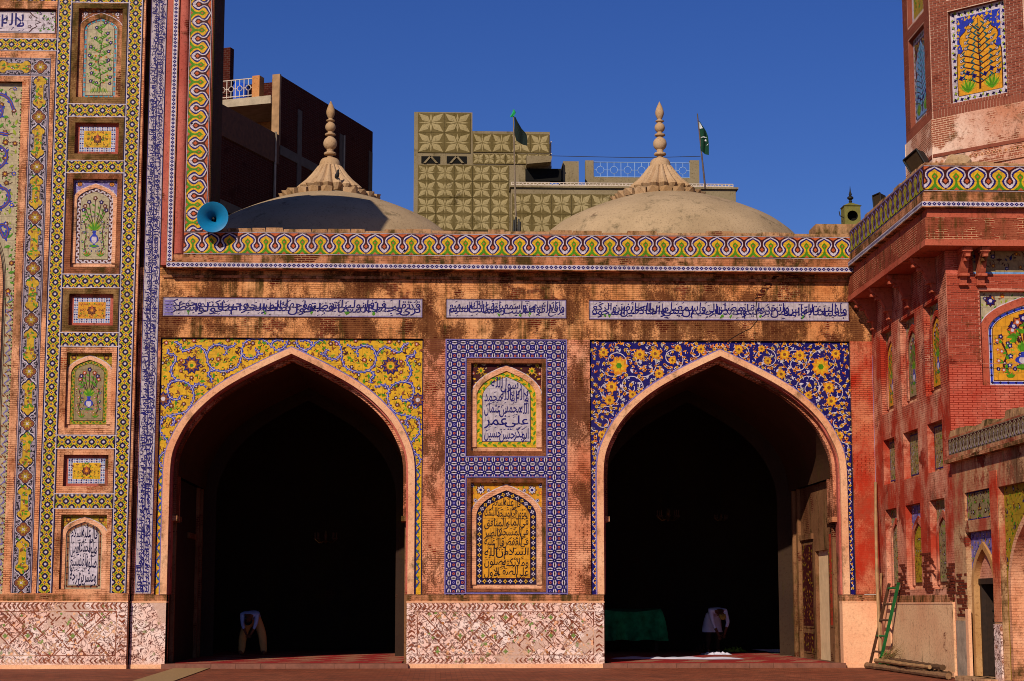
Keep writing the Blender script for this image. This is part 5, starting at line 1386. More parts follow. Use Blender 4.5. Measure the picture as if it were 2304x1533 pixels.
# ------------------------------------------------------------------ domes behind the parapet
def dome(cx, cy, zt, label, seed, sx=0.0, sk=1.0):
    t = thing('dome', label, 'dome', (cx, cy, 11.2), 'shallow domes behind the parapet')
    rng = random.Random(seed)
    prof = [(4.75, 11.2 - zt), (4.75, -2.25)] + [(r, d) for r, d in catmull([(4.7, -2.1), (4.42, -1.66), (4.13, -1.40), (3.74, -1.12), (3.24, -.87), (2.54, -.58), (1.72, -.31), (.9, -.11), (.02, 0.0)], 3)]
    prof = [(r * (sk + (1 - sk) * max(0, 1 - r / 2.5)), z) for r, z in prof]
    m = MB(); m.lathe(prof, (cx + sx, cy, zt), M_DOME, 72); m.build('shell', t, smooth=True)
    k = .0138; kz = .0150; y0 = 432
    m = MB()
    def fl(i, n, r, z): return 1.0 + (0, .13, .18, .13)[i % 4] - .09
    bell = [(60, 428), (72, 414), (66, 408), (52, 396), (41, 384), (32, 372), (26, 364)]
    m.lathe([(r * k, (y0 - y) * kz) for r, y in bell], (cx, cy, zt - .13), M_FIN, 72, fl); m.build('fluted_bell', t)
    m = MB(); m.lathe([(r * k, (y0 - y) * kz) for r, y in catmull([(26, 365), (24, 355), (19, 348), (11, 345), (7, 343)], 2)], (cx, cy, zt - .13), M_FIN, 20); m.build('cap', t, smooth=True)
    m = MB()
    pr = [(7, 344), (7, 339), (14, 338), (15, 335.5), (13, 333), (8, 332), (8, 328)] + [(16.5 * sin(a) + .01, 312.5 + 15.5 * cos(a)) for a in [pi * (.17 + .66 * q / 8) for q in range(9)]] + [(7, 298), (7, 295), (12.5, 294), (13, 291.5), (11, 290), (6, 289)] + \
         [(12.5 * sin(a), 275.5 + 11.5 * cos(a)) for a in [pi * (.17 + .66 * q / 8) for q in range(9)]] + [(6, 264), (10, 262), (10.5, 260), (6, 258.5), (5, 256)] + catmull([(6.5, 254), (10, 246), (10, 238), (6.5, 228), (3, 221), (.6, 216)], 3)
    m.lathe([(r * k, (y0 - y) * kz) for r, y in pr], (cx, cy, zt - .13), M_FIN, 20); m.build('finial', t, smooth=True)
    n = 22
    for i in range(n):                                           # ring of stone petals
        a = 2 * pi * (i + .5) / n; c, s_ = cos(a), sin(a); w = .19 * rng.uniform(.85, 1.1); r1 = 1.55 * rng.uniform(.94, 1.05); h = .2 * rng.uniform(.7, 1.3)
        if rng.random() < .06: continue
        m = MB(); zz = zt - .12
        def pt(r, q, z): return (cx + r * c - q * s_, cy + r * s_ + q * c, z)
        V = [pt(1.08, -w * .7, zz + .1), pt(1.08, w * .7, zz + .1), pt(r1, w, zz + .0), pt(r1, -w, zz + .0), pt(1.08, -w * .7, zz - .1), pt(1.08, w * .7, zz - .1), pt(r1 * .97, w * .9, zz - h), pt(r1 * .97, -w * .9, zz - h), pt(r1 * 1.06, 0, zz + .03)]
        m.add(V, [(0, 1, 2, 8, 3), (4, 7, 6, 5), (3, 8, 2, 6, 7), (0, 3, 7, 4), (1, 5, 6, 2), (0, 4, 5, 1)], M_FIN); m.build('petal', t)
dome(-3.56, 12.0, 14.98, 'shallow dome half in shadow beside the tall portal, with stone finial', 1, 0.0, .93)
dome(7.36, 12.0, 15.08, 'shallow sunlit dome with stone finial near the national flag', 2, .22, .955)
# ------------------------------------------------------------------ ground, roof and the hall behind the arches
g = MB()
t = NT('courtyard_paving', 0.8, 0.25)
v2 = t.n.new('ShaderNodeCombineXYZ'); sp_ = t.sep(); t.l.new(sp_[0], v2.inputs[0]); t.l.new(sp_[1], v2.inputs[1])
bc_, bf_ = t.bricks(.24, .12, .008, '#ffffff', '#9a9a9a', '#404040', v2.outputs[0])
cc = t.mix(t.ramp(t.noise(.35, 6, .65), .35, .65), lin('#8e4428'), lin('#a0583a')); cc = t.mix(t.ramp(t.noise(2.5, 5), .4, .7, 0, .5), cc, lin('#64402c'))
t.color(t.mix(.75, cc, bc_, 'MULTIPLY')); t.bump(t.math('SUBTRACT', t.noise(20, 3), bf_), .4, .01)
g.face([(-300, -300, 0), (300, -300, 0), (300, 400, 0), (-300, 400, 0)], t.m)
o = g.build('ground'); o['kind'] = 'structure'; o['label'] = 'red-brown brick paving of the mosque courtyard'
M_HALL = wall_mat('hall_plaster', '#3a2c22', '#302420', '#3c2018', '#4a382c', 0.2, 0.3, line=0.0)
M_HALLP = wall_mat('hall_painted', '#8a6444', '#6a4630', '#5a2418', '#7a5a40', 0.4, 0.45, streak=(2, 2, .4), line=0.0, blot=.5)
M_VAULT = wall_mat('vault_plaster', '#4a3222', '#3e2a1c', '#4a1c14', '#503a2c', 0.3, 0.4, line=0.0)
hall = thing('prayer_hall', 'dark vaulted prayer hall seen through the two arches', 'hall', (1.8, 8, 0))
DPT = 6.4
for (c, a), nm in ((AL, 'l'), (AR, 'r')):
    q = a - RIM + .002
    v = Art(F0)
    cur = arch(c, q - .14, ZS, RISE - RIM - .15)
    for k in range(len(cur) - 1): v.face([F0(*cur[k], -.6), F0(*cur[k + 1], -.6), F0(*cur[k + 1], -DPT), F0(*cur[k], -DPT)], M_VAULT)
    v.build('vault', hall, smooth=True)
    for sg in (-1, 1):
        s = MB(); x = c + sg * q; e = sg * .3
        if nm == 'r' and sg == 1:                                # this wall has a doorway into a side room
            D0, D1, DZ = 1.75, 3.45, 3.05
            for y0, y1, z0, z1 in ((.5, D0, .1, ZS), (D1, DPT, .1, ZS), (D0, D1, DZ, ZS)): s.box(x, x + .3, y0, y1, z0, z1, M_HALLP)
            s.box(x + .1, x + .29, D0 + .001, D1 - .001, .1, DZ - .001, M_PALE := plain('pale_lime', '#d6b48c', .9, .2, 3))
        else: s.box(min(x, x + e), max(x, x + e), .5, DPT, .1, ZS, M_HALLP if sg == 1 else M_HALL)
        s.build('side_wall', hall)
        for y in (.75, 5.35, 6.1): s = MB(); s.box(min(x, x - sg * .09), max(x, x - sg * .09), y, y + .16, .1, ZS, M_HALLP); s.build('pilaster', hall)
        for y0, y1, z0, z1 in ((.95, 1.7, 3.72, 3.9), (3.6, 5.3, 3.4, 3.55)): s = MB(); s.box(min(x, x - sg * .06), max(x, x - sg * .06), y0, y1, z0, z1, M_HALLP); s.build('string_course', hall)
    # inner arch wall
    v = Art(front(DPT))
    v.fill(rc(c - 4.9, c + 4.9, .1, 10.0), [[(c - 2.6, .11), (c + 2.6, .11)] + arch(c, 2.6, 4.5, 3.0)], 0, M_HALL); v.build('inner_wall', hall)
for u0, u1, z0, z1, m in ((-5.2, -3.7, .95, 3.3, T_MAR), (-5.2, -3.7, .25, .85, T_MAR), (-1.6, -1.0, 1.0, 3.5, T_RED), (-5.95, -5.6, 1.2, 3.6, T_OCH)):
    a = Art(left(AR[0] + AR[1] - RIM), .012)                     # painted panels on the lit side wall
    a.rect(u0, u1, z0, z1, 0, m); a.frame(u0, u1, z0, z1, .05, 1, M_HALLP)
    scatter(a, u0 + .1, u1 - .1, z0 + .1, z1 - .1, lambda u, v: True, .18, 5, [T_OCH, T_BRN], [(T_BRN, T_OCH)], None, 1.2)
    a.build('painted_panel', hall)
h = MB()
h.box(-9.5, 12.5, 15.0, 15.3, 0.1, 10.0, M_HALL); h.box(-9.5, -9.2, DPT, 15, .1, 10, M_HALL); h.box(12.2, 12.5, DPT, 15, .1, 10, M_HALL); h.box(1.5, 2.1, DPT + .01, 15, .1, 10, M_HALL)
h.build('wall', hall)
h = MB(); h.box(-9.5, 15, .61, 19, 10.1, 11.14, M_ROOF); h.build('roof', hall)
h = MB()
h.box(-6.95, -.60, -.02, 15, .0, .105, M_HFL := plain('hall_floor', '#5c3a2a', .7, .3)); h.box(4.15, 10.6, -.02, 15, .0, .105, M_HFL)
h.build('floor', hall)
for x0, x1 in ((-6.86, -.68), (4.25, 10.48)):
    h = MB(); x = x0
    while x < x1 - .05:
        d = min(.62, x1 - x); h.box(x, x + d - .006, -.2, .32, 0, .118, M_SILL := plain('sill_stone', '#7a4c3c', .75, .35, 5)); x += d
    h.build('threshold', hall)

# ------------------------------------------------------------------ carpets
def carpet(name, x0, x1, y0, y1, label):
    m_red = plain('carpet_red', '#8c1210', .95, .25, 14); m_tan = plain('carpet_tan', '#a88a68', .95, .25, 14); m_dk = plain('carpet_dark', '#4c0a0c', .95, .2, 14)
    c = MB(); c.box(x0, x1, y0, y1, .106, .128, m_red); o = c
    a = Art(lambda u, v, n=0.0: (u, v, .128 + n)); a.v, a.f, a.mi, a.ms = c.v, c.f, c.mi, c.ms
    rng = random.Random(4); y = y0 + .15; r = 0
    while y < y1 - 1.2:
        n = int((x1 - x0) / 1.15)
        for i in range(n):
            u = x0 + (i + .5 + (.25 if r % 2 else 0)) * (x1 - x0) / n
            for k in range(6):
                q = u - .3 + k * .1; a.poly([(q, y + .1), (q + .06, y + .1), (q + .36, y + .62), (q + .30, y + .62)], 0, m_tan)
            a.rect(u - .45, u + .5, y + .68, y + .74, 0, m_dk); a.rect(u - .45, u + .5, y + .8, y + .84, 0, m_tan)
        y += 1.05; r += 1
    o = a.build(name, None, ((x0 + x1) / 2, (y0 + y1) / 2, .106)); tag(o, label, 'carpet', 'red prayer carpets'); return o
carpet('prayer_carpet', -6.65, -.85, .36, 12.5, 'red patterned prayer carpet inside the left arch')
carpet('prayer_carpet', 4.45, 10.15, .36, 12.5, 'red prayer carpet inside the right arch under the white cloth')

# ------------------------------------------------------------------ houses behind the mosque
YB = 27.0
bl = thing('concrete_house', 'concrete house clad in flower-relief tiles, with white roof railings', 'house', (5, YB + 4, 0))
def q_(px, py, Y): P_ = PY(px, py, Y); return P_.x, P_.z
x0, zt = q_(932, 252, YB); x1, _ = q_(1063, 252, YB); x2, zt2 = q_(1237, 297, YB); x3 = q_(1560, 297, YB)[0]; zr = q_(1237, 432, YB)[1]; xr0 = q_(1150, 440, YB - .8)[0]
b = MB()
b.box(x0, x1, YB, YB + 3.2, 0, zt, M_CONC); b.box(x1 + .002, x2, YB + .01, YB + 9, 0, zt2, M_CONC)
b.box(x2 + .002, x3 + 1.2, YB + 2.5, YB + 9, 0, zr + .55, M_CONC)
b.build('wall', bl)
b = MB(); b.box(xr0, x3 + 1.6, YB - .8, YB - .02, 0, zr - .02, M_CONC); b.box(xr0 - .05, x3 + 1.7, YB - .9, YB + 2.4, zr - .02, zr + .06, M_CONC); b.build('balcony', bl)
# flower-relief tiles
tm = {}
def relief(sz):
    k = round(sz, 3)
    if k in tm: return tm[k]
    a = Art(lambda u, v, n=0.0: (u, -n, v)); g_ = .006
    a.slab(g_, sz - g_, g_, sz - g_, -.02, .02, M_TILEC); m = sz / 2
    for i in range(8):
        an = pi / 4 * i; L = sz * (.68 if i % 2 else .48); wd = sz * (.15 if i % 2 else .045); hgt = .030
        c, s_ = cos(an), sin(an); pts = [(.04, 0), (.45, wd), (.96, 0), (.45, -wd)]
        P_ = [(m + (x * L) * c - y * s_, m + (x * L) * s_ + y * c) for x, y in pts]
        mid = (m + .45 * L * c, m + .45 * L * s_)
        for j in range(4): a.face([a.fr(*P_[j], .021), a.fr(*P_[(j + 1) % 4], .021), a.fr(*mid, hgt)], M_PETAL)
    me = bpy.data.meshes.new('relief_tile'); me.from_pydata(a.v, [], a.f)
    for mm in a.ms: me.materials.append(mm)
    me.polygons.foreach_set('material_index', a.mi); me.update(); tm[k] = me; return me
M_TILEC = wall_mat('relief_tile', '#6c5e3c', '#605230', '#4e4224', '#4e4224', 0.2, 0.2, streak=(1, 1, .5), line=0.0, soot_col='#2a2416'); M_PETAL = wall_mat('relief_petal', '#a2926a', '#94845c', '#74664a', '#74664a', 0.2, 0.2, streak=(1, 1, .6), line=0.0, soot_col='#3a3220')
def clad(px0, px1, py0, py1, Y, sz, off=.02):
    xa, za = q_(px0, py0, Y); xb, zb = q_(px1, py1, Y); nx = max(1, round((xb - xa) / sz)); s_ = (xb - xa) / nx
    nz = max(1, int((za - zb) / s_ + .5)); h_ = (za - zb) / nz; me = relief(s_)
    for i in range(nx):
        for j in range(nz):
            o = bpy.data.objects.new('tile', me); COL.objects.link(o); o.parent = bl; o.location = Vector((xa + i * s_, Y - off, za - (j + 1) * h_)) - ORG[bl.name]; o.scale = (1, 1, h_ / s_)
clad(940, 1059, 254, 345, YB, 1.06); clad(1064, 1236, 301, 345, YB + .01, .80); clad(940, 1145, 371, 520, YB, .72); clad(1064, 1236, 346, 371, YB + .01, .46); clad(1152, 1420, 436, 530, YB - .8, .80)
b = MB()                                                         # ventilation slots with slanting bars
for pa, pb in ((948, 990), (1005, 1050)):
    xa, za = q_(pa, 352, YB); xb, zb = q_(pb, 368, YB); b.box(xa, xb, YB - .03, YB + .0, zb, za, M_BLACK := plain('opening_dark', '#0a0806', .95, .2))
    xm = (xa + xb) / 2
    b.build('opening', bl); b = MB()
    for e in (-1, 1): b.prism([(xm - .05, YB - .07, za), (xm + .05, YB - .07, za), (xm + .05 + e * .25, YB - .07, zb), (xm - .05 + e * .25, YB - .07, zb)], Vector((0, 0, 0)), Vector((0, .05, 0)), M_CONC)
    b.build('slot_bars', bl); b = MB()
xa, za = q_(1182, 380, YB); xb, zb = q_(1262, 408, YB); b.box(xa, xb, YB - .06, YB + .3, zb, za, M_BLACK); b.build('opening', bl)
b = MB(); xa, za = q_(1175, 360, YB); b.prism([(x2 - 1.0, YB - .75, za - .35), (x2, YB - .75, za - .25), (x2 + .05, YB - .75, za), (x2 - 1.0, YB - .75, za)], Vector((0, 0, 0)), Vector((0, .7, 0)), M_CONC); b.build('canopy', bl)
M_WRAIL = plain('white_paint', '#c8b8a8', .6, .2, 8); M_BRAIL = plain('pale_blue_paint', '#7e9cc8', .6, .2, 8)
def railing(parent, xa, xb, y, z0, z1, mat, step=.42, dirv=(1, 0)):
    r = MB(); L = xb - xa
    def P_(s_, z): return (xa + s_ * dirv[0], y + s_ * dirv[1], z)
    for z in (z0 + .04, z1): r.tube([P_(0, z), P_(L, z)], .03 if z1 - z0 > .7 else .02, mat, 6)
    n = max(1, int(L / step)); H = z1 - z0
    for i in range(n + 1):
        s_ = L * i / n; r.tube([P_(s_, z0), P_(s_, z1)], .02, mat, 4)
        if i < n:
            c = s_ + L / n / 2; rr = min(H * .24, L / n * .3)
            r.tube([P_(c + rr * cos(a), z0 + H / 2 + rr * sin(a)) for a in [2 * pi * k / 8 for k in range(9)]], .016, mat, 4)
            for e in (-1, 1):
                r.tube([P_(c, z0 + H / 2 + e * rr), P_(c, z0 + (H if e > 0 else 0))], .016, mat, 4); r.tube([P_(c + e * rr, z0 + H / 2), P_(c + e * L / n / 2, z0 + H / 2)], .016, mat, 4)
    r.build('railing', parent)
railing(bl, xr0 + .02, x3 + 1.5, YB - .75, zr + .06, q_(1150, 410, YB - .8)[1], M_WRAIL, .3)
xa, za = q_(1335, 365, YB + 2.6); xb, zb = q_(1552, 402, YB + 2.6)
railing(bl, xa, xb, YB + 2.6, zb, za, M_BRAIL, .55)
b = MB(); b.box(xa - .35, xa, YB + 2.5, YB + 2.8, 0, za + .05, M_CONC); b.box(xb, xb + .4, YB + 2.5, YB + 2.8, 0, za + .1, M_CONC); b.box(xa, xb, YB + 2.51, YB + 2.75, 0, zb, M_CONC); xa2, za2 = q_(1267, 363, YB + 1.5); xb2 = q_(1302, 363, YB + 1.5)[0]
b.box(xa2, xb2, YB + 1.5, YB + 4.5, 0, za2, M_CONC); b.build('roof_wall', bl)
railing(bl, 0, 3.4, 0, q_(1245, 375, YB + .3)[1] - .2, q_(1245, 322, YB + .3)[1], M_WRAIL, .4) if False else None
r = MB(); zt_ = q_(1240, 318, YB)[1]
for k in range(9):
    y = YB + .2 + k * .45; r.tube([(x2 + .06, y, zt_ - 1.05), (x2 + .06, y, zt_)], .022, M_WRAIL, 4)
for z in (zt_, zt_ - .5, zt_ - 1.05): r.tube([(x2 + .06, YB + .1, z), (x2 + .06, YB + 4, z)], .03, M_WRAIL, 4)
r.build('railing', bl)

# brick house at the left; its long wall runs away to the right and lies in shade
bh = thing('brick_house', 'dark unplastered brick house with concrete bands and a roof terrace', 'house', (-6, 24, 0))
dv = Vector((.36, .933, 0)); nv = Vector((.933, -.36, 0)); Y0 = 19.0
C0 = PY(629, 168, Y0); zt = C0.z
def at(s_, n, z): return Vector((C0.x, C0.y, 0)) + dv * s_ + nv * n + Vector((0, 0, z))
def slabd(mb, s0, s1, n0, n1, z0, z1, mat):
    V = [at(s, n, z) for z in (z0, z1) for s, n in ((s0, n0), (s1, n0), (s1, n1), (s0, n1))]
    mb.add(V, [(0, 3, 2, 1), (4, 5, 6, 7), (0, 1, 5, 4), (1, 2, 6, 5), (2, 3, 7, 6), (3, 0, 4, 7)], mat)
# where does the wall meet the pixel column 838
best = min((abs((lambda v: (IW / 2 + FPX * v.dot(RGT) / v.dot(FWD)))(at(s * .1, 0, zt) - EYEP) - 838), s * .1) for s in range(20, 400))
LW = best[1]
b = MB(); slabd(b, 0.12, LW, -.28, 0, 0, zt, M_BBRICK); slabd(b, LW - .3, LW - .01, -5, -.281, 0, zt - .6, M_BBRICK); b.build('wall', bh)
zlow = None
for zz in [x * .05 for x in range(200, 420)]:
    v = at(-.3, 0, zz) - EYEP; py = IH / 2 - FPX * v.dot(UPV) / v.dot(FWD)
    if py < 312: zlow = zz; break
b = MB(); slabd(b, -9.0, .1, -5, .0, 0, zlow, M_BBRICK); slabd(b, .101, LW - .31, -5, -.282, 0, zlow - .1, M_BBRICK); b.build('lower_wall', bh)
b = MB()
M_BAND = plain('concrete_band', '#5c5248', .9, .25, 5)
slabd(b, .13, LW - .01, 0, .03, zt - 3.0, zt - 2.65, M_BAND); slabd(b, -8.9, LW - .01, 0, .03, zt - 6.0, zt - 5.65, M_BAND)
for s in (1.6, LW * .62, LW - .4): slabd(b, s, s + .35, .0, .028, 8, zt - .9, M_BAND)
b.build('concrete_band', bh)
M_OPL = wall_mat('orange_plaster', '#c8905c', '#b87c48', '#8a4020', '#a08060', .2, .25, line=0)
M_GREYO = plain('grey_orange_plaster', '#a07c58', .9, .35, 3); M_GREYP = plain('grey_plaster', '#a89880', .9, .3, 4)
b = MB(); slabd(b, -.02, .12, -.28, .02, zlow - .2, zt + .02, M_GREYO); b.build('end_pier', bh)
b = MB(); slabd(b, -.12, 5, -4.5, -.285, zlow + 1.38, zlow + 1.68, M_GREYP); b.build('terrace_slab', bh)
b = MB(); slabd(b, 2.2, 2.4, -4.5, -.285, zlow - .1, zlow + 1.37, M_OPL); slabd(b, .2, 2.2, -4.4, -4.2, zlow - .1, zlow + 1.37, M_OPL); b.build('room_wall', bh)
b = MB(); slabd(b, -9, -.02, -.02, .06, zlow - .95, zlow + .15, M_OPL if False else plain('rust_sheet', '#5e3820', .8, .4, 6)); b.build('terrace_screen', bh)
b = MB(); slabd(b, 2.0, 2.25, -4.5, -1.0, zlow + 1.68, zlow + 2.85, M_BBRICK); slabd(b, 2.0, 2.25, -1.3, -1.0, zlow + 2.851, zlow + 2.98, M_BBRICK); slabd(b, .5, .8, -2.62, -2.32, zlow + 1.68, zlow + 3.9, M_BBRICK); b.build('parapet', bh)
b = MB(); slabd(b, -.08, .3, -1.08, -.78, zlow + 1.68, zlow + 2.5, M_OPL); b.build('terrace_pier', bh)
p0 = at(-.04, -1.08, 0)
railing(bh, p0.x, p0.x + 3.2, p0.y, zlow + 1.74, zlow + 2.42, M_WRAIL, .34, (-nv.x, -nv.y))
ct = at(1.2, -2.35, 0); b = MB(); b.lathe([(.42, 0), (.45, .1), (.45, .8), (.35, .95), (.15, 1.0)], (ct.x, ct.y, zlow + 1.68), plain('blue_plastic', '#1a4fc0', .5, .15), 20)
o = b.build('water_tank', None, (ct.x, ct.y, zlow + 1.68)); tag(o, 'blue plastic water tank behind the terrace railing of the brick house', 'water tank')
b = MB(); pp = [at(-.35, .06, z) for z in (8, zlow + .2, zt - 3.5)]; b.tube(pp, .05, M_GREYP, 6); b.build('drain_pipe', bh); b = MB(); pp = [at(LW * .66, .06, z) for z in (zt - 3.2, zt - .9)]; b.tube(pp, .04, M_GREYP, 6); b.build('drain_pipe', bh)
# ------------------------------------------------------------------ small things on the roofs
def horn(loc, d, R, L, mat, name, label, cat, dark):
    t = thing(name, label, cat, loc); d = Vector(d).normalized(); q = d.orthogonal().normalized(); r = d.cross(q); o = Vector(loc)
    prof = [(R * k, L * x) for k, x in ((1.0, 1.0), (.985, 1.01), (.9, .97), (.72, .86), (.52, .7), (.36, .5), (.24, .3), (.17, .12), (.14, .0))]
    n = 32
    def shell(pr, mm):
        m = MB(); V = []; F = []
        for a, x in pr:
            for k in range(n): V.append(o + d * x + (q * cos(2 * pi * k / n) + r * sin(2 * pi * k / n)) * a)
        for i in range(len(pr) - 1):
            for k in range(n): F.append((i * n + k, i * n + (k + 1) % n, (i + 1) * n + (k + 1) % n, (i + 1) * n + k))
        m.add(V, F, mm); return m
    shell(prof, mat).build('bell', t, smooth=True)
    m = shell([(.15 * R, .0), (.24 * R, 0), (.26 * R, -.28), (.2 * R, -.3), (.01, -.3)], dark); m.build('driver', t, smooth=True)
    m = MB(); m.tube([o + d * .0, o + d * (L * .55)], [R * .1, R * .06], dark, 10); m.build('phase_plug', t)
    m = MB(); m.tube([o - d * .1, o - d * .1 + Vector((0, .1, -.3)), o - d * .1 + Vector((0, .4, -.4))], .03, dark, 6); m.build('bracket', t)
    return t
M_HBLUE = plain('blue_enamel', '#0f6e9c', .4, .15, 5); M_DKM = plain('dark_metal', '#1c1a18', .6, .3, 8)
P_ = PY(478, 488, -.75)
horn((P_.x, -.40, P_.z), (.03, -1, -.04), .40, .38, M_HBLUE, 'horn_loudspeaker', 'blue horn loudspeaker on the parapet corner beside the portal', 'loudspeaker', M_DKM)

# small sheet-metal lantern with a round hole
P_ = PY(1915, 512, 1.6); lx, lz = P_.x, P_.z
t = thing('lantern_housing', 'small square metal housing with round black hole and spiked roof', 'lantern', (lx, 1.6, lz))
M_LOL = plain('olive_sheet', '#6e6a30', .6, .35, 9)
m = Art(front(1.6 - .22)); s_ = .22; zc = lz + .28
circ = [(lx + .145 * cos(a), zc + .145 * sin(a)) for a in [2 * pi * k / 20 for k in range(20)]]
m.fill(rc(lx - s_, lx + s_, lz, lz + .56), [circ], 0, M_LOL); m.sides(circ, 0, -.2, M_DKM)
for k in range(20): pass
m.face([(lx - .2, 1.6, lz + .05), (lx + .2, 1.6, lz + .05), (lx + .2, 1.6, lz + .5), (lx - .2, 1.6, lz + .5)], M_BLACK)
for x in (-s_, s_): m.face([(lx + x, 1.38, lz), (lx + x, 1.82, lz), (lx + x, 1.82, lz + .56), (lx + x, 1.38, lz + .56)], M_LOL)
m.face([(lx - s_, 1.82, lz), (lx + s_, 1.82, lz), (lx + s_, 1.82, lz + .56), (lx - s_, 1.82, lz + .56)], M_LOL)
m.build('housing', t)
m = MB(); m.add([(lx - .25, 1.35, lz + .56), (lx + .25, 1.35, lz + .56), (lx + .25, 1.85, lz + .56), (lx - .25, 1.85, lz + .56), (lx, 1.6, lz + .70)], [(0, 1, 4), (1, 2, 4), (2, 3, 4), (3, 0, 4), (3, 2, 1, 0)], M_LOL); m.build('roof', t)
m = MB(); m.lathe([(.03, .66), (.05, .72), (.03, .76), (.085, .80), (.085, .84), (.03, .88), (.045, .92), (.02, 1.0), (.004, 1.16)], (lx, 1.6, lz), M_DKM, 12); m.build('finial', t, smooth=True)
m = MB(); m.tube([(lx - .22, 1.5, lz + .25), (lx - .32, 1.5, lz + .3), (lx - .34, 1.5, lz + .42)], .015, M_DKM, 5); m.build('hook', t)
m = MB(); P2 = PY(1830, 520, 1.4); m.box(P2.x, lx + .4, 1.2, 2.2, 11.14, PY(1860, 507, 1.4).z, M_COPE, .04); o = m.build('roof_block', None, (lx - .4, 1.7, 11.14)); tag(o, 'low plastered block on the roof under the lantern housing', 'masonry block')

def floodlight(loc, yaw, pitch, k, label, roll=0.0):
    t = thing('floodlight', label, 'floodlight', loc, 'floodlights on the tower parapet'); o = Vector(loc)
    M = Matrix.Rotation(yaw, 3, 'Z') @ Matrix.Rotation(pitch, 3, 'X') @ Matrix.Rotation(roll, 3, 'Y')
    def T(x, y, z): return o + Vector((0, 0, .34 * k)) + M @ Vector((x * k, y * k, z * k))
    m = MB(); V = [T(-.26, -.12, -.2), T(.26, -.12, -.2), T(.26, -.12, .2), T(-.26, -.12, .2), T(-.14, .16, -.12), T(.14, .16, -.12), T(.14, .16, .12), T(-.14, .16, .12)]
    m.add(V, [(4, 5, 6, 7), (0, 1, 5, 4), (1, 2, 6, 5), (2, 3, 7, 6), (3, 0, 4, 7)], M_DKM); m.build('housing', t)
    m = MB(); m.face([T(-.235, -.115, -.175), T(.235, -.115, -.175), T(.235, -.115, .175), T(-.235, -.115, .175)], plain('lamp_glass', '#3a2e20', .25, .2, 5)); m.build('lens', t)
    m = MB()
    for a, b in (((-.27, -.13, -.21), (.27, -.13, -.21)), ((.27, -.13, -.21), (.27, -.13, .21)), ((.27, -.13, .21), (-.27, -.13, .21)), ((-.27, -.13, .21), (-.27, -.13, -.21))): m.tube([T(*a), T(*b)], .022 * k, M_DKM, 6)
    m.build('rim', t)
    m = MB(); m.tube([o, o + Vector((0, 0, .2 * k)), T(0, .1, -.12)], .035 * k, M_DKM, 6); V = o + Vector((.12 * k, 0, .06)); m.box(V.x, V.x + .42 * k, V.y - .08, V.y + .12, V.z, V.z + .13 * k, M_DKM, .02); m.build('mount', t)
P_ = PX(2066, 356, 11.05); floodlight((11.05, P_.y, 11.37), radians(-62), radians(22), 1.0, 'black floodlight leaning out on the tower parapet below the minaret', radians(-18))
P_ = PX(1980, 447, 11.0); floodlight((11.0, P_.y, 11.33), radians(-75), radians(5), .7, 'smaller black floodlight farther back along the tower parapet')
rng = random.Random(12)
for i, (px, py, r) in enumerate(((2143, 352, .2), (2162, 349, .24))):
    P_ = PY(px, py, -7.2); m = MB(); V = []; n = 8
    m.lathe([(r * .9, -.12), (r, -.02), (r * .9, .1), (r * .55, .2), (.02, .24)], (P_.x, -7.2, 11.42), M_FIN, 9, lambda k, n, r_, z: 1 + .14 * sin(k * 2.3 + z * 9))
    o = m.build('broken_stone', None, (P_.x, -7.2, 11.3)); tag(o, 'left of two rough brown stones on the tower parapet' if i == 0 else 'right of two rough brown stones on the tower parapet', 'stone', 'stones on the tower parapet')

# ------------------------------------------------------------------ flags
def flag(base, top, cloth, name, label, polemat):
    t = thing(name, label, 'flag', base); m = MB(); m.tube([base, top], [.035, .02], polemat, 8); m.build('pole', t); cloth(t); return t
YFL = 14.0
b0 = PY(1161, 520, YFL); t0 = PY(1155, 248, YFL)
M_FG = plain('flag_dark_green', '#0a1a18', .9, .2); M_FGR = plain('flag_green', '#1f9a5a', .9, .2); M_FW = plain('flag_white', '#d8dce0', .9, .1)
M_FG2 = plain('flag_forest', '#0a3a26', .9, .2); M_POLE = plain('pole_metal', '#7a6a58', .6, .3)
def cloth_grid(pts_l, pts_r, Y, n, amp, mats, name, t, split=None):
    """hanging cloth between two edge polylines given in photograph pixels, with vertical folds"""
    L = catmull([(p.x, p.z) for p in (PY(*q, Y) for q in pts_l)], 4); R_ = catmull([(p.x, p.z) for p in (PY(*q, Y) for q in pts_r)], 4); m = MB(); k = min(len(L), len(R_))
    V = []
    for i in range(k):
        for j in range(n + 1):
            f = j / n; u = L[i][0] + (R_[i][0] - L[i][0]) * f; v = L[i][1] + (R_[i][1] - L[i][1]) * f
            V.append((u, Y + amp * sin(f * 7 + i * .35) * (.3 + f), v))
    for i in range(k - 1):
        for j in range(n):
            m.face([V[i * (n + 1) + j], V[i * (n + 1) + j + 1], V[(i + 1) * (n + 1) + j + 1], V[(i + 1) * (n + 1) + j]], mats(i / (k - 1), j / n))
    o = m.build(name, t); sm = o.modifiers.new('thick', 'SOLIDIFY'); sm.thickness = .012; return o
def c1(t):
    cloth_grid([(1157, 263), (1158, 280), (1158, 300), (1162, 318)], [(1160, 266), (1172, 286), (1185, 305), (1186, 330)], YFL, 8, .06, lambda i, j: M_FG, 'cloth', t)
    cloth_grid([(1155, 246), (1153, 254), (1147, 264)], [(1157, 248), (1160, 254), (1155, 263)], YFL - .03, 3, .02, lambda i, j: M_FGR, 'pennant', t)
flag((b0.x, YFL, b0.z), (t0.x, YFL, t0.z), c1, 'black_flag', 'dark flag with small green pennant before the relief-tiled house', M_POLE)
b1 = PY(1587, 425, YFL); t1 = PY(1569, 256, YFL)
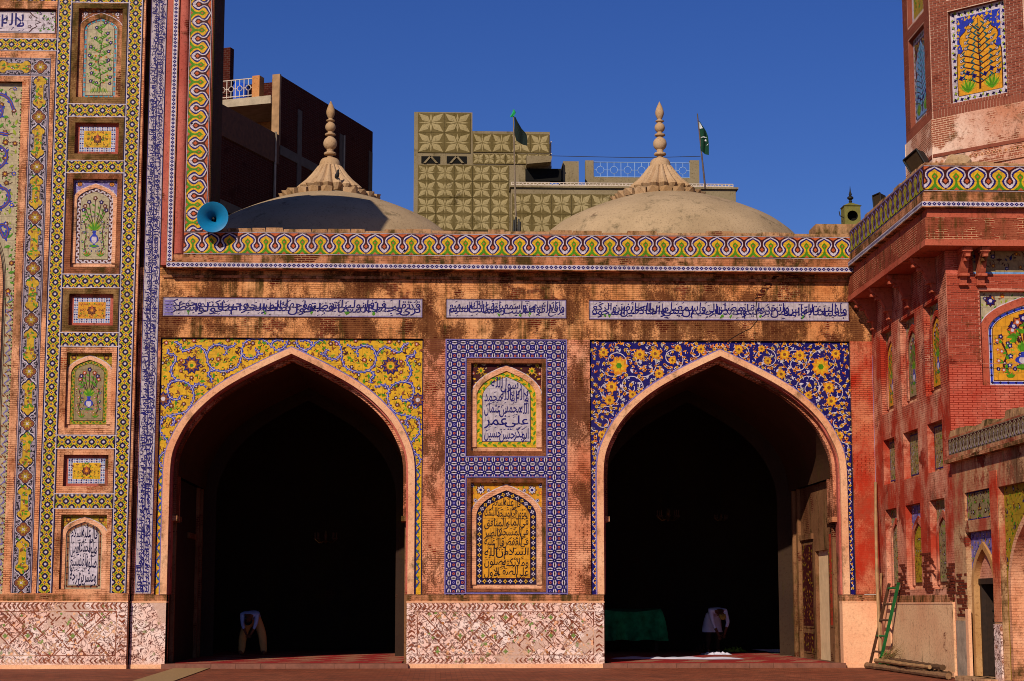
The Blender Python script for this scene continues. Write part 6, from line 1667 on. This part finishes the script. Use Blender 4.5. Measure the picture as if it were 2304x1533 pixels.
def c2(t):
    cloth_grid([(1571, 276), (1573, 295), (1575, 315), (1577, 340)], [(1574, 274), (1590, 296), (1594, 318), (1594, 351)], YFL, 10, .07, lambda i, j: M_FW if i < .22 and j < .6 else M_FG2, 'cloth', t)
    a = Art(front(YFL - .1)); c = PY(1583, 320, YFL - .1); r = .17
    pts = [(c.x + r * cos(q), c.z + r * 1.15 * sin(q)) for q in [radians(55 + 290 * k / 16) for k in range(17)]] + [(c.x + r * .35 + r * .74 * cos(q), c.z + r * .2 + r * .86 * sin(q)) for q in [radians(60 + 270 * k / 14) for k in range(14, -1, -1)]]
    a.slab(0, 0, 0, 0, 0, 0, M_FW) if False else None
    loop = pts; a.fill(loop, [], 0.0, M_FW); a.star(c.x + r * .42, c.z + r * .35, r * .3, r * .12, 5, 1, M_FW, .4); a.build('crescent_and_star', t)
flag((b1.x, YFL, b1.z), (t1.x, YFL, t1.z), c2, 'national_flag', 'dark green flag with white crescent and star on a leaning pole', plain('pole_painted', '#5c4a44', .6, .5, 14))
m = MB(); wl_ = [PY(px, py, 13.9) for px, py in ((1240, 351), (1330, 353), (1430, 355), (1500, 354), (1576, 352))]; m.tube([(p.x, 13.9, p.z) for p in wl_], .012, M_DKM, 4)
o = m.build('wire', None, (9, 13.9, 15)); tag(o, 'thin dark wire strung towards the leaning flagpole', 'wire')
# iron rods and birds
m = None
t = thing('iron_rods', 'cluster of dark iron rods standing up behind the parapet', 'iron rods', (2.3, 3, 11.1))
for px, top in ((1156, 495), (1160, 489), (1166, 493), (1169, 499)):
    P_ = PY(px, 516, 3.0); T_ = PY(px + 1, top, 3.0); m = MB(); m.tube([(P_.x, 3, 11.1), (P_.x, 3, P_.z), (T_.x, 3, T_.z)], [.03, .035, .028], M_DKM, 6); m.build('rod', t)
def pigeon(loc, yaw, label):
    t = thing('pigeon', label, 'bird', loc); M = Matrix.Rotation(yaw, 3, 'Z'); o = Vector(loc); mm = plain('pigeon_grey', '#2a2a30', .8, .2, 20)
    m = MB(); m.tube([o + M @ Vector(p) for p in ((-.17, 0, .02), (-.1, 0, .07), (0, 0, .1), (.07, 0, .15), (.1, 0, .2), (.115, 0, .24), (.14, 0, .25), (.17, 0, .235))], [.012, .05, .075, .06, .035, .036, .028, .006], mm, 10); m.build('body', t, smooth=True)
    m = MB()
    for e in (-.02, .02): m.tube([o + M @ Vector((0, e, .05)), o + M @ Vector((.01, e, -.03))], .008, mm, 4)
    m.build('legs', t)
P_ = PY(758, 398, 11.0); pigeon((P_.x, 11.05, P_.z - .05), radians(-70), 'dark pigeon perched on the fluted bell of the left dome')

# ------------------------------------------------------------------ ladder, poles and plants by the tower
M_LADG = plain('green_paint_wood', '#1f6a34', .7, .4, 9); M_LADB = plain('worn_brown_wood', '#5c3c28', .8, .4, 9); M_BAM = plain('bamboo', '#a07a52', .7, .35, 5, .2); M_BAMO = plain('old_bamboo', '#5c4028', .9, .5, 9, .4)
# ladder leaning on the tower's left face
yl0, yl1 = -.95, -1.5
t = thing('ladder', 'green and brown wooden ladder leaning on the tower beside bamboo poles', 'ladder', (10.9, -1.2, 0))
fa, fb = PZ(1956, 1503, 0.0), PZ(1977, 1506, 0.0); ta, tb = PX(2001, 1313, XW - .09), PX(2022, 1311, XW - .09)
for (f_, q), mm in (((fa, ta), M_LADB), ((fb, tb), M_LADG)):
    m = MB(); f_ = Vector(f_); q = Vector(q); d = (q - f_).normalized(); u = Vector((0, 1, 0)); w_ = d.cross(u).normalized() * .035; u = u * .025
    m.add([f_ - u - w_, f_ + u - w_, f_ + u + w_, f_ - u + w_, q - u - w_, q + u - w_, q + u + w_, q - u + w_], [(0, 3, 2, 1), (4, 5, 6, 7), (0, 1, 5, 4), (1, 2, 6, 5), (2, 3, 7, 6), (3, 0, 4, 7)], mm); m.build('rail', t)
for k in range(5):
    f_ = .2 + k * .185; a = Vector(fa).lerp(Vector(ta), f_); b = Vector(fb).lerp(Vector(tb), f_); m = MB(); m.tube([a, b], .028, M_LADG if k in (1, 4) else M_LADB, 6); m.build('rung', t)
def bamboo(pts, r, mat, name, label, group):
    m = MB(); pts = [Vector(p) for p in pts]; P_ = catmull([tuple(p) for p in pts], 8); rr = []
    Q = []
    for i, p in enumerate(P_):
        Q.append(p); k = r * (1 - .25 * i / len(P_)); rr.append(k * (1.22 if i % 4 == 0 else 1.0))
    m.tube(Q, rr, mat, 8); o = m.build(name, None, tuple(pts[0]), smooth=True); tag(o, label, 'pole', group); return o
def base_on_floor(px, py): return PZ(px, py, 0.0)
bt = PX(1970, 1085, XW - .06); bb = base_on_floor(1984, 1506); bm_ = Vector(bt).lerp(Vector(bb), .5) + Vector((-.02, .1, 0))
bamboo([bb, bm_, bt], .045, M_BAM, 'bamboo_pole', 'tall bamboo pole standing against the tower left of the ladder', 'bamboo poles at the tower')
bt = PX(1983, 1290, XW - .06); bb = base_on_floor(1979, 1503)
bamboo([bb, Vector(bt).lerp(Vector(bb), .5) + Vector((0, .06, 0)), bt], .035, M_BAM, 'bamboo_pole', 'short thin bamboo pole behind the ladder', 'bamboo poles at the tower')
LOG = [((10.86, -.75), (10.98, -7.7), .075, .075, plain('log_bark', '#8a6444', .9, .5, 9, .4), 'pale front log of the poles lying on the paving'), ((11.14, -2.2), (11.1, -7.3), .09, .09, M_BAMO, 'thick log against the wall among the poles on the paving'),
       ((11.02, -2.6), (11.06, -7.0), .075, .235, M_BAMO, 'short dark log on top of the poles on the paving'), ((10.88, -1.6), (10.93, -6.4), .05, .225, M_BAM, 'thin pale log on top of the pale front log')]
for i, (a, b, r, z, mm, lab) in enumerate(LOG):
    A = Vector((a[0], a[1], z)); B = Vector((b[0], b[1], z)); M_ = A.lerp(B, .5) + Vector((.03 * (-1) ** i, .0, .0))
    bamboo([A, A.lerp(M_, .5) + Vector((.015, 0, .008)), M_, M_.lerp(B, .5) + Vector((-.02, 0, 0)), B], r, mm, 'log', lab, 'logs lying by the tower')
# weed and dry twigs
c = Vector((11.12, -1.75, 0.0)); rng = random.Random(6)
t = thing('weed', 'small leafy green weed growing at the foot of the ladder', 'plant', (c.x, c.y, 0)); m = MB(); M_LEAF = plain('weed_leaf', '#3c8a1a', .7, .4, 20); st = MB()
for i in range(16):
    a = rng.uniform(0, 2 * pi); h = rng.uniform(.2, .5); r = rng.uniform(.02, .2); tip = Vector((c.x + r * cos(a), c.y + r * sin(a), h)); st.tube([(c.x, c.y, 0), (c.x + r * .3 * cos(a), c.y + r * .3 * sin(a), h * .5), tip], .006, M_LEAF, 4)
    for k in range(7):
        f_ = .3 + .1 * k; p = Vector((c.x, c.y, 0)).lerp(tip, f_); b = rng.uniform(0, 6.3); L = rng.uniform(.10, .17); d = Vector((cos(b), sin(b), rng.uniform(-.2, .5))) * L; q = Vector((-sin(b), cos(b), .2)) * L * .3
        m.face([p, p + d * .5 + q, p + d, p + d * .5 - q], M_LEAF)
st.build('stem', t); m.build('leaves', t)
c = Vector((11.0, -2.3, 0.0)); m = MB(); M_TW = plain('dry_twig', '#8a6a40', .9, .3)
for i in range(70):
    a = rng.uniform(-.4, 1.1); L = rng.uniform(.35, .75); p0 = Vector((c.x + rng.uniform(-.15, .1), c.y + rng.uniform(-.15, .15), .25 + rng.uniform(0, .06))); d = Vector((cos(a) * .35, -rng.uniform(.4, 1.0), .28 + .4 * sin(a) + rng.uniform(-.1, .15))) * L
    m.tube([p0, p0 + d * .5 + Vector((0, 0, .03)), p0 + d], [.006, .004, .002], M_TW, 3)
o = m.build('dry_brush', None, (c.x, c.y, 0)); tag(o, 'sheaf of dry twigs lying on the logs by the tower', 'brushwood')
# mat on the paving at the left
A, B, C_, D_ = (PZ(*q, 0.006) for q in ((395, 1503.5), (474, 1503.5), (392, 1533), (300, 1533)))
m = MB(); m.add([A, B, C_, D_] + [p + Vector((0, 0, .012)) for p in (A, B, C_, D_)], [(4, 5, 6, 7), (0, 1, 5, 4), (1, 2, 6, 5), (2, 3, 7, 6), (3, 0, 4, 7)], plain('jute_mat', '#9a7a50', .95, .3, 30, .4))
far = C_ + (C_ - B) * 2.2; far2 = D_ + (D_ - A) * 2.2
m.add([D_, C_, far, far2] + [p + Vector((0, 0, .012)) for p in (D_, C_, far, far2)], [(4, 5, 6, 7), (1, 2, 6, 5), (3, 0, 4, 7), (2, 3, 7, 6)], plain('jute_mat', '#9a7a50'))
o = m.build('jute_mat', None, tuple(D_)); tag(o, 'long tan jute runner laid on the paving in front of the left arch', 'mat')
# ------------------------------------------------------------------ things and people inside the right and left arches
def cloth_heap(name, cx, cy, lx, ly, h, mat, label, seed, rot=0.0, z=.13):
    rng = random.Random(seed); m = MB(); n, k = 28, 14; V = []
    ph = [rng.uniform(0, 6) for _ in range(6)]
    for j in range(k + 1):
        for i in range(n + 1):
            a, b = i / n * 2 - 1, j / k * 2 - 1
            edge = 1 + .1 * sin(5 * a + ph[0]) + .08 * sin(7 * b + ph[1])
            f = max(0, 1 - (abs(a) ** 4 + abs(b) ** 4) * .5)
            zz = h * f * (.45 + .3 * sin(9 * a + 3 * b + ph[2]) + .25 * sin(6 * b - 5 * a + ph[3]) + .12 * sin(21 * a + ph[4])) if 0 < i < n and 0 < j < k else 0
            x, y = a * lx / 2 * edge, b * ly / 2 * edge
            V.append((cx + x * cos(rot) - y * sin(rot), cy + x * sin(rot) + y * cos(rot), z + max(.004, zz)))
    m.add(V, [(j * (n + 1) + i, j * (n + 1) + i + 1, (j + 1) * (n + 1) + i + 1, (j + 1) * (n + 1) + i) for j in range(k) for i in range(n)], mat)
    o = m.build(name, None, (cx, cy, z), smooth=True); tag(o, label, 'cloth', None); return o
M_CW = plain('cotton_white', '#cfcbe0', .9, .08, 8); M_CY = plain('cloth_lime', '#8c9a2a', .9, .2, 8); M_CB = plain('cloth_brown', '#4a2c1c', .95, .3, 8)
A = PZ(1440, 1478, .13); B = PZ(1640, 1485, .13)
cloth_heap('white_sheet', (A.x + B.x) / 2 - .05, (A.y + B.y) / 2 - .3, 3.4, 1.5, .05, M_CW, 'white sheet spread on the red carpet in the right arch', 2, radians(-8))
P_ = PZ(1607, 1472, .13); cloth_heap('folded_cloth', P_.x, P_.y - .5, .8, .7, .09, M_CW, 'rumpled white cloth below the bending man in the cap', 3)
P_ = PZ(1652, 1466, .13); cloth_heap('green_cloth', P_.x, P_.y, .62, .9, .16, M_CY, 'small lime green cloth on the carpet right of the bending man', 4)
P_ = PZ(1580, 1466, .13); cloth_heap('bundle', P_.x, P_.y - .3, .55, .6, .26, M_CB, 'brown cloth bundle at the feet of the man in the cap', 5)
P_ = PZ(1812, 1474, .13); cloth_heap('red_cloth', P_.x, P_.y - .6, .55, .7, .32, plain('cloth_maroon', '#4c0c0c', .95, .3, 8), 'dark red cloth crumpled at the foot of the lit side wall', 6)
# draped bier
P_ = PZ(1360, 1462, .13); bx, by = P_.x, 10.6
t = thing('draped_bier', 'long stand covered with a green fringed cloth in the right arch', 'bier', (bx + .3, by, .13))
M_GC = plain('green_velvet', '#249860', .9, .7, 3); M_GD = plain('green_trim', '#0c4a30', .9, .4, 9)
m = MB(); x0, x1, y0, y1, zt = bx - 1.6, bx + 1.45, by - .5, by + .5, 1.42; ring_ = []
n = 120; per = []
for i in range(n):
    f = i / n * 4; sd = int(f); g_ = f - sd
    p = [(x0 + (x1 - x0) * g_, y0), (x1, y0 + (y1 - y0) * g_), (x1 - (x1 - x0) * g_, y1), (x0, y1 - (y1 - y0) * g_)][sd]
    per.append((p[0], p[1], (0, -1) if sd == 0 else (1, 0) if sd == 1 else (0, 1) if sd == 2 else (-1, 0)))
V = []
for lv, (z, am) in enumerate(((zt, 0), (zt - .06, .02), (zt - .35, .09), (zt - .65, .13), (zt - .92, .16))):
    for i, (x, y, nn) in enumerate(per):
        w_ = am * (sin(i * .9) + .5 * sin(i * .47 + 1)) + (.03 if lv else 0); V.append((x + nn[0] * w_, y + nn[1] * w_, z + (.02 * sin(i * .8) if lv == 4 else 0) + .05 * (lv == 0) * sin(i * .23)))
m.add(V, [(l * n + i, l * n + (i + 1) % n, (l + 1) * n + (i + 1) % n, (l + 1) * n + i) for l in range(4) for i in range(n)] + [tuple(range(n))], M_GC); m.build('cover', t, smooth=True)
for x in (x0 + .15, x1 - .15):
    for y in (y0 + .1, y1 - .1): m = MB(); m.box(x - .04, x + .04, y - .04, y + .04, .13, zt - .05, M_WOODD); m.build('leg', t)

M_SKIN = plain('skin', '#6a3c26', .6, .1, 8); M_HAIR = plain('hair', '#0c0a0a', .8, .2)
def person(loc, scale, yaw, parts, rad, bones, mats, tags, label, extras):
    t = thing('person', label, 'person', loc); M = Matrix.Rotation(yaw, 3, 'Z') * 1.0
    names = list(parts); co = [Vector(parts[n]) * scale for n in names]
    me = bpy.data.meshes.new('b'); me.from_pydata(co, [(names.index(a), names.index(b)) for a, b in bones], [])
    o = bpy.data.objects.new('b', me); COL.objects.link(o)
    o.modifiers.new('s', 'SKIN')
    for i, n_ in enumerate(names):
        r = rad[n_] if isinstance(rad[n_], tuple) else (rad[n_], rad[n_]); me.skin_vertices[0].data[i].radius = (r[0] * scale, r[1] * scale); me.skin_vertices[0].data[i].use_root = n_ == 'pelvis'
    s_ = o.modifiers.new('u', 'SUBSURF'); s_.levels = 2; s_.render_levels = 2
    ev = o.evaluated_get(bpy.context.evaluated_depsgraph_get()); m2 = bpy.data.meshes.new_from_object(ev)
    bpy.data.objects.remove(o)
    mb = MB(); cs = []
    for p in m2.polygons:
        c = p.center; k = min(range(len(co)), key=lambda i: (co[i] - c).length - .4 * (rad[names[i]][0] if isinstance(rad[names[i]], tuple) else rad[names[i]]))
        mb.face([Vector(loc) + M @ m2.vertices[i].co for i in p.vertices], mats[tags[names[k]]])
    def W(v): return Vector(loc) + M @ (Vector(v) * scale)
    for sd in ('l', 'r'):                                        # five fingers on each hand
        h = Vector(parts['hand_' + sd]); w_ = Vector(parts['wrist_' + sd]); d = (h - w_).normalized(); a = d.cross(Vector((0, 1, 0.2))).normalized()
        for k in range(4):
            b = h + a * (k - 1.5) * .02; L = (.07, .08, .076, .06)[k]; mb.tube([W(b), W(b + d * L * .5), W(b + d * L + Vector((0, -.02, 0)))], [.009 * scale, .0085 * scale, .006 * scale], mats['skin'], 6)
        b = h - d * .03 + a * .04 * (1 if sd == 'l' else -1); mb.tube([W(b), W(b + a * .03 * (1 if sd == 'l' else -1) + d * .03), W(b + a * .035 * (1 if sd == 'l' else -1) + d * .06)], [.01 * scale, .009 * scale, .007 * scale], mats['skin'], 6)
    bd = mb.build('body', t); bd.data.polygons.foreach_set('use_smooth', [True] * len(bd.data.polygons))
    bm = bmesh.new(); bm.from_mesh(bd.data); bmesh.ops.remove_doubles(bm, verts=bm.verts, dist=1e-4); bm.to_mesh(bd.data); bm.free()
    extras(t, W, scale); return t
BONES = [('pelvis', 'spine'), ('spine', 'chest'), ('chest', 'neck'), ('neck', 'head'), ('head', 'crown')] + [b for s in 'lr' for b in (('chest', 'shoulder_' + s), ('shoulder_' + s, 'elbow_' + s), ('elbow_' + s, 'wrist_' + s), ('wrist_' + s, 'hand_' + s), ('pelvis', 'hip_' + s), ('hip_' + s, 'knee_' + s), ('knee_' + s, 'ankle_' + s), ('ankle_' + s, 'toe_' + s))]
RAD = dict(pelvis=(.17, .14), spine=(.16, .13), chest=(.17, .13), neck=.06, head=(.085, .09), crown=(.075, .08))
for s in 'lr': RAD.update({'shoulder_' + s: .08, 'elbow_' + s: .052, 'wrist_' + s: .034, 'hand_' + s: (.042, .022), 'hip_' + s: .11, 'knee_' + s: .085, 'ankle_' + s: .06, 'toe_' + s: .04})
TAG = {n: 'shirt' for n in ('pelvis', 'spine', 'chest', 'shoulder_l', 'shoulder_r', 'elbow_l', 'elbow_r')}
TAG.update({n: 'skin' for n in ('neck', 'head', 'crown', 'wrist_l', 'wrist_r', 'hand_l', 'hand_r', 'toe_l', 'toe_r')}); TAG.update({n + s: 'trouser' for n in ('hip_', 'knee_', 'ankle_') for s in 'lr'})
def face_bits(t, W, k, head, down):
    h = Vector(head); m = MB(); M_EYE = plain('eye_dark', '#0c0806', .4, .1)
    m.tube([W(h + down * .02 + Vector((0, -.088, 0))), W(h + Vector((0, -.115, 0)) + down * .035)], [.012 * k, .016 * k], M_SKIN, 6); m.build('nose', t)
    for e in (-.033, .033): m = MB(); m.tube([W(h + Vector((e, -.082, 0))), W(h + Vector((e, -.092, 0)))], .011 * k, M_EYE, 6); m.build('eye', t)
    for e in (-.09, .09): m = MB(); m.tube([W(h + Vector((e, .0, .02))), W(h + Vector((e * 1.12, .01, -.03)))], .018 * k, M_SKIN, 6); m.build('ear', t)
    m = MB(); m.tube([W(h + Vector((-.025, -.08, 0)) + down * .06), W(h + Vector((.025, -.08, 0)) + down * .06)], .008 * k, plain('lip', '#4a2018', .6, .1), 5); m.build('mouth', t)
# man in a cap, bent over with both arms reaching down
P_ = PZ(1608, 1469, .13)
pa = dict(pelvis=(0, .18, .98), spine=(.0, .0, 1.13), chest=(.02, -.26, 1.16), neck=(.04, -.44, 1.09), head=(.05, -.54, 1.02), crown=(.055, -.62, .98),
          shoulder_l=(-.19, -.30, 1.12), elbow_l=(-.16, -.42, .80), wrist_l=(-.05, -.5, .52), hand_l=(-.02, -.52, .43), shoulder_r=(.22, -.30, 1.12), elbow_r=(.26, -.42, .82), wrist_r=(.15, -.5, .56), hand_r=(.12, -.52, .47),
          hip_l=(-.10, .17, .88), knee_l=(-.13, .12, .48), ankle_l=(-.14, .17, .09), toe_l=(-.15, .02, .035), hip_r=(.10, .17, .88), knee_r=(.13, .12, .48), ankle_r=(.14, .17, .09), toe_r=(.15, .02, .035))
def ex1(t, W, k):
    m = MB(); n = 16; c = Vector(pa['crown']); V = []
    for a, r, z in ((0, .095, -.02), (0, .094, .03), (0, .075, .065), (0, .03, .08)):
        for i in range(n): V.append(W(c + Vector((r * cos(2 * pi * i / n), -z * .75 - .0 + .03, 0)) + Vector((0, .35 * r * sin(2 * pi * i / n), r * sin(2 * pi * i / n)))))
    m.add(V, [(l * n + i, l * n + (i + 1) % n, (l + 1) * n + (i + 1) % n, (l + 1) * n + i) for l in range(3) for i in range(n)] + [tuple(range(3 * n, 4 * n))], plain('cap_knit', '#a8863c', .9, .2, 30)); m.build('cap', t, smooth=True)
    m = MB(); V = []; n = 24                                     # long shirt tail
    for z, rx, ry, y in ((1.06, .20, .16, .10), (.9, .235, .19, .16), (.72, .26, .2, .18), (.55, .285, .21, .17)):
        for i in range(n): a = 2 * pi * i / n; f = 1 + .05 * sin(5 * a + z * 9); V.append(W((rx * f * cos(a), y + ry * f * sin(a), z)))
    m.add(V, [(l * n + i, l * n + (i + 1) % n, (l + 1) * n + (i + 1) % n, (l + 1) * n + i) for l in range(3) for i in range(n)], M_SH2); m.build('shirt_tail', t, smooth=True)
    face_bits(t, W, k, pa['head'], Vector((0, -.3, -.95)))
M_SH2 = plain('shirt_lilac', '#d4d2f0', .9, .12, 8)
person((P_.x, P_.y, .13), 1.13, radians(8), pa, RAD, BONES, dict(skin=M_SKIN, shirt=M_SH2, trouser=plain('trouser_brown', '#3a2418', .9, .2)), TAG, 'man in lilac shirt and tan cap bending over cloths in the right arch', ex1)
# man bowing inside the left arch
P_ = PZ(565, 1474, .13)
pb = dict(pelvis=(0, .2, .98), spine=(0, .02, 1.10), chest=(0, -.27, 1.10), neck=(0, -.42, 1.0), head=(.01, -.48, .92), crown=(.015, -.54, .86),
          shoulder_l=(-.2, -.28, 1.05), elbow_l=(-.17, -.36, .80), wrist_l=(-.08, -.40, .60), hand_l=(-.04, -.42, .52), shoulder_r=(.2, -.28, 1.05), elbow_r=(.18, -.36, .80), wrist_r=(.09, -.40, .60), hand_r=(.05, -.42, .52),
          hip_l=(-.15, .2, .88), knee_l=(-.27, .15, .48), ankle_l=(-.30, .2, .09), toe_l=(-.32, .06, .035), hip_r=(.15, .2, .88), knee_r=(.27, .15, .48), ankle_r=(.30, .2, .09), toe_r=(.32, .06, .035))
def ex2(t, W, k):
    m = MB(); n = 16; c = Vector(pb['crown']); V = []
    for r, z in ((.1, -.06), (.105, .0), (.09, .05), (.03, .075)):
        for i in range(n): V.append(W(c + Vector((r * cos(2 * pi * i / n), .03 + .5 * r * sin(2 * pi * i / n) - z * .7, .02 + r * .85 * sin(2 * pi * i / n) - z * .4))))
    m.add(V, [(l * n + i, l * n + (i + 1) % n, (l + 1) * n + (i + 1) % n, (l + 1) * n + i) for l in range(3) for i in range(n)] + [tuple(range(3 * n, 4 * n))], M_HAIR); m.build('hair', t, smooth=True)
    face_bits(t, W, k, pb['head'], Vector((0, -.2, -.95)))
R2 = dict(RAD); R2.update(hip_l=.13, hip_r=.13, knee_l=.12, knee_r=.12, ankle_l=.10, ankle_r=.10)
T2 = dict(TAG); T2['pelvis'] = 'trouser'
person((P_.x, P_.y, .13), 1.1, radians(-6), pb, R2, BONES, dict(skin=M_SKIN, shirt=plain('shirt_blue', '#a8b4e0', .9, .12), trouser=plain('trouser_tan', '#d09a5c', .9, .15)), T2, 'man in pale blue top and loose tan trousers bowing in the left arch', ex2)

# chandeliers
M_BRASS = plain('brass', '#8a6430', .35, .2, 10, metal=.8); M_CAN = plain('candle_glass', '#6a4a3a', .3, .1)
def chandelier(px, py, Y, k, label):
    P_ = PY(px, py, Y); t = thing('chandelier', label, 'chandelier', (P_.x, Y, P_.z), 'hanging chandeliers'); c = Vector((P_.x, Y, P_.z))
    m = MB(); m.tube([c + Vector((0, 0, .25 * k)), Vector((c.x, c.y, 9.9))], .012, M_DKM, 5); m.build('chain', t)
    m = MB(); m.lathe([(.02 * k, -.16 * k), (.06 * k, -.1 * k), (.03 * k, 0), (.05 * k, .1 * k), (.015 * k, .25 * k)], tuple(c), M_BRASS, 10); m.build('stem', t)
    for i in range(8):
        a = 2 * pi * i / 8; d = Vector((cos(a), sin(a), 0)); m = MB(); m.tube([c + Vector((0, 0, -.06 * k)), c + d * .2 * k + Vector((0, 0, -.14 * k)), c + d * .34 * k + Vector((0, 0, -.02 * k))], .012 * k, M_BRASS, 5); m.build('arm', t)
        m = MB(); p = c + d * .34 * k; m.lathe([(.035 * k, -.02 * k), (.045 * k, .02 * k), (.02 * k, .03 * k), (.02 * k, .16 * k), (.005 * k, .2 * k)], tuple(p), M_CAN, 8); m.build('lamp', t)
chandelier(733, 1212, 11.5, 1.0, 'faint brass chandelier hanging inside the left arch'); chandelier(1503, 1162, 11.5, 1.0, 'faint brass chandelier nearer the left side of the right arch'); chandelier(1622, 1166, 12.5, .6, 'small brass chandelier right of the centre of the right arch')
